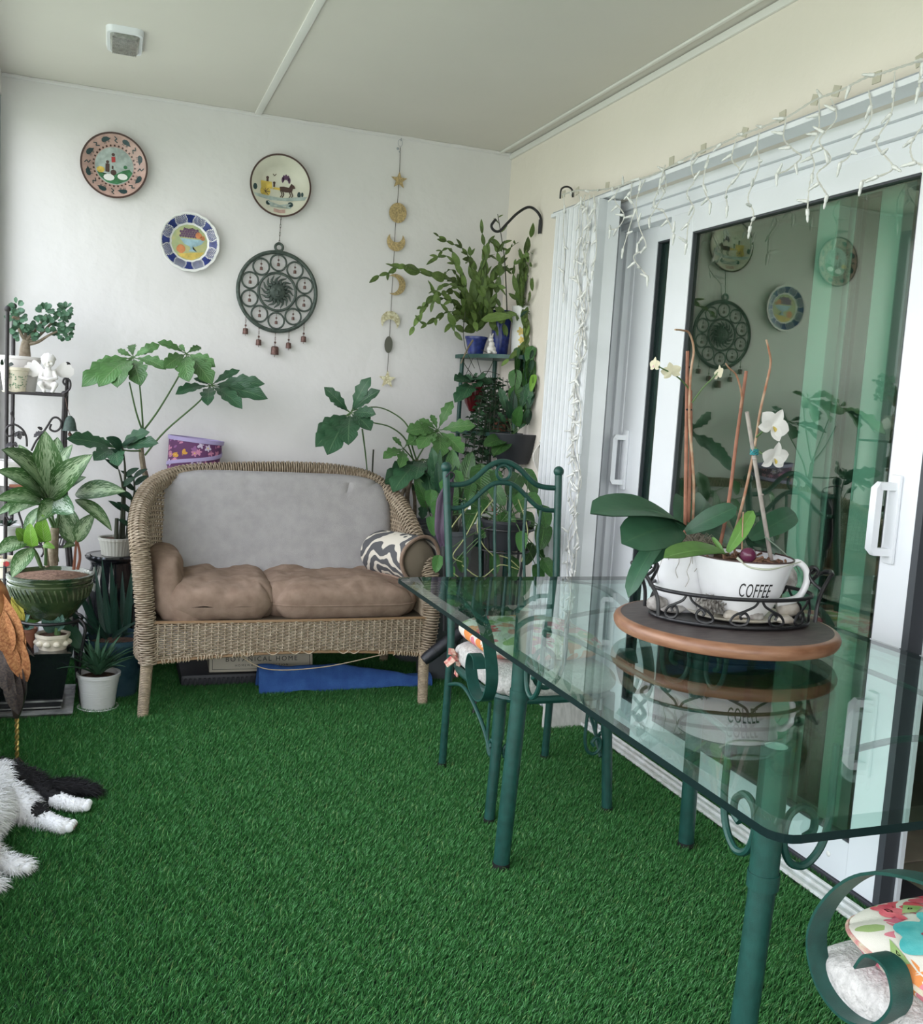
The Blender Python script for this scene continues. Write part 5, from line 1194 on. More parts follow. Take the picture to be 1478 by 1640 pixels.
for k, (xs, ye) in enumerate(((906, 480), (927, 1010), (938, 1000), (949, 560), (957, 440), (933, 1015), (943, 930))):
    pts = []; y = 312; j = 0
    while y < ye:
        t = (y-312)/700.0; xx = xs+(920-xs)*min(1, t*1.5)*.6+R.uniform(-8, 8)-10*t
        if k == 0: xx = 904-10*t+R.uniform(-2, 2)
        pts.append(gx(xx, y, 1.722+R.uniform(-.010, .006))); y += R.uniform(20, 34)
    strand(pts, 1.73, .075 if k else .11)
# leaning board and green frame beside the rail
pA, pB = gz(870, 1172, .0), gz(948, 1166, 0)
M_wwood = mat('whitewashed_wood', (.46, .45, .42), .7, col2=(.60, .58, .55), vscale=14, stretch=(6, 6, .8))
T = thing('wooden_board', ((pA+pB)/2), 'whitewashed board leaning at the foot of the shutter behind the table', 'board')
d_ = (pB-pA); 
b = MB(); tp = [pA, V(pB.x-.02, pB.y, 0), V(pB.x-.02, pB.y+.05, .20), V(pA.x+.08, pA.y+.06, .20), V(pA.x+.02, pA.y+.04, .13)]
b.add([p for p in tp]+[p+V(0, .018, 0) for p in tp], [tuple(range(4, -1, -1)), tuple(range(5, 10))]+[(i, (i+1) % 5, (i+1) % 5+5, i+5) for i in range(5)]); b.build('panel', M_wwood, T, smooth=False)
# ================================================================ plants and pots
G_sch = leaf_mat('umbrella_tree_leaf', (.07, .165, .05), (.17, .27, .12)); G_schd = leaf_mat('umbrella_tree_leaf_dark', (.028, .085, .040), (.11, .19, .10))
G_agl = leaf_mat('variegated_leaf', (.045, .11, .03), (.25, .36, .20), pale=(.36, .46, .28)); G_agl2 = leaf_mat('silver_variegated_leaf', (.06, .14, .06), (.35, .45, .32), pale=(.55, .62, .55)); G_lime = leaf_mat('lime_leaf', (.14, .30, .035), (.28, .42, .14))
G_cac = leaf_mat('flat_cactus_segment', (.11, .175, .045), (.18, .24, .10), var=.5); G_aloe = leaf_mat('aloe_leaf', (.020, .060, .042), (.05, .10, .08)); G_poth = leaf_mat('pothos_leaf', (.035, .105, .025), (.09, .19, .05), var=.5)
G_zz = leaf_mat('glossy_dark_leaf', (.012, .05, .025), (.05, .10, .05)); G_jade = leaf_mat('jade_leaf', (.07, .16, .09), (.09, .18, .10)); G_succ = leaf_mat('blue_grey_leaf', (.06, .13, .10), (.12, .2, .16)); G_fern = leaf_mat('dark_trailing_leaf', (.015, .055, .02), (.04, .1, .04), var=.4)
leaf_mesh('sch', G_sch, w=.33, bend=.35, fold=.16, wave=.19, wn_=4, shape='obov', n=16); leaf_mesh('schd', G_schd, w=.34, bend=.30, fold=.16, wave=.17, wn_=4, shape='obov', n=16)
leaf_mesh('agl', G_agl, w=.34, bend=.35, fold=.22, shape='oval', n=14); leaf_mesh('agl2', G_agl2, w=.52, bend=.25, fold=.15, shape='heart', n=14); leaf_mesh('lime', G_lime, w=.50, bend=.3, fold=.18, shape='heart', n=12)
leaf_mesh('cac', G_cac, w=.30, bend=.15, fold=.10, wave=.08, wn_=4, shape='oval', n=8); leaf_mesh('cacs', G_cac, w=.42, bend=.1, fold=.10, shape='oval', n=6); leaf_mesh('aloe', G_aloe, w=.10, bend=.10, fold=.45, shape='spike', n=8); leaf_mesh('pine', leaf_mat('pineapple_leaf', (.05, .13, .07), (.16, .26, .18)), w=.15, bend=.3, fold=.4, shape='spike', n=8)
leaf_mesh('poth', G_poth, w=.75, bend=.2, fold=.14, shape='heart', n=10, heart=.25); leaf_mesh('zz', G_zz, w=.40, bend=.2, fold=.2, shape='oval', n=8); leaf_mesh('jade', G_jade, w=.62, bend=.15, fold=.10, shape='obov', n=6); leaf_mesh('succ', G_succ, w=.6, bend=.3, fold=.2, shape='obov', n=8)
leaf_mesh('fern', G_fern, w=.35, bend=.3, fold=.1, wave=.1, wn_=4, shape='lance', n=6); leaf_mesh('lilyleaf', G_agl, w=.30, bend=.55, fold=.2, shape='oval', n=14); leaf_mesh('dry', leaf_mat('yellowed_leaf', (.38, .33, .06), (.40, .38, .12)), w=.35, bend=.2, fold=.2, shape='oval', n=8)
M_gst = mat('petiole_green', (.07, .14, .045), .5); M_bst = mat('woody_stem', (.16, .12, .08), .8, col2=(.26, .22, .16), vscale=60, bump=.002, bscale=90); M_dst = mat('dark_stem', (.03, .035, .02), .7)
M_terra = mat('terracotta', (.26, .10, .06), .8, var=.1, vscale=20); M_bgl = mat('black_glaze', (.008, .009, .012), .12, coat=.6); M_blgl = mat('blue_green_glaze', (.012, .035, .055), .15, col2=(.05, .10, .13), vscale=9, coat=.4); M_ggl = mat('green_brown_glaze', (.012, .03, .014), .15, col2=(.05, .075, .03), vscale=12, coat=.5, bump=.003, bscale=40)
M_gpl = mat('grey_plastic', (.10, .11, .12), .6); M_cer = mat('cream_ceramic', (.66, .60, .48), .35, var=.1, vscale=20); M_bisq = mat('white_bisque', (.74, .71, .69), .7, var=.04, vscale=20)
def P(p, Y=None): return gy(p[0], p[1], Y if Y is not None else p[2])
def pot(name, c, r0, r1, h, m, label, soil=True, lip=.006, ribs=0, cat='plant pot', n=40, wob=None, foot=0, group=None):
    c = Vector(c); T = thing(name, c, label, cat, group)
    wb = wob or ((lambda a, z: 1+.012*(1 if sin(a*ribs) > 0 else -1)) if ribs else None)
    b = MB(); b.lathe([(0, 0), (r0, 0), (r0*1.02, .004), (r0+(r1-r0)*.5, h*.5), (r1, h-lip*2.2), (r1+lip*.5, h-lip*2), (r1+lip*.6, h-.001), (r1-lip*.2, h), (r1-lip, h-.003), (r1-lip, h*.84), (0, h*.84)], c, n if not ribs else ribs*4, wob=wb); b.build('body', m, T)
    if soil: MB().lathe([(0, h*.86), (r1*.5, h*.872), (r1-lip*1.1, h*.855), (r1-lip*1.1, h*.845), (0, h*.842)], c, 30).build('soil', M_soil, T)
    return T
def comp(T, key, hub, tips, Y, w=1.0, face=None, depth=.05, hz=0):
    """a whorl of leaflets around a hub pixel; leaflets nearer or farther by turns"""
    h = P(hub, Y)
    for i, t in enumerate(tips):
        tip = gy(t[0], t[1], Y-(t[2] if len(t) > 2 else depth*((i*7 % 5)/2-1)))
        d = tip-h; leaf(T, key, h+d*.12, tip, w*R.uniform(.92, 1.08), face=face or (R.uniform(-.5, .2), -.8, R.uniform(.25, .7)))
        b = MB(); b.tube([h, h+d*.14], .0022, 5); b.build('leaf_stalk', M_gst, T)
def st_(T, pts, r0, r1, m=None, nm='stem'): return stick(T, [P(p) for p in pts], r0, r1, m or M_gst, nm, 7, 5)
# --- left umbrella tree behind the loveseat
c = P((236, 800, 4.50)); pot('round_pot', (c.x, 4.50, 0), .055, .072, .16, M_gpl, 'grey pot of the tall umbrella tree, hidden behind the left end of the loveseat')
T = thing('umbrella_tree', (c.x, 4.50, .14), 'tall umbrella tree with wavy leaves behind the left end of the loveseat', 'plant')
stick(T, [V(c.x, 4.5, .14), P((236, 800, 4.49)), P((229, 746, 4.47)), P((226, 717, 4.46)), P((229, 693, 4.45))], .014, .010, M_bst, 'trunk')
for pts in (((229, 693, 4.45), (218, 660, 4.40), (207, 612, 4.36)), ((229, 690, 4.45), (227, 655, 4.42), (222, 600, 4.38)), ((231, 688, 4.45), (255, 655, 4.42), (287, 601, 4.38), (298, 575, 4.36)), ((232, 729, 4.46), (265, 690, 4.42), (320, 642, 4.38), (336, 618, 4.36)), ((227, 722, 4.46), (205, 722, 4.40), (187, 718, 4.36))): st_(T, pts, .0045, .003)
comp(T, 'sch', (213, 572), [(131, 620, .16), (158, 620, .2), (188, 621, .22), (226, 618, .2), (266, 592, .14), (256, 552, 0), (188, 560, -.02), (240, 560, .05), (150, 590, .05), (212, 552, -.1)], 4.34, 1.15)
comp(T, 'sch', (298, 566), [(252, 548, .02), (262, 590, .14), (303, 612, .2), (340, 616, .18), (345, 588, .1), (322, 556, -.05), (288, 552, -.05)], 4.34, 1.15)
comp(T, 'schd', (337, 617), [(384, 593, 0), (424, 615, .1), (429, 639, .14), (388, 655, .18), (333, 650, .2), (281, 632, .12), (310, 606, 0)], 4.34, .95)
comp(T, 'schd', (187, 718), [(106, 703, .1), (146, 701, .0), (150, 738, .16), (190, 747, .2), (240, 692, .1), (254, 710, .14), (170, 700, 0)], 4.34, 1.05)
# --- zz plant in a ribbed pot on a tall black jar
jc = P((180, 887, 4.30)); jz = jc.z
T = thing('ceramic_jar', (jc.x, 4.30, 0), 'tall glossy black ceramic jar behind the left side of the loveseat', 'jar')
b = MB(); b.lathe([(0, 0), (.08, 0), (.085, .02), (.098, .15), (.105, .32), (.098, .44), (.085, jz-.05), (.088, jz-.03), (.108, jz-.014), (.110, jz-.006), (.104, jz), (.09, jz-.004), (.08, jz-.03), (0, jz-.035)], (jc.x, 4.30, 0), 48); b.build('body', M_bgl, T)
MB().lathe([(0, jz-.012), (.086, jz-.012), (.086, jz-.002), (0, jz-.002)], (jc.x, 4.30, 0), 40).build('lid', M_bgl, T)
for a in (0, pi): b = MB(); b.tube(catmull([V(jc.x+.098*cos(a-1.2), 4.30+.098*sin(a-1.2), .40), V(jc.x+.135*cos(a-1.2), 4.30+.135*sin(a-1.2), .38), V(jc.x+.10*cos(a-1.2), 4.3+.10*sin(a-1.2), .33)], 5), .008, 8); b.build('handle', M_bgl, T)
pr0 = P((185, 889, 4.28)); ph = P((185, 862, 4.28)).z-jz+.006
pot('ribbed_pot', (pr0.x+.003, 4.29, jz-.001), .058, .070, ph, mat('grey_ribbed_ceramic', (.42, .42, .38), .5), 'pale grey ribbed pot standing on the tall black jar', ribs=28)
T = thing('leafy_houseplant', (pr0.x+.003, 4.29, jz+ph*.85), 'dark glossy upright plant in the pale ribbed pot on the black jar', 'plant')
for pts, n_ in ((((192, 865, 4.29), (195, 820, 4.29), (196, 780, 4.28), (190, 752, 4.27)), 3), (((197, 865, 4.29), (199, 800, 4.29), (200, 750, 4.28), (196, 715, 4.27)), 4), (((203, 862, 4.29), (208, 820, 4.30), (215, 790, 4.31), (214, 765, 4.32)), 8), (((205, 862, 4.28), (212, 835, 4.27), (210, 800, 4.28)), 5)):
    s_ = st_(T, pts, .008, .003, M_dst); Q = catmull([P(p) for p in pts], 8)
    for k in range(n_):
        t = .35+.65*k/max(1, n_-1); a = path_at(Q, t); sd = 1 if k % 2 else -1
        leaf(T, 'zz', a, a+V(sd*.055, -.02, .035+.01*R.random()), R.uniform(.8, 1.1), face=(-sd*.3, -.8, .6))
stick(T, [P((186, 866, 4.27)), P((187, 830, 4.27))], .009, .008, G_zz if False else M_dst, 'cut_stem')
leaf(T, 'zz', P((196, 720, 4.28)), P((171, 700, 4.22)), 1.3)
# --- plant rack in the corner
M_rk = mat('rack_iron', (.022, .018, .02), .6, var=.3, vscale=60)
zs1 = P((60, 631, 4.2)).z; zs2 = P((20, 783, 4.2)).z; zs3 = P((15, 875, 4.2)).z
X0, X1, YF, YB = P((20, 600, 4.2)).x-.02, P((103, 632, 4.2)).x, 4.20, 4.46
T = thing('plant_rack', ((X0+X1)/2, 4.33, 0), 'black wrought-iron plant rack with vine scrolls in the back left corner', 'shelf')
zt_ = P((20, 498, 4.2)).z
for x, y, z1 in ((X0, YF, zt_), (X0, YB, zt_+.03), (X1, YF, zs1), (X1, YB, zs1+.12)):
    b = MB(); b.tube(catmull([V(x+(.0 if x < X1 else .07), y-.0, 0), V(x+(0 if x < X1 else .05), y, .25), V(x, y, zs2), V(x, y, z1)], 6), .0075, 8); b.ball((x, y, z1+.006), .0125, 10, 8); b.build('post', M_rk, T)
for z, nm in ((zs1, 0), (zs2, 1), (zs3, 2)):
    b = MB(); b.tube([V(X0, YF, z), V(X1, YF, z), V(X1, YB, z), V(X0, YB, z)], .006, 8, closed=True); b.build('shelf_frame', M_rk, T)
    b = MB()
    for i in range(9): x = X0+(X1-X0)*(i+.5)/9; b.tube([V(x, YF, z), V(x, YB, z)], .003, 5)
    b.build('shelf_wires', M_rk, T)['kind'] = 'stuff'
sw = lambda p: P(p, 4.19)
for pl_ in ([(103, 630), (112, 622), (112, 610), (104, 606), (101, 612), (106, 618)], [(43, 715), (42, 700), (36, 688), (24, 680), (14, 682), (9, 690), (13, 698), (20, 696), (22, 690)], [(20, 681), (22, 670), (18, 663), (20, 658)],
            [(50, 722), (58, 706), (68, 694), (76, 682), (84, 670), (92, 669), (98, 676), (96, 686), (88, 691), (80, 687), (82, 679)], [(6, 840), (8, 826), (14, 832), (20, 828)], [(60, 832), (58, 860), (70, 880), (66, 892)], [(38, 858), (36, 840), (30, 820), (36, 815)]):
    b = MB(); b.tube(catmull([sw(p) for p in pl_], 5), .0042, 7); b.build('vine_scroll', M_rk, T)
leaf_mesh('iron', M_rk, w=.75, bend=.1, fold=.15, wave=.2, wn_=3, shape='heart', n=8)
for p, q in (((30, 690), (33, 704)), ((32, 692), (40, 698)), ((28, 692), (24, 700)), ((66, 692), (54, 700)), ((68, 688), (60, 684)), ((70, 690), (66, 704)), ((20, 710), (8, 716)), ((22, 708), (28, 716))): leaf(T, 'iron', sw(p), sw(q)+V(0, -.004, 0), name='iron_leaf')
# jade plant
jx = P((31, 625, 4.34)); jr = .085
T = pot('scalloped_pot', (jx.x, 4.345, zs1+.0035), .058, .078, P((31, 572, 4.34)).z-zs1, M_bisq, 'large white scalloped pot at the top of the plant rack', wob=lambda a, z: 1+.02*sin(8*a))
jb = V(jx.x+.02, 4.345, P((31, 575, 4.34)).z)
T = thing('jade_plant', jb-V(0, 0, .02), 'jade plant with a thick trunk in the white scalloped pot', 'plant')
stick(T, [jb-V(0, 0, .02), P((40, 560, 4.34)), P((42, 545, 4.34))], .026, .014, M_bst, 'trunk', 10)
for pts in (((41, 552, 4.34), (60, 548, 4.33), (80, 536, 4.32), (100, 528, 4.32)), ((42, 545, 4.34), (52, 535, 4.34), (62, 522, 4.34), (74, 505, 4.33)), ((41, 546, 4.34), (32, 530, 4.33), (30, 512, 4.32), (28, 495, 4.32)), ((43, 546, 4.34), (40, 530, 4.35), (42, 518, 4.35)), ((44, 548, 4.34), (60, 540, 4.35), (85, 515, 4.36), (103, 498, 4.36)), ((30, 512, 4.32), (22, 508, 4.31), (18, 512, 4.31))): st_(T, pts, .008, .003, M_bst, 'branch')
for (x, y, rr2, k) in ((26, 492, 9, 10), (30, 508, 11, 12), (20, 512, 6, 6), (32, 530, 12, 16), (46, 535, 12, 14), (55, 528, 9, 10), (72, 500, 11, 14), (76, 520, 11, 12), (104, 497, 9, 14), (100, 508, 9, 12), (106, 520, 9, 12), (103, 535, 8, 8), (96, 530, 8, 8), (63, 520, 8, 8)):
    for i in range(int(k*1.6)):
        a = R.random()*6.28; q = rr2*sqrt(R.random()); o_ = P((x+q*cos(a)*.7, y+q*sin(a)*.7, 4.34+R.uniform(-.04, .03))); d = V(cos(a), R.uniform(-.8, .2), -sin(a)*.8+.2).normalized()
        leaf(T, 'jade', o_, o_+d*.026, R.uniform(1.0, 1.3), face=(R.uniform(-.6, .3), -.8, R.uniform(.1, .8)))
# small patterned pot
px0 = P((25, 622, 4.24)); T = pot('patterned_pot', (px0.x, 4.245, zs1+.0045), .036, .046, P((25, 590, 4.24)).z-zs1, M_cer, 'small cream pot patterned with tiny green sprigs on the plant rack')
b = MB()
for i in range(60):
    a = R.uniform(pi, 2*pi)+.1; z = zs1+.015+R.random()*.06; rr3 = .036+.010*(z-zs1)/.085+.0012; cc0 = V(px0.x+rr3*cos(a), 4.245+rr3*sin(a), z); t_ = V(-sin(a), cos(a), 0); k = R.random()*3
    u_ = t_*cos(k)+V(0, 0, sin(k)); v_ = t_*-sin(k)+V(0, 0, cos(k)); b.add([cc0-u_*.004, cc0+v_*.002, cc0+u_*.004, cc0-v_*.002], [(0, 1, 2, 3)])
b.build('sprig_pattern', M_grn2, T, smooth=False, fix=False)['kind'] = 'stuff'
T2 = thing('seedling', (px0.x-.02, 4.245, zs1+.07), 'small green seedling in the patterned pot on the rack', 'plant')
for q in (((8, 585), (14, 572)), ((12, 586), (22, 584)), ((6, 584), (2, 576))): leaf(T2, 'zz', P(q[0], 4.24), P(q[1], 4.21), 1.5)
MB().lathe([(0, 0), (.046, 0), (.052, .006), (.049, .006), (.044, .003), (0, .003)], (px0.x, 4.245, zs1+.0), 32).build('saucer', M_cer, T)
# cherub figurine
ca = P((78, 632, 4.235)); cz = zs1+.006; Sg = .30/1.0; s_ = (P((78, 568, 4.235)).z-zs1)/1.0
def cb(x, y, z): return V(ca.x+x*s_, 4.24+y*s_, cz+z*s_)
T = thing('cherub_figurine', (ca.x, 4.24, cz-.0), 'white cherub figurine with wings sitting on the plant rack', 'figurine')
bl = [(cb(-.02, .02, .42), (.15*s_, .12*s_, .20*s_)), (cb(0, 0, .24), (.18*s_, .15*s_, .15*s_)), (cb(-.02, -.02, .80), (.155*s_, .150*s_, .165*s_)), (cb(-.02, .02, .86), (.165*s_, .155*s_, .135*s_)), ('c', cb(-.02, 0, .56), cb(-.02, 0, .68), .07*s_, .07*s_),
      ('c', cb(-.15, 0, .53), cb(-.20, -.10, .38), .055*s_, .045*s_), ('c', cb(-.20, -.10, .38), cb(-.02, -.20, .34), .045*s_, .038*s_), ('c', cb(.12, 0, .53), cb(.18, -.10, .38), .055*s_, .045*s_), ('c', cb(.18, -.10, .38), cb(.0, -.20, .34), .045*s_, .038*s_),
      ('c', cb(-.09, 0, .20), cb(-.18, -.22, .22), .085*s_, .075*s_), ('c', cb(-.18, -.22, .22), cb(-.10, -.18, .05), .065*s_, .045*s_), ('c', cb(.08, 0, .20), cb(.16, -.22, .22), .085*s_, .075*s_), ('c', cb(.16, -.22, .22), cb(.10, -.18, .05), .065*s_, .045*s_),
      (cb(-.1, -.22, .045), (.05*s_, .08*s_, .04*s_)), (cb(.1, -.22, .045), (.05*s_, .08*s_, .04*s_)), (cb(-.02, -.172, .77), (.022*s_, .03*s_, .022*s_)), (cb(-.10, -.12, .74), (.05*s_, .045*s_, .045*s_)), (cb(.06, -.12, .74), (.05*s_, .045*s_, .045*s_)), (cb(-.02, -.15, .68), (.04*s_, .03*s_, .03*s_))]
for k in range(26): a = k*2.4; t = acos_ = 1-(k/26)*1.1; rr4 = sqrt(max(0, 1-t*t)); bl.append((cb(-.02+.155*rr4*cos(a), .02+.15*rr4*sin(a)*(1 if sin(a) > 0 else .75), .84+.14*t), (.035*s_, .035*s_, .035*s_)))
remesh('body', bl, M_bisq, T, vox=.0022, smooth=2)
b = MB(); b.tube([cb(-.10, -.155, .80), cb(-.06, -.165, .793)], .0012, 5); b.tube([cb(.02, -.165, .793), cb(.06, -.155, .80)], .0012, 5); b.tube([cb(-.055, -.172, .715), cb(-.02, -.176, .708), cb(.015, -.172, .715)], .001, 5); b.build('face_lines', M_cer, T)
for sg in (-1, 1):
    for k in range(6):
        b = MB(); base_ = cb(sg*.12, .10, .48+.02*k); a = radians(70-24*k); L_ = (.44-.03*k)*s_; tipw = base_+V(sg*cos(a)*L_*.95+sg*.02, .04*s_, sin(a)*L_*.75)
        d = tipw-base_; n_ = V(0, 1, 0); sd = d.cross(n_).normalized()*.065*s_*1.3
        Q = catmull([base_, base_+d*.5+V(0, .0, .0), tipw], 5); b.tube(Q, [1, 1.2, 1.4, 1.5, 1.6, 1.7, 1.7, 1.65, 1.5, 1.2, .6][:len(Q)], flat=(sd.length, .008), up=sd.normalized()); b.build('wing_feather', M_bisq, T)
# bell on the rack
bc_ = P((112, 680, 4.19)); T = thing('hanging_bell', (bc_.x, 4.19, P((112, 700, 4.19)).z), 'small dark green bell hanging from the right end of the rack', 'bell')
bz = P((112, 690, 4.19)).z; bh = P((112, 666, 4.19)).z-bz; r_ = bh*.50
MB().lathe([(r_, bz), (r_*.86, bz+bh*.12), (r_*.74, bz+bh*.5), (r_*.55, bz+bh*.82), (r_*.2, bz+bh), (0, bz+bh), (0, bz+bh*.9), (r_*.7, bz+bh*.12), (r_*.92, bz)], (bc_.x, 4.19, 0), 24).build('bell_body', mat('green_patina', (.022, .04, .032), .6, col2=(.05, .085, .07), vscale=70), T)
b = MB(); b.tube([(bc_.x, 4.19, bz+bh), P((107, 650, 4.19)), V(X1+.005, 4.19, zs1-.01)], .0012, 5); b.tube([(bc_.x, 4.19, bz+bh*.3), (bc_.x, 4.19, bz-.012)], .003, 6); b.ball((bc_.x, 4.19, bz-.014), .008, 8, 6); b.build('clapper', M_rust, T)
# shelf 2 and 3 crockery
c2 = P((20, 778, 4.27)); pot('fluted_bowl', (c2.x-.0, 4.30, zs2+.006), .055, .075, .10, M_bisq, 'white fluted bowl on the middle shelf of the rack behind the leaves', ribs=12, soil=False, cat='bowl')
tag(MB().box(X0+.012, YF-.0, zs2+.0045, X1-.06, YF+.006, zs2+.018, .002).build('shelf_edge_tray', M_terra), 'narrow terracotta coloured tray edge on the middle shelf of the rack', 'tray')
c3 = P((12, 868, 4.25)); T = pot('white_mug', (c3.x, 4.27, zs3+.0065), .038, .046, .07, M_white, 'small white mug planted with a dark succulent on the lower shelf of the rack')
T = thing('succulent', (c3.x, 4.27, zs3+.07), 'small dark spiky succulent in the white mug on the rack', 'plant')
for k in range(22): a = k*2.4; leaf(T, 'zz', V(c3.x, 4.27, zs3+.068), V(c3.x+.035*cos(a), 4.27+.03*sin(a), zs3+.085+.015*R.random()), .7, face=(0, -.3, 1))
c4 = P((9, 925, 4.22)); z4 = P((9, 932, 4.20)).z; T = pot('flower_mug', (c4.x-.0, 4.24, z4), .040, .044, P((9, 892, 4.24)).z-z4, M_cer, 'cream mug with a red flower motif low on the rack', soil=False, cat='mug')
f_ = P((10, 903, 4.194)); 
for nm, r_, m_, l_ in (('painted_flower', .011, M_red2, .0), ('painted_ring', .0, M_dkgreen, 0)):
    if r_: MB().lathe([(0, 0), (r_, 0), (r_, .001), (0, .001)], f_, 14, Matrix.Rotation(pi/2, 4, 'X')).build(nm, m_, T)
b = MB(); b.tube([V(c4.x+.046*cos(2*pi*i/30), 4.24+.046*sin(2*pi*i/30), z4+.012) for i in range(30)], .0015, 5, closed=True); b.tube([V(c4.x+.047*cos(2*pi*i/30), 4.24+.047*sin(2*pi*i/30), z4+.06) for i in range(30)], .0015, 5, closed=True); b.build('painted_band', M_dkgreen, T)
b = MB(); b.tube([V(X0, YF, z4-.004), V(X1+.02, YF, z4-.004), V(X1+.02, YB, z4-.004), V(X0, YB, z4-.004)], .006, 8, closed=True)
for i in range(9): x = X0+(X1-X0)*(i+.5)/9; b.tube([V(x, YF, z4-.004), V(x, YB, z4-.004)], .003, 5)
b.build('shelf_frame', M_rk, bpy.data.objects['plant_rack'])
# --- big green glazed bowl with aglaonema on an iron stand
ga, gb = P((10, 925, 3.93)), P((150, 920, 3.93)); gc = V((ga.x+gb.x)/2, 3.93, 0); gr = (gb.x-ga.x)/2; gz1 = P((80, 928, 3.93-.17)).z; gz0 = P((95, 985, 3.93-.11)).z
pz1 = P((80, 918, 3.93)).z; pz0 = pz1-.165
T = thing('glazed_bowl', (gc.x, 3.93, pz0), 'wide dark green glazed bowl planter with carved relief, on an iron stand', 'plant pot')
MB().lathe([(0, pz0), (gr*.52, pz0), (gr*.60, pz0+.015), (gr*.86, pz0+.07), (gr*.98, pz0+.125), (gr*.96, pz0+.14), (gr*1.0, pz1-.01), (gr*1.01, pz1), (gr*.95, pz1+.002), (gr*.92, pz1-.01), (gr*.90, pz1-.03), (0, pz1-.035)], (gc.x, 3.93, 0), 60).build('body', M_ggl, T)
b = MB()
for k in range(44):
    a = 2*pi*k/44; 
    b.tube([V(gc.x+q*cos(a+dd), 3.93+q*sin(a+dd), z) for q, dd, z in ((gr*.985, 0, pz0+.125), (gr*.955, .05, pz0+.105), (gr*.89, .10, pz0+.08))], .0035, 5)
for z, q in ((pz0+.135, .985), (pz0+.152, .995)): b.tube([V(gc.x+gr*q*cos(2*pi*i/60), 3.93+gr*q*sin(2*pi*i/60), z) for i in range(60)], .003, 5, closed=True)
b.build('carved_relief', mat('relief_glaze', (.03, .05, .022), .15, col2=(.12, .15, .08), vscale=25, coat=.5), T)['kind'] = 'stuff'
MB().lathe([(0, pz1-.012), (gr*.6, pz1-.008), (gr*.93, pz1-.014), (gr*.93, pz1-.02), (0, pz1-.03)], (gc.x, 3.93, 0), 40).build('soil', mat('coir_mulch', (.12, .06, .035), .95, col2=(.24, .14, .09), vscale=60, bump=.006, bscale=80), T)
T = thing('iron_plant_stand', (gc.x, 3.93, 0), 'black iron plant stand with curved legs under the green glazed bowl', 'plant stand')
b = MB(); b.tube([V(gc.x+.115*cos(2*pi*i/36), 3.93+.115*sin(2*pi*i/36), pz0-.008) for i in range(36)], .006, 8, closed=True); b.build('ring', M_blk, T)
for k in range(3):
    a = radians(-25+120*k); b = MB(); b.tube(catmull([V(gc.x+q*cos(a), 3.93+q*sin(a), z) for q, z in ((.09, pz0-.03), (.115, pz0-.006), (.140, pz0-.04), (.125, pz0-.14), (.12, .12), (.13, .03), (.15, .004))], 6), .0065, 8); b.build('leg', M_blk, T)
T = thing('variegated_houseplant', (gc.x, 3.93, pz1-.01), 'bushy variegated green plant in the wide green glazed bowl', 'plant')
b0 = (84, 905, 3.95)
stick(T, [P(b0), P((86, 870, 3.95)), P((88, 845, 3.95))], .020, .015, M_bst, 'trunk', 10); stick(T, [P((76, 908, 3.9)), P((73, 880, 3.9)), P((72, 868, 3.9))], .008, .006, M_bst, 'trunk', 8)
for pts in (((88, 848, 3.95), (82, 820, 3.95), (76, 790, 3.95)), ((86, 846, 3.95), (78, 828, 3.93), (68, 805, 3.92)), ((90, 846, 3.95), (94, 820, 3.96), (92, 800, 3.96)), ((92, 900, 3.96), (87, 860, 3.97), (90, 830, 3.98)), ((73, 905, 3.86), (73, 885, 3.85), (72, 868, 3.84)), ((64, 905, 3.88), (55, 885, 3.84), (42, 865, 3.80)), ((66, 908, 3.86), (60, 890, 3.82), (52, 876, 3.78)), ((118, 912, 3.98), (120, 890, 3.97), (122, 865, 3.96)), ((124, 912, 3.98), (128, 890, 3.98), (122, 860, 3.97))): st_(T, pts, .0065, .004, M_gst if pts[0][0] < 110 else M_terra)
for a, t, w in (((76, 800, 3.93), (72, 690, 3.86), 1.3), ((74, 795, 3.93), (3, 720, 3.72), 1.35), ((72, 800, 3.92), (-6, 754, 3.74), 1.1), ((70, 805, 3.92), (-8, 800, 3.74), 1.0), ((68, 806, 3.92), (14, 826, 3.74), 1.15), ((66, 806, 3.92), (-6, 826, 3.78), .9), ((75, 790, 3.96), (60, 715, 4.05), 1.2),
                ((78, 800, 3.93), (148, 728, 3.80), 1.15), ((80, 795, 3.94), (116, 712, 3.95), 1.15), ((82, 800, 3.94), (138, 764, 3.90), 1.2), ((92, 802, 3.92), (60, 836, 3.78), 1.3), ((84, 790, 3.95), (92, 700, 4.02), 1.1), ((70, 790, 3.95), (30, 712, 3.98), 1.1), ((120, 792, 3.95), (201, 787, 3.86), 1.2), ((90, 800, 3.94), (140, 742, 4.02), 1.0), ((66, 812, 3.93), (40, 860, 3.86), 1.0),
                ((118, 870, 3.96), (96, 818, 3.98), 1.4), ((122, 868, 3.96), (152, 822, 3.93), 1.4), ((120, 872, 3.96), (100, 878, 3.90), 1.1), ((124, 866, 3.97), (112, 812, 4.02), 1.2)): leaf(T, 'agl', P(a), P(t), w, face=(R.uniform(-.5, .1), -.75, R.uniform(.4, .8)))
leaf(T, 'agl2', P((84, 800, 3.92)), P((118, 822, 3.76)), 1.1, face=(-.2, -1, .35)); leaf(T, 'lilyleaf', P((120, 800, 3.95)), P((179, 850, 3.88)), 1.0, face=(.1, -.7, .7))
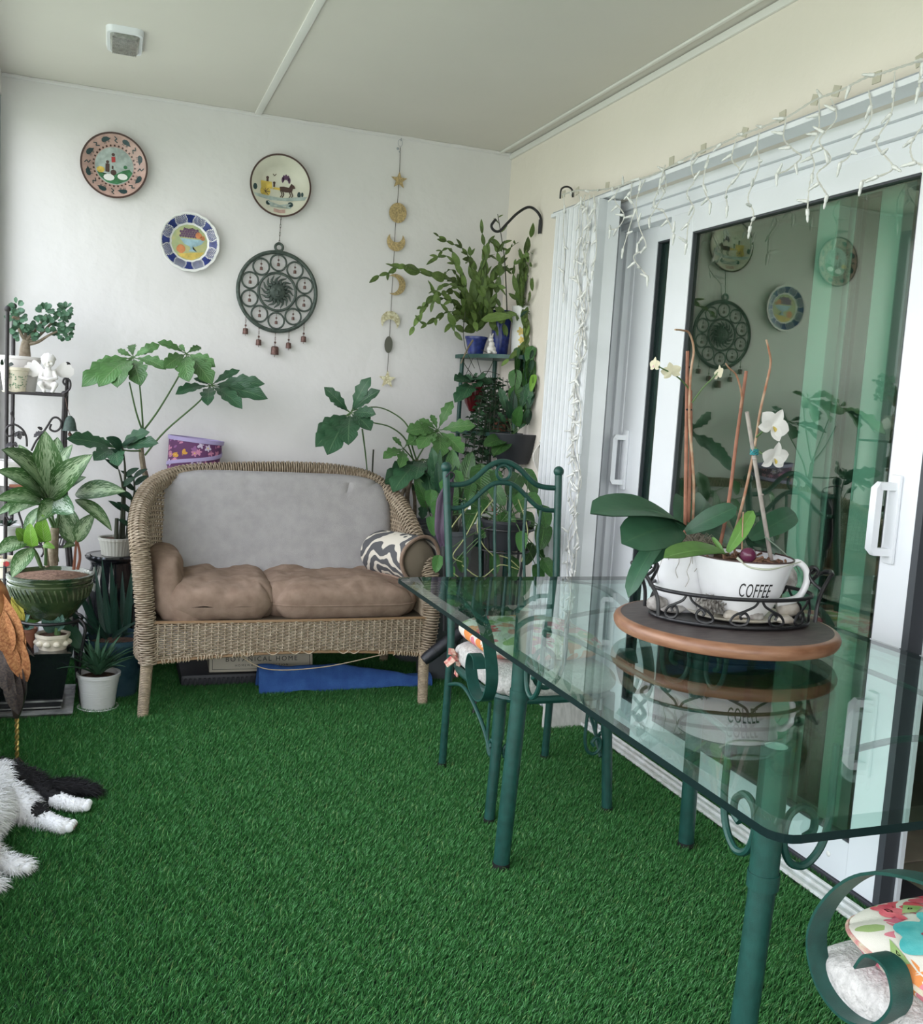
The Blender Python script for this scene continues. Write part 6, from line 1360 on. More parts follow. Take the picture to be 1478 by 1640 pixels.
for a, t, k, w in (((72, 868, 3.84), (68, 824, 3.80), 'lime', 1.1), ((71, 868, 3.84), (56, 838, 3.82), 'lime', .9), ((44, 866, 3.80), (26, 846, 3.76), 'lime', 1.5), ((52, 876, 3.78), (48, 838, 3.76), 'lime', 1.2), ((70, 872, 3.84), (88, 878, 3.80), 'lime', 1.0), ((42, 866, 3.80), (-8, 888, 3.70), 'agl', 1.4), ((52, 878, 3.78), (19, 925, 3.70), 'agl', 1.4)): leaf(T, k, P(a), P(t), w, face=(-.2, -.9, .5))
# --- square black planter with small pots on it
T = thing('square_planter', (-.26, 3.97, 0), 'square black glazed planter with tray on the turf, far left', 'plant pot')
M_tray = mat('silvery_tray_glaze', (.10, .10, .10), .25, col2=(.34, .34, .32), vscale=18, coat=.4)
def taper(b, x0, x1, y0, y1, z0, X0_, X1_, Y0_, Y1_, z1): b.add([(x0, y0, z0), (x1, y0, z0), (x1, y1, z0), (x0, y1, z0), (X0_, Y0_, z1), (X1_, Y0_, z1), (X1_, Y1_, z1), (X0_, Y1_, z1)], [(3, 2, 1, 0), (4, 5, 6, 7), (0, 1, 5, 4), (1, 2, 6, 5), (2, 3, 7, 6), (3, 0, 4, 7)])
ztp = P((100, 1046, 3.81)).z
b = MB(); taper(b, -.40, -.155, 3.835, 4.10, .012, -.43, -.118, 3.80, 4.13, ztp); b.build('body', M_bgl, T, smooth=False)
b = MB(); taper(b, -.43, -.116, 3.798, 4.132, ztp-.012, -.434, -.112, 3.794, 4.136, ztp+.002); b.build('rim', M_bgl, T, smooth=False)
b = MB(); taper(b, -.415, -.145, 3.82, 4.115, .055, -.415, -.145, 3.82, 4.115, .060); taper(b, -.41, -.150, 3.826, 4.11, .03, -.41, -.150, 3.826, 4.11, .034); b.build('groove_bands', M_tray, T, smooth=False)
b = MB(); taper(b, -.42, -.13, 3.80, 4.13, 0, -.442, -.108, 3.775, 4.155, .022); b.build('tray', M_tray, T, smooth=False)
cp = P((84, 1042, 3.86)); ph_ = P((84, 1016, 3.86)).z-ztp
T = pot('relief_pot', (cp.x, 3.875, ztp+.0025), .048, .058, max(.05, ph_), M_cer, 'small cream pot with leaf relief standing on the square black planter', wob=lambda a, z: 1+.03*sin(6*a)*(z > .02))
for k in range(6): a = pi+pi*k/5; b = MB(); b.ball((cp.x+.054*cos(a), 3.875+.054*sin(a), ztp+.028), (.014, .010, .012), 10, 8); b.build('relief_leaf', M_cer, T)
T = thing('broadleaf_succulent', (cp.x, 3.875, ztp+.05), 'blue-green broad leaved succulent in the small cream pot on the black planter', 'plant')
o_ = P((90, 1010, 3.875))
for t in ((70, 985), (68, 1002), (82, 980), (96, 978), (104, 990), (100, 1000), (88, 992)): leaf(T, 'succ', o_, P(t, 3.85), 1.1, face=(-.2, -.9, .4))
stick(T, [P((92, 1018, 3.875)), P((91, 995, 3.87))], .012, .010, M_gst, 'stem')
cp = P((88, 1020, 4.03)); T = pot('white_glazed_pot', (cp.x, 4.04, ztp+.0025), .055, .066, .11, M_white, 'white pot with a leafy plant behind the small cream pot, on the black planter')
T = thing('broadleaf_plant', (cp.x, 4.04, ztp+.095), 'plant with long drooping strap leaves in the white pot on the black planter', 'plant')
o_ = V(cp.x, 4.04, ztp+.10)
for t, Y in (((38, 1000), 3.92), ((50, 960), 4.0), ((120, 982), 3.98), ((132, 1040), 3.90), ((60, 990), 3.9), ((110, 962), 4.0), ((30, 975), 4.0)): leaf(T, 'orchl' if t[0] < 70 and t[1] > 985 else 'orch', o_, P(t, Y), 1.0, face=(-.1, -.8, .6))
cp = P((42, 1040, 3.88)); T = pot('terracotta_pot', (cp.x, 3.90, ztp+.0025), .024, .034, .075, M_terra, 'small terracotta pot on the black planter, left of the cream pot')
T = thing('fading_plant', (cp.x, 3.90, ztp+.065), 'drooping plant with yellowed leaves in the small terracotta pot', 'plant')
for t in ((10, 955), (24, 945), (32, 968), (18, 985)): leaf(T, 'dry', P((36, 1005), 3.9), P(t, 3.87), 1.0)
for t in ((48, 985), (28, 1012), (55, 1005)): leaf(T, 'succ', P((36, 1005), 3.9), P(t, 3.86), .8)
# --- aloe in blue pot, spiky plant in white pot
ap = P((185, 1040, 4.06)); az = P((185, 1035, 3.96)).z
pot('blue_glazed_pot', (ap.x, 4.06, 0), .085, .125, az+.02, M_blgl, 'dark blue glazed pot on the turf beside the left leg of the loveseat', lip=.010)
T = thing('aloe', (ap.x, 4.06, az), 'tall spiky aloe in the dark blue glazed pot', 'plant')
ac = V(ap.x, 4.06, az-.015)
for (bx_, by_), (tx, ty), Yt, w in (((165, 1020), (113, 920), 3.92, 1.2), ((158, 1015), (142, 948), 3.94, 1.3), ((190, 1018), (178, 900), 4.0, 1.5), ((204, 1005), (215, 896), 4.04, 1.4), ((178, 1015), (163, 893), 4.06, 1.1), ((150, 1015), (88, 955), 3.88, .9), ((180, 1022), (225, 992), 3.92, 1.4), ((200, 1015), (196, 915), 4.12, 1.4), ((170, 1020), (152, 905), 4.14, 1.3), ((185, 1020), (226, 940), 4.10, 1.2), ((172, 1022), (130, 985), 3.90, 1.2), ((195, 1020), (222, 1012), 3.90, 1.0), ((185, 1018), (187, 935), 3.95, 1.4)):
    leaf(T, 'aloe', P((bx_, by_), 4.05), P((tx, ty), Yt), w, face=(-.3, -.8, .5))
wp = gz(157, 1136, .0); wp.y = 3.88; wp.x = gz(157, 1128, 0).x; hz = P((157, 1076), 3.88).z
r1_ = (P((194, 1076), 3.88).x-P((122, 1076), 3.88).x)/2
M_wpl = mat('white_ridged_plastic', (.66, .66, .64), .4, bump=.0015, bscale=60, stretch=(.2, .2, 4))
T = pot('white_plastic_pot', (wp.x, 3.88, .010), r1_*.74, r1_*.95, hz-.010, M_wpl, 'white plastic pot on a saucer on the turf, in front of the blue pot', lip=.007)
MB().lathe([(0, -.009), (r1_*.82, -.009), (r1_*.94, .004), (r1_*.91, .006), (r1_*.80, -.004), (0, -.004)], (wp.x, 3.88, .010), 40).build('saucer', M_wpl, T)
T = thing('spiky_plant', (wp.x, 3.88, hz-.02), 'pineapple-like spiky plant in the white plastic pot', 'plant')
for i in range(34):
    a = i*2.4; el = 1.25-.95*(i/34); Ln_ = .09+.07*(i/34); o_ = V(wp.x+.012*cos(a), 3.88+.012*sin(a), hz-.01+.02*(1-i/34)); leaf(T, 'pine', o_, o_+V(cos(a)*cos(el), sin(a)*cos(el), sin(el))*Ln_*1.15, 1.3, face=(-cos(a)*.5, -sin(a)*.5, 1))
for t, Y in (((174, 1025), 3.86), ((141, 1020), 3.87), ((213, 1053), 3.84), ((195, 1015), 3.9), ((120, 1050), 3.9), ((160, 1000), 3.92)): leaf(T, 'pine', V(wp.x, 3.88, hz), P(t, Y), 1.1)
# --- metal bird
M_rustm = mat('rusted_orange_metal', (.24, .085, .03), .55, col2=(.42, .20, .08), vscale=25, metal=.5, bump=.002, bscale=60); M_brz = mat('dark_bronze', (.035, .030, .03), .45, metal=.6, col2=(.08, .06, .05), vscale=30); M_brass = mat('twisted_brass', (.45, .32, .10), .35, metal=.7)
bf = gz(27, 1226, 0); T = thing('metal_bird', (bf.x, bf.y, 0), 'rusty orange metal bird garden sculpture on a thin brass leg, far left', 'sculpture')
BY = bf.y
b = MB(); lg = [V(bf.x, BY, .0), P((28, 1190), BY), P((27, 1148), BY)]
for s_2 in (0, pi): b.tube([lg[0].lerp(lg[2], i/30)+V(.0035*cos(i*.9+s_2), .0035*sin(i*.9+s_2), 0) for i in range(4, 31)], .004, 6)
b.build('brass_leg', M_brass, T)
for a in (-.3, .9, 2.2, 3.6, 5.0): b = MB(); b.tube([V(bf.x, BY, .028), V(bf.x+.018*cos(a), BY+.018*sin(a), .012), V(bf.x+.042*cos(a), BY+.042*sin(a), .003)], [.005, .004, .002], 6); b.build('toe', M_brz, T)
b = MB(); Q = catmull([P((26, 1150), BY), P((28, 1110), BY), P((22, 1060), BY), P((8, 1010), BY+.02)], 6); b.tube(Q, lerpr([.008, .028, .038, .03], len(Q)), 10); b.build('thigh', M_brz, T)
bb = V(bf.x-.07, BY, P((10, 1010), BY).z)
remesh('body', [(bb+V(0, 0, .06), (.05, .055, .11)), (bb+V(-.02, 0, .17), (.035, .04, .09)), ('c', bb+V(-.03, 0, .2), bb+V(-.06, 0, .34), .03, .016), (bb+V(-.065, 0, .36), (.028, .02, .022)), ('c', bb+V(-.08, 0, .36), bb+V(-.14, 0, .345), .012, .003)], M_rustm, T, vox=.006, smooth=3)
leaf_mesh('feather', M_rustm, w=.36, bend=.15, fold=.3, shape='obov', n=8); leaf_mesh('featherd', M_brz, w=.28, bend=.1, fold=.3, shape='obov', n=8)
for a, t, k, w in (((4, 950), (30, 1045), 'feather', 1.1), ((0, 965), (16, 1050), 'feather', 1.1), ((12, 985), (44, 1092), 'feather', .85), ((8, 960), (38, 1050), 'feather', .9), ((2, 1010), (32, 1070), 'feather', .9), ((20, 1000), (55, 1052), 'featherd', .6), ((14, 1040), (30, 1145), 'featherd', 1.0), ((22, 1040), (36, 1120), 'featherd', 1.0), ((5, 1030), (12, 1110), 'featherd', 1.2)): leaf(T, k, P(a, BY-.03), P(t, BY-.05), w, face=(-.2, -1, .1), name='feather')
# --- cat
M_cw = mat('white_fur', (.80, .79, .78), .9, spec=.1); M_cbk = mat('black_fur', (.018, .017, .018), .8, spec=.2); M_pad = mat('pink_paw_pad', (.25, .13, .12), .7)
def cg(x, y, z): return gz(x, y, z)
hip = cg(10, 1290, .08); CATO = V(-.26, 2.85, 0)
T = thing('cat', CATO, 'black and white long haired cat lying on the turf, left edge', 'cat')
paw1 = cg(120, 1290, .03); paw2 = cg(94, 1322, .03); paw3 = cg(22, 1388, .03)
hipc = V(-.30, 2.98, .075); belly = V(-.33, 2.80, .08); chest = V(-.34, 2.58, .08)
bl = [(hipc, (.085, .11, .072)), (belly, (.095, .16, .078)), (chest, (.085, .12, .078)), (V(-.33, 2.42, .085), (.055, .06, .058)), (V(-.315, 2.335, .085), (.052, .055, .048)), (V(-.30, 2.285, .075), (.022, .022, .018)),
      ('c', hipc+V(.02, .02, 0), V(-.20, 3.02, .055), .065, .045), ('c', V(-.20, 3.02, .055), V(-.15, 2.955, .040), .042, .026), ('c', V(-.15, 2.955, .040), paw1, .026, .021), (paw1+V(.012, 0, 0), (.030, .022, .020)),
      ('c', hipc+V(.02, -.04, -.01), V(-.20, 2.86, .045), .058, .040), ('c', V(-.20, 2.86, .045), V(-.16, 2.83, .035), .036, .026), ('c', V(-.16, 2.83, .035), paw2, .026, .022), (paw2+V(.010, -.006, .0), (.028, .022, .022)),
      ('c', chest+V(.02, 0, -.01), V(-.27, 2.60, .04), .045, .032), ('c', V(-.27, 2.60, .04), paw3, .028, .024), (paw3+V(.012, 0, 0), (.030, .024, .022)),
      ('c', chest+V(.02, -.08, -.01), V(-.26, 2.47, .035), .04, .026), (V(-.245, 2.465, .03), (.028, .022, .020))]
for sg in (-1, 1): bl.append(('c', V(-.33+sg*.03, 2.34, .11), V(-.345+sg*.036, 2.345, .145), .016, .005))
def is_black(p):
    if (p-V(-.19, 3.00, .05)).length < .105 and p.x < -.115 and p.y > 2.925: return True
    if p.y > 3.00 and p.x < -.13: return True
    if (p-V(-.158, 2.835, .055)).length < .030: return True
    if p.y < 2.50 and p.x < -.30: return True
    if p.x < -.37 and p.z > .05: return True
    return False
cat = remesh('body', bl, M_cw, T, vox=.008, smooth=5)
cat.data.materials.append(M_cbk)
for pq in cat.data.polygons:
    if is_black(pq.center+CATO): pq.material_index = 1
tl = catmull([V(-.27, 3.07, .05), cg(60, 1268, .035), cg(110, 1262, .035), cg(150, 1268, .03)], 8)
tb = MB(); tb.tube(tl, lerpr([.020, .024, .026, .020, .010], len(tl)), 12); tail = tb.build('tail', M_cbk, T)
for i, (d0_, pw) in enumerate(((V(1, -.15, .1), paw1), (V(1, -.3, .1), paw2), (V(1, -.1, .1), paw3))):
    d = d0_.normalized(); sd = V(-d.y, d.x, 0)
    for k in (-1.5, -.5, .5, 1.5): b = MB(); c_ = pw+d*.034+sd*(k*.0105)-V(0, 0, .002*abs(k)); b.ball(c_, (.012, .0085, .012), 10, 8); b.build('toe', M_cw, T)
    if i == 1:
        for k in (-1, 0, 1): b = MB(); b.ball(pw+d*.043+sd*(k*.012)+V(0, 0, -.004), (.004, .0045, .005), 8, 6); b.build('paw_pad', M_pad, T)
# fur: tapered hair blades over the whole coat, black where the coat is black
fw, fb_ = [], []
def hairs(o, count, L0, L1, lay, force=None):
    me = o.data; off = CATO; me.calc_loop_triangles(); tr = me.loop_triangles; ar = [t.area for t in tr]; tot = sum(ar); acc = []; s0_ = 0
    for a in ar: s0_ += a; acc.append(s0_)
    import bisect
    for k in range(count):
        t = tr[min(len(tr)-1, bisect.bisect(acc, R.random()*tot))]; a, b_, c_ = [me.vertices[i].co for i in t.vertices]; u, v = R.random(), R.random()
        if u+v > 1: u, v = 1-u, 1-v
        p = a+(b_-a)*u+(c_-a)*v+off; n = t.normal; ly = lay(p)
        if p.z < .012: continue
        d = (n*.55+ly*.8+V(R.gauss(0, .25), R.gauss(0, .25), R.gauss(0, .2))).normalized(); L_ = R.uniform(L0, L1)
        if p.x > -.15 and o is cat: L_ *= .35
        sd = d.cross(n)
        if sd.length < 1e-4: continue
        sd = sd.normalized()*.0011; mid = p+d*L_*.55; tip = p+d*L_-V(0, 0, L_*.25)+ly*L_*.2
        (fb_ if (force or is_black(p)) else fw).append((p-sd, p+sd, mid+sd*.7, mid-sd*.7, tip))
hairs(cat, 26000, .010, .026, lambda p: V(.55, .1, -.25) if p.x > -.33 else V(.1, .3, -.1))
hairs(tail, 5000, .018, .040, lambda p: V(1, -.05, 0), True)
for nm, lst, m_ in (('white_fur', fw, M_cw), ('black_fur', fb_, M_cbk)):
    b = MB(); vs = []; fs = []
    for q in lst: o_ = len(vs); vs += q; fs += [(o_, o_+1, o_+2, o_+3), (o_+3, o_+2, o_+4)]
    b.v = [Vector(v) for v in vs]; b.f = fs; b.build(nm, m_, T, fix=False)['kind'] = 'stuff'
b = MB(); b.ball((-.318, 2.292, .092), .006).ball((-.285, 2.296, .088), .006); b.build('eyes', mat('cat_eye', (.30, .32, .06), .1), T); MB().ball((-.297, 2.264, .078), (.006, .004, .004)).build('nose', M_pad, T)
# ================================================================ the planted corner on the right
CX, CY = 1.815, 4.575
A1, B1 = P((741, 562), 4.555), P((872, 562), 4.22)
T = thing('corner_shelf', (1.70, 4.42, 0), 'green metal corner plant shelf beside the shutter', 'shelf')
zc = [1.495, P((745, 785), 4.5).z+.02, .42, .12]
zsh = [1.495, 1.13, .60, .20]
for x, y in ((A1.x, 4.555), (1.80, 4.56), (1.775, 4.20)):
    b = MB(); b.tube([V(x, y, 0), V(x, y, zsh[0])], .011, 10); b.build('post', M_green, T)
q = P((833, 600), 4.30); b = MB(); b.tube([V(q.x, 4.31, 0), V(q.x, 4.31, zsh[0])], .010, 10); b.build('post', M_green, T)
for z in zsh:
    pts = [V(A1.x-.03, 4.575, z), V(A1.x-.03, 4.50, z)]+[V(1.82-(1.82-A1.x+.03)*cos(a), 4.575-(.40)*sin(a), z) for a in [pi/2*i/10 for i in range(2, 11)]]+[V(1.82, 4.575, z)]
    n = len(pts); b = MB(); b.add([p for p in pts]+[p-V(0, 0, .018) for p in pts], [tuple(range(n)), tuple(range(2*n-1, n-1, -1))]+[(i, (i+1) % n, (i+1) % n+n, i+n) for i in range(n)]); b.build('shelf_board', M_green, T, smooth=False)
z0 = zsh[0]+.001
def ssz(y, Y): return P((800, y), Y).z
# pots on the top shelf
c = P((763, 556), 4.44); T = pot('blue_pot', (c.x, 4.45, z0), .036, .052, .085, M_blue, 'short cobalt blue pot at the left end of the corner shelf top')
c = P((803, 556), 4.40); h = P((803, 497), 4.40).z-z0; T = thing('blue_vase', (c.x, 4.42, z0), 'tall cobalt blue vase in the middle of the corner shelf top', 'vase')
MB().lathe([(0, 0), (.034, 0), (.038, .01), (.044, h*.4), (.047, h*.75), (.045, h*.93), (.049, h), (.044, h), (.040, h*.9), (0, h*.85)], (c.x, 4.42, z0), 32).build('body', M_blue, T)
c = P((838, 556), 4.32); h2 = P((838, 491), 4.32).z-z0; T = thing('floral_tin', (c.x+.005, 4.33, z0), 'white planter painted with yellow flowers on the corner shelf top', 'plant pot')
rw = .066
MB().lathe([(0, 0), (rw*.85, 0), (rw*.88, .005), (rw, h2), (rw*.95, h2), (rw*.84, h2*.8), (0, h2*.8)], (c.x+.005, 4.33, z0), 36).build('body', M_white, T)
MB().lathe([(0, h2*.82), (rw*.9, h2*.82), (rw*.9, h2*.80), (0, h2*.80)], (c.x+.005, 4.33, z0), 24).build('soil', M_soil, T)
vc = V(c.x+.005, 4.33, z0)
def on_cyl(polys, nm, m_, lift=.0012):
    b = MB()
    for poly in polys:
        pts = []
        for (a, z) in poly: r = rw*(.88+.12*z/h2)+lift; aa = -pi/2-.45+a; pts.append(vc+V(r*cos(aa), r*sin(aa), z))
        cc_ = sum(pts, V(0, 0, 0))/len(pts); d = V(cc_.x-vc.x, cc_.y-vc.y, 0).normalized(); rr_c = V(cc_.x-vc.x, cc_.y-vc.y, 0).length; b.add([cc_+d*.002]+pts, [(0, i+1, (i+1) % len(pts)+1) for i in range(len(pts))])
    b.build(nm, m_, T, smooth=False, fix=False)
for (a, z, s_) in ((-.25, .115, .30), (-.15, .075, .26), (-.3, .035, .22), (.35, .05, .2)): on_cyl([[(a+(s_*(.55+.45*abs(sin(2.5*t))))*cos(t), z+(s_*.07*(.55+.45*abs(sin(2.5*t))))*sin(t)) for t in [2*pi*i/30 for i in range(30)]]], 'painted_flower', M_yel)
on_cyl([[(-.1, .02), (.05, .06), (.12, .045), (.0, .01)]], 'painted_leaf', M_grn2)
# rabbit figurine
c = P((787, 557), 4.33); s_ = .078
T = thing('rabbit_figurine', (c.x, 4.33, z0), 'small white rabbit figurine between the blue pots on the corner shelf', 'figurine')
o_ = V(c.x, 4.33, z0)
remesh('body', [(o_+V(0, 0, .022), (.022, .020, .022)), (o_+V(-.003, -.008, .045), (.014, .013, .017)), (o_+V(-.010, -.014, .066), (.012, .012, .011)), ('c', o_+V(-.004, -.008, .074), o_+V(.004, .0, .096), .005, .0035), ('c', o_+V(-.012, -.006, .074), o_+V(-.008, .004, .095), .005, .0035), (o_+V(-.016, -.018, .008), (.010, .012, .008)), (o_+V(.020, .008, .014), (.008, .008, .008)), (o_+V(.012, -.014, .008), (.012, .010, .008))], M_bisq, T, vox=.002, smooth=2)
# flat leaved cactus, branches of jointed segments
def branch(T, pts, segs, r=.0025, key='cac', w=1.0, jy=.05, ln=None, m_=None, sides=True):
    Q = catmull([P(p) for p in pts], 8); 
    b = MB(); b.tube(Q, lerpr([r, r*.5], len(Q)), 5); b.build('branch', m_ or M_gst, T)
    tot = sum((Q[i+1]-Q[i]).length for i in range(len(Q)-1)); segs = max(2, min(segs, round(tot/.04)) if tot/segs < .04 else round(tot/.066)); L_ = ln or tot/segs*1.05
    for k in range(segs):
        t = (k+.0)/segs; a = path_at(Q, t); bq = path_at(Q, min(1, t+1.0/segs)); d = (bq-a)
        if d.length < .004: continue
        leaf(T, key, a, a+d*1.05, w*R.uniform(1.0, 1.5), face=(R.uniform(-.8, .4), -.8, R.uniform(-.3, .6)), name='segment')
        if sides and k > 0 and R.random() < .6:
            d2 = (d.normalized()+V(R.uniform(-.9, .9), R.uniform(-.7, .3), R.uniform(-.7, .7))).normalized(); leaf(T, key, a, a+d2*L_*R.uniform(.6, 1.0), w*R.uniform(.8, 1.2), face=(R.uniform(-.8, .4), -.8, R.uniform(-.2, .7)), name='segment')
T = thing('jungle_cactus', (P((763, 540), 4.45).x, 4.45, z0+.07), 'large arching flat-stemmed cactus spreading from the blue pot on the corner shelf', 'plant')
BR = [([(763, 530, 4.45), (760, 507, 4.42), (729, 451, 4.38), (679, 438, 4.34), (626, 424, 4.30)], 6), ([(729, 451, 4.38), (690, 440, 4.28), (650, 425, 4.22), (622, 437, 4.18), (596, 445, 4.16)], 7), ([(763, 530, 4.45), (755, 440, 4.42), (745, 402, 4.4), (718, 388, 4.38), (694, 373, 4.36)], 8),
      ([(763, 530, 4.45), (735, 490, 4.38), (700, 470, 4.32), (675, 500, 4.28), (656, 537, 4.26)], 6), ([(763, 530, 4.45), (720, 480, 4.40), (690, 485, 4.36), (668, 495, 4.30)], 5), ([(765, 530, 4.45), (778, 460, 4.42), (776, 400, 4.40), (770, 362, 4.38)], 6), ([(765, 530, 4.45), (795, 470, 4.40), (800, 420, 4.38), (792, 395, 4.36)], 5),
      ([(765, 530, 4.45), (748, 480, 4.35), (740, 440, 4.30), (715, 410, 4.28), (690, 418, 4.26)], 6), ([(763, 525, 4.42), (740, 505, 4.34), (722, 520, 4.30), (740, 545, 4.26)], 4), ([(765, 525, 4.42), (780, 500, 4.32), (775, 470, 4.28), (762, 440, 4.26)], 4), ([(760, 520, 4.42), (728, 500, 4.36), (705, 505, 4.30), (680, 520, 4.26), (665, 505, 4.24)], 5),
      ([(765, 520, 4.45), (790, 440, 4.45), (815, 400, 4.44), (830, 388, 4.43)], 5), ([(768, 520, 4.4), (800, 500, 4.34), (830, 505, 4.3)], 3), ([(765, 520, 4.42), (770, 470, 4.38), (755, 430, 4.34), (752, 395, 4.30)], 5), ([(760, 525, 4.4), (735, 530, 4.3), (718, 500, 4.28), (700, 480, 4.26), (690, 455, 4.24)], 5), ([(763, 520, 4.4), (745, 470, 4.30), (720, 455, 4.24), (700, 465, 4.20), (690, 500, 4.2)], 6)]
for pts, n in BR: branch(T, pts, n, w=1.05)
for k in range(20):
    x0 = R.uniform(735, 800); tx, ty = R.uniform(690, 830), R.uniform(400, 540); branch(T, [(765+R.uniform(-4, 4), 528, 4.44), ((765+tx)/2+R.uniform(-15, 15), min(500, ty+10)-R.uniform(0, 25), 4.40), (tx, ty, R.uniform(4.22, 4.5))], R.randint(2, 4), w=1.0, sides=True)
stick(T, [P(p) for p in ((757, 545, 4.36), (748, 560, 4.33), (738, 582, 4.3))], .005, .003, M_bst, 'old_branch'); stick(T, [P(p) for p in ((745, 500, 4.3), (742, 530, 4.28), (746, 560, 4.26), (760, 590, 4.26))], .002, .0015, M_dst, 'branch')
T = thing('orchid_cactus', (vc.x, vc.y, z0+h2*.8), 'long strap-leaved cactus trailing up and down from the white floral planter', 'plant')
for pts, n, kk in (([(838, 495, 4.33), (845, 450, 4.32), (862, 410, 4.30), (886, 362, 4.20)], 3, 'cac'), ([(842, 495, 4.33), (870, 460, 4.28), (884, 440, 4.26), (879, 405, 4.26)], 5, 'cac'), ([(835, 495, 4.33), (822, 440, 4.30), (826, 415, 4.30)], 3, 'cac'), ([(840, 495, 4.33), (838, 440, 4.34), (848, 400, 4.34)], 3, 'cac'), ([(845, 495, 4.33), (862, 470, 4.30), (858, 430, 4.30)], 3, 'cac'),
                  ([(842, 495, 4.3), (868, 490, 4.24), (876, 520, 4.22), (860, 560, 4.2)], 4, 'cac'), ([(838, 495, 4.28), (858, 510, 4.22), (852, 560, 4.2), (848, 600, 4.19)], 3, 'cac'), ([(838, 495, 4.28), (846, 540, 4.21), (825, 565, 4.19), (803, 586, 4.18)], 3, 'cac'), ([(838, 492, 4.26), (830, 480, 4.24), (815, 470, 4.24)], 2, 'cac'), ([(842, 495, 4.3), (880, 480, 4.2), (888, 450, 4.18)], 3, 'cac'), ([(845, 500, 4.26), (870, 530, 4.2), (872, 560, 4.19)], 2, 'cac')): branch(T, pts, n, w=.9, key=kk)
for k in range(14): tx, ty = R.uniform(815, 885), R.uniform(405, 520); branch(T, [(838+R.uniform(-6, 6), 496, 4.32), ((838+tx)/2, ty+R.uniform(-10, 30), 4.3), (tx, ty, R.uniform(4.18, 4.36))], 2, w=.85)
leaf(T, 'zz', P((833, 508), 4.22), P((872, 500), 4.19), .9); leaf(T, 'cac', P((770, 512), 4.3), P((822, 507), 4.22), 1.2)
st_(T, ((812, 500, 4.36), (809, 430, 4.36), (806, 400, 4.36), (797, 343, 4.36)), .0032, .0018, M_dst, 'tall_stem')
for a, t in (((802, 372), (813, 360)), ((799, 358), (790, 350)), ((804, 390), (820, 385)), ((798, 348), (806, 344))): leaf(T, 'cac', P(a, 4.36), P(t, 4.34), 1.2)
# dark red hanging pot and its plant
c = P((760, 640), 4.33); T = thing('red_hanging_pot', (c.x, 4.36, P((760, 660), 4.33).z), 'glossy dark red pot hanging under the top of the corner shelf', 'plant pot')
zb, ztq = P((760, 660), 4.33).z, P((760, 612), 4.33).z; rq = .052
MB().lathe([(0, zb), (rq*.25, zb+.003), (rq*.7, zb+(ztq-zb)*.3), (rq*.98, zb+(ztq-zb)*.65), (rq*1.0, ztq), (rq*.92, ztq), (rq*.85, ztq-.02), (0, ztq-.03)], (c.x, 4.36, 0), 32).build('body', mat('oxblood_glaze', (.09, .008, .012), .12, coat=.5), T)
b = MB(); b.tube([V(c.x-rq, 4.36, ztq), V(c.x-.01, 4.36, zsh[0]-.02)], .0015, 5); b.tube([V(c.x+rq, 4.36, ztq), V(c.x+.01, 4.36, zsh[0]-.02)], .0015, 5); b.build('wire', M_blk, T)
def trailing(T, o_, n, spread, drop, key, ln, w=1.0, seedpx=None):
    for k in range(n):
        a = R.random()*6.28; q = spread*sqrt(R.random()); p = o_+V(q*cos(a), q*sin(a)*.7, -drop*R.random()+.03*R.random()); d = V(R.uniform(-1, 1), R.uniform(-1, .2), R.uniform(-1, .5)).normalized(); leaf(T, key, p, p+d*ln*R.uniform(.7, 1.2), w*R.uniform(.85, 1.15), face=(R.uniform(-.6, .3), -.8, R.uniform(0, .8)))
T = thing('dark_houseplant', (c.x, 4.36, ztq-.02), 'dark leaved plant spilling from the red hanging pot', 'plant')
for t, Y in (((727, 610), 4.25), ((740, 640), 4.24), ((752, 600), 4.3), ((770, 620), 4.25), ((790, 612), 4.28), ((745, 600), 4.4), ((765, 598), 4.3), ((775, 606), 4.2), ((728, 645), 4.3)): leaf(T, 'schd', V(c.x, 4.36, ztq), P(t, Y), 1.2)
for pts in (((760, 615, 4.34), (775, 595, 4.32), (800, 600, 4.3)), ((765, 612, 4.34), (745, 585, 4.3), (740, 572, 4.3)), ((772, 610, 4.34), (790, 575, 4.32), (770, 560, 4.32))): st_(T, pts, .002, .0015, M_dst)
# fishbone / fern mass trailing behind
T = thing('trailing_fern', (P((790, 620), 4.42).x, 4.42, zsh[1]), 'mass of dark trailing fern stems hanging down the middle of the corner shelf', 'plant')
for k in range(34):
    x0, y0 = R.uniform(765, 812), R.uniform(600, 640); x1, y1 = x0+R.uniform(-45, 20), R.uniform(690, 790); Yk = R.uniform(4.3, 4.5)
    Q = catmull([P((x0, y0), Yk), P(((x0+x1)/2+R.uniform(-10, 10), (y0+y1)/2), Yk-.04), P((x1, y1), Yk-.05)], 8); b = MB(); b.tube(Q, .0016, 4); b.build('stem', M_dst, T)
    for i in range(9):
        a = path_at(Q, (i+.5)/9)
        for sd in (-1, 1): leaf(T, 'fern', a, a+V(sd*R.uniform(.02, .035), R.uniform(-.02, .01), R.uniform(-.02, .01)), 1.1)
c = P((800, 618), 4.45); pot('black_basket_pot', (c.x, 4.46, zsh[1]+.001), .05, .062, .09, M_gpl, 'dark pot on the second shelf of the corner stand')
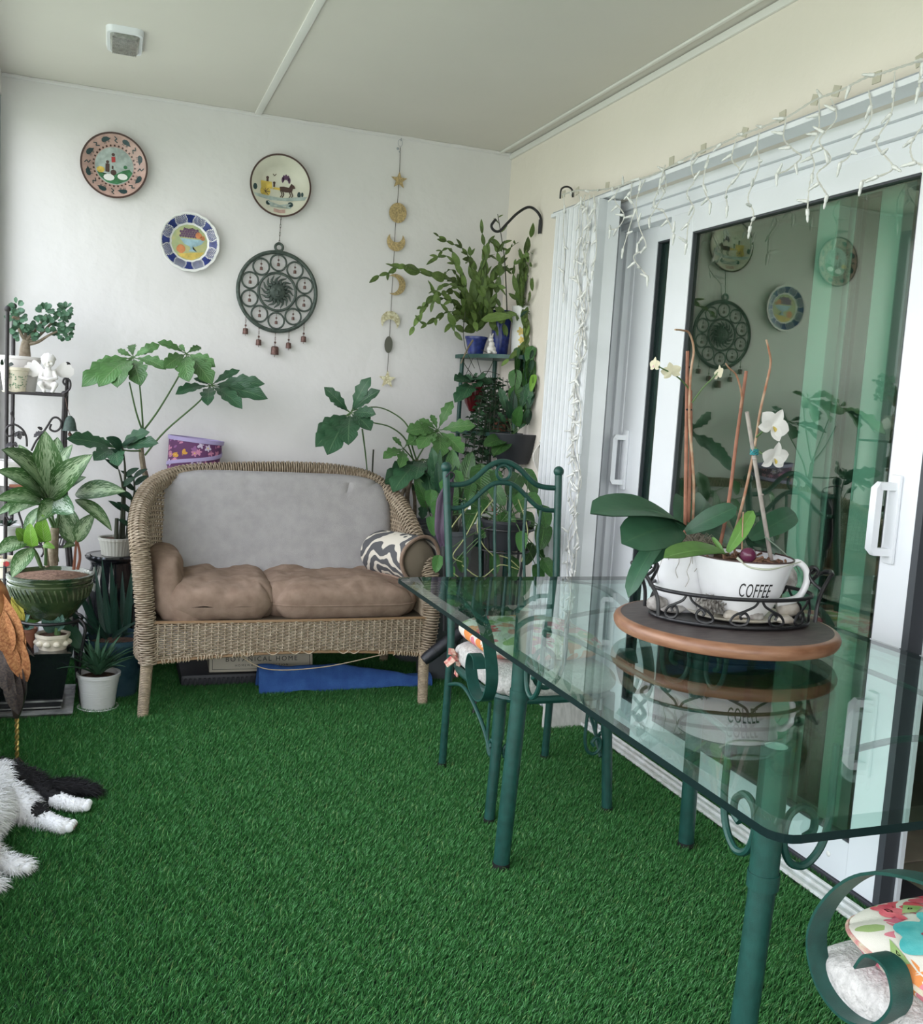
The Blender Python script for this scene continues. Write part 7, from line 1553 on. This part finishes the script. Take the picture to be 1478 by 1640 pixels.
# black wall basket
qa, qb = P((790, 700), 4.12), P((869, 700), 4.12); bc_ = V((qa.x+qb.x)/2, 4.16, 0); br = (qb.x-qa.x)/2; zt1, zb1 = P((830, 695), 4.12).z, P((830, 744), 4.12).z
T = thing('black_hanging_basket', (bc_.x, 4.16, zb1), 'black ribbed hanging basket beside the shutter, above the green chair', 'basket')
b = MB(); prof_ = [(0, zb1)]+[(br*(.55+.45*(i/9)**.8)+.0018*(i % 2), zb1+(zt1-zb1)*i/9) for i in range(10)]+[(br*.95, zt1), (br*.9, zt1-.02), (0, zt1-.03)]
b.lathe([(0, zb1)]+[(br*(.5+.5*(i/20)**.7)+.0022*(i % 2), zb1+(zt1-zb1)*i/20) for i in range(21)]+[(br*.94, zt1), (br*.9, zt1-.02), (0, zt1-.03)], (bc_.x, 4.16, 0), 40, sy=.8); b.build('body', mat('black_plastic_rope', (.014, .017, .022), .5), T)
b = MB()
for a in (0, 2.1, 4.2): b.tube([V(bc_.x+br*cos(a), 4.16+br*.8*sin(a), zt1), V(bc_.x, 4.19, zsh[0]-.03)], .0015, 5)
b.build('hanging_wires', M_blk, T)
T = thing('broadleaf_hoya', (bc_.x, 4.16, zt1-.01), 'plant with long pointed leaves growing out of the black hanging basket', 'plant')
o_ = V(bc_.x-.01, 4.16, zt1-.005)
for t, Y in (((800, 620), 4.14), ((812, 640), 4.08), ((835, 650), 4.05), ((848, 612), 4.12), ((868, 610), 4.1), ((860, 655), 4.1), ((790, 730), 4.02), ((775, 715), 4.05), ((815, 690), 4.05), ((822, 625), 4.16), ((842, 680), 4.06), ((796, 660), 4.1)): leaf(T, R.choice(('poth', 'schd', 'zz')), o_.lerp(P(t, Y), .45), P(t, Y), .9); stick(T, [o_, o_.lerp(P(t, Y), .5)], .0018, .0012, M_gst, 'stem')
leaf(T, 'lime', P((862, 600), 4.1), P((850, 628), 4.08), .8)
T = thing('climbing_fig', (P((850, 570), 4.24).x, 4.25, zsh[0]-.15), 'slender leafy vines hanging beside the shutter from the corner shelf top', 'plant')
for k in range(12):
    x0 = R.uniform(825, 866); Yk = R.uniform(4.14, 4.26); branch(T, [(x0, 560, Yk), (x0+R.uniform(-8, 4), 610, Yk-.02), (x0+R.uniform(-22, 4), R.uniform(640, 685), Yk-.03)], 3, key=R.choice(('cac', 'zz', 'poth')), w=.8)
T = thing('terracotta_dish', (P((830, 684), 4.4).x, 4.42, P((830, 690), 4.4).z), 'terracotta trough behind the black hanging basket', 'plant pot')
zq = P((830, 692), 4.4).z; MB().box(P((790, 690), 4.4).x, 4.36, zq, 1.80, 4.48, zq+.06, .006).build('body', M_terra, T)
MB().box(P((786, 690), 4.4).x, 4.355, zq+.045, 1.805, 4.485, zq+.062, .004).build('rim', M_terra, T)
o = bpy.data.objects['corner_shelf']; b = MB(); b.add([V(A1.x, 4.57, zq-.001), V(1.81, 4.57, zq-.001), V(1.81, 4.25, zq-.001), V(A1.x, 4.57, zq-.012), V(1.81, 4.57, zq-.012), V(1.81, 4.25, zq-.012)], [(0, 1, 2), (5, 4, 3), (0, 2, 5, 3), (1, 0, 3, 4), (2, 1, 4, 5)]); b.build('shelf_board', M_green, o, smooth=False)
# --- umbrella trees behind the right end of the loveseat
c = P((668, 860), 4.42); gpz = P((668, 832), 4.42).z
pot('tall_grey_pot', (c.x, 4.42, 0), .075, .095, gpz, M_gpl, 'tall grey plastic pot behind the right end of the loveseat', lip=.009)
T = thing('umbrella_tree', (c.x, 4.42, gpz-.05), 'branching umbrella tree behind the right end of the loveseat', 'plant')
st_(T, ((662, 838, 4.42), (652, 800, 4.40), (660, 760, 4.38), (668, 735, 4.38)), .013, .008, M_bst, 'trunk'); st_(T, ((664, 840, 4.42), (664, 800, 4.42), (660, 775, 4.40)), .010, .007, M_bst, 'trunk'); st_(T, ((640, 800, 4.40), (650, 780, 4.40), (658, 765, 4.4)), .010, .008, M_bst, 'trunk')
for pts in (((668, 740, 4.38), (660, 715, 4.34), (654, 685, 4.32), (635, 665, 4.34), (603, 652, 4.36), (562, 658, 4.36)), ((664, 745, 4.38), (650, 705, 4.36), (625, 684, 4.36), (594, 676, 4.36), (565, 665, 4.35)), ((668, 735, 4.38), (680, 715, 4.36), (701, 690, 4.34)), ((666, 740, 4.38), (672, 738, 4.36), (676, 735, 4.35)), ((664, 738, 4.38), (655, 728, 4.36), (646, 718, 4.34)), ((580, 687, 4.4), (585, 725, 4.42), (590, 775, 4.44))): st_(T, pts, .0042, .0026)
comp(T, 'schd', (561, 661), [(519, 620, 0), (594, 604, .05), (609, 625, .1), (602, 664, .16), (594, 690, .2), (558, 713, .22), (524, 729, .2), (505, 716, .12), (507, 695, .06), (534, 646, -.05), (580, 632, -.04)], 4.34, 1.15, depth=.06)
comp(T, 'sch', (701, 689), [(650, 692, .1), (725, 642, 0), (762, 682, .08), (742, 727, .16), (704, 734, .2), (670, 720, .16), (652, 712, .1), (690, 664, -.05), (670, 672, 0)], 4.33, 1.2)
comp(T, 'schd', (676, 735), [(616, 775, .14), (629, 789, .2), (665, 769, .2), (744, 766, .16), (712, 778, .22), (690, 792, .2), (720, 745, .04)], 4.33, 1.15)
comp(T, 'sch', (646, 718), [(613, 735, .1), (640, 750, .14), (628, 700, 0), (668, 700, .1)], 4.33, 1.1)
for a, t, w in (((676, 790), (660, 783), 1.8), ((690, 780), (668, 800), 1.2), ((682, 800), (676, 832), 1.2), ((700, 790), (712, 830), 1.1), ((690, 800), (690, 822), 1.2), ((720, 780), (735, 830), 1.2), ((705, 815), (697, 850), 1.2)): leaf(T, 'schd', P(a, 4.28), P(t, 4.22), w)
b = MB(); b.tube([P((598, 720), 4.5), V(P((598, 720), 4.5).x, 4.5, .4), V(P((598, 720), 4.5).x, 4.5, .0)], .004, 6); tag(b.build('garden_stake', M_dst), 'thin dark stake standing behind the loveseat by the wall', 'stake')
c = P((702, 900), 4.2); pz3 = P((702, 845), 4.15).z
pot('wide_grey_pot', (c.x+.01, 4.14, 0), .10, .125, pz3, M_gpl, 'wide slate grey pot between loveseat and corner shelf', lip=.010)
T = thing('strap_leaf_plant', (c.x+.01, 4.14, pz3-.04), 'dark strap leaved plant in the wide slate grey pot', 'plant')
for k in range(34): a = R.uniform(0, 6.28); o_ = V(c.x+.01+.05*cos(a), 4.14+.05*sin(a), pz3-.03); t = o_+V(R.uniform(-.12, .12), R.uniform(-.1, .12), R.uniform(.12, .42)); leaf(T, R.choice(('zz', 'fern', 'poth', 'schd')), o_.lerp(t, .55), t, .7); stick(T, [o_, o_.lerp(t, .6)], .0025, .002, M_dst, 'stem')
# --- pothos on a black stand behind the far chair
pc_ = V(1.52, 3.62, 0); zp = P((790, 880), 3.62).z
T = thing('wrought_stand', (pc_.x, 3.62, 0), 'black wrought-iron pot stand behind the far green chair', 'plant stand')
for z, r in ((zp, .10), (zp+.09, .115)): MB().tube([V(pc_.x+r*cos(2*pi*i/36), 3.62+r*sin(2*pi*i/36), z) for i in range(36)], .0045, 7, closed=True).build('ring', M_blk, T)
for k in range(4): a = .5+pi/2*k; b = MB(); b.tube(catmull([V(pc_.x+q*cos(a), 3.62+q*sin(a), z) for q, z in ((.115, zp+.09), (.10, zp), (.085, zp*.6), (.09, zp*.3), (.13, .004))], 6), .006, 8); b.build('leg', M_blk, T)
b = MB(); b.tube([V(pc_.x-.10, 3.62, zp), V(pc_.x+.10, 3.62, zp)], .004, 6); b.tube([V(pc_.x, 3.52, zp), V(pc_.x, 3.72, zp)], .004, 6); b.build('cross_bars', M_blk, T)
pot('black_nursery_pot', (pc_.x, 3.62, zp+.0045), .075, .098, .12, M_bin, 'black pot of trailing pothos on the wrought-iron stand')
zpt = zp+.11
T = thing('pothos', (pc_.x, 3.62, zpt-.01), 'trailing pothos with heart-shaped leaves behind the far green chair', 'plant')
pl_ = [((770, 775), 60, 0), ((735, 768), 30, 20), ((752, 790), 34, -10), ((795, 770), 34, 10), ((850, 775), 50, 20), ((820, 778), 40, -30), ((858, 805), 36, 30), ((905, 876), 70, 60), ((868, 862), 46, -10), ((812, 850), 60, 5), ((845, 890), 40, -20), ((790, 905), 40, 10), ((820, 912), 40, 0), ((765, 812), 44, -20), ((845, 838), 38, 10), ((700, 820), 36, 0), ((692, 845), 34, 10), ((700, 905), 30, -10), ((872, 890), 46, 20), ((880, 912), 40, 30), ((830, 805), 40, 10), ((740, 905), 30, 0), ((800, 795), 40, 30), ((872, 830), 40, 10), ((716, 785), 34, 20), ((750, 835), 36, -20), ((835, 870), 36, 0), ((775, 850), 30, 0), ((860, 925), 40, 0), ((720, 920), 30, 0), ((690, 800), 30, 0)]
for (x, y), sz, an in pl_:
    Yk = R.uniform(3.42, 3.72); a = radians(an); o_ = P((x-sz*.4*sin(a), y-sz*.36*cos(a)), Yk); t = P((x+sz*.45*sin(a), y+sz*.42*cos(a)), Yk-.04); leaf(T, 'poth', o_, t, R.uniform(.85, 1.15), face=(R.uniform(-.5, .2), -.9, R.uniform(.0, .6))); 
    c0_ = V(pc_.x+R.uniform(-.06, .06), 3.62+R.uniform(-.06, .06), zpt); mid = c0_.lerp(o_, .55)+V(0, -.02, .03); stick(T, [c0_, mid, o_], .0022, .0016, M_gst if R.random() < .6 else M_lil if False else M_gst, 'vine')
M_vine = mat('pale_vine', (.36, .38, .17), .6)
for pts in (((760, 800, 3.5), (720, 850, 3.48), (712, 900, 3.46), (735, 925, 3.45)), ((740, 905, 3.45), (770, 925, 3.44), (800, 905, 3.44), (830, 912, 3.44)), ((770, 810, 3.5), (745, 860, 3.48), (725, 890, 3.46), (740, 900, 3.46)), ((800, 890, 3.46), (815, 895, 3.46), (832, 910, 3.46)), ((790, 800, 3.5), (765, 835, 3.48), (772, 870, 3.47), (790, 890, 3.47)), ((830, 800, 3.5), (845, 850, 3.48), (835, 900, 3.46))): st_(T, pts, .0024, .002, M_vine, 'runner')
# painted birdhouse in the pothos
bh_ = P((778, 835), 3.72); T = thing('painted_birdhouse', (bh_.x, 3.74, bh_.z), 'small white painted birdhouse with red flowers among the pothos', 'birdhouse')
w_ = .055; zb_ = bh_.z-.01; zt2 = P((778, 790), 3.72).z
b = MB(); b.box(bh_.x-w_, 3.70, zb_, bh_.x+w_, 3.80, zt2-.03, .003); b.build('box', M_white, T)
b = MB(); b.add([(bh_.x-w_-.012, 3.69, zt2-.035), (bh_.x, 3.69, zt2+.02), (bh_.x+w_+.012, 3.69, zt2-.035), (bh_.x-w_-.012, 3.81, zt2-.035), (bh_.x, 3.81, zt2+.02), (bh_.x+w_+.012, 3.81, zt2-.035)], [(0, 1, 2), (5, 4, 3), (0, 3, 4, 1), (1, 4, 5, 2), (2, 5, 3, 0)]); b.build('roof', M_cer, T, smooth=False)
b = MB(); b.lathe([(0, 0), (.016, 0), (.016, .002), (0, .002)], (bh_.x-.02, 3.699, zb_+.06), 16, Matrix.Rotation(pi/2, 4, 'X')); b.build('entry_hole', M_blk, T)
for dx, dz in ((.025, .065), (.035, .035)):
    MB().lathe([(0, 0), (.012, 0), (.012, .002), (0, .002)], (bh_.x+dx, 3.699, zb_+dz), 12, Matrix.Rotation(pi/2, 4, 'X')).build('painted_flower', M_red2, T)
# --- folded purple umbrella hanging on the far chair
T = thing('purple_umbrella', (P((716, 900), 3.16).x, 3.18, .30), 'folded dark purple umbrella hanging on the left post of the far chair', 'umbrella')
M_pnyl = mat('purple_nylon', (.050, .028, .055), .6, var=.3, vscale=30, stretch=(6, 6, .5))
def fold(u, v):
    z = v; Q = (P((722, 768), 3.18), P((712, 800), 3.17), P((709, 850), 3.16), P((712, 882), 3.16)); c_ = path_at([Q[0], Q[1], Q[2], Q[3]], v); r = .010+.016*sin(pi*min(1, v*1.05))**.8; a = 2*pi*u; r *= 1+.28*sin(a*4+v*2)
    return c_+V(r*cos(a), r*sin(a)*.8, 0)
MB().grid(fold, 48, 20, closeu=True).build('canopy', M_pnyl, T)
b = MB(); b.tube([P((712, 874), 3.16), P((712, 890), 3.16)], .014, 12); b.build('strap', M_blk, T)
b = MB(); b.tube([P((712, 885), 3.16), P((712, 960), 3.17), P((711, 1010), 3.17)], [.007, .006, .005], 8); b.build('shaft', M_blk, T)
b = MB(); b.tube(catmull([P((722, 770), 3.18), P((728, 762), 3.17), P((722, 756), 3.13), P((714, 764), 3.12)], 5), .0025, 6); b.build('wrist_loop', M_pnyl, T)
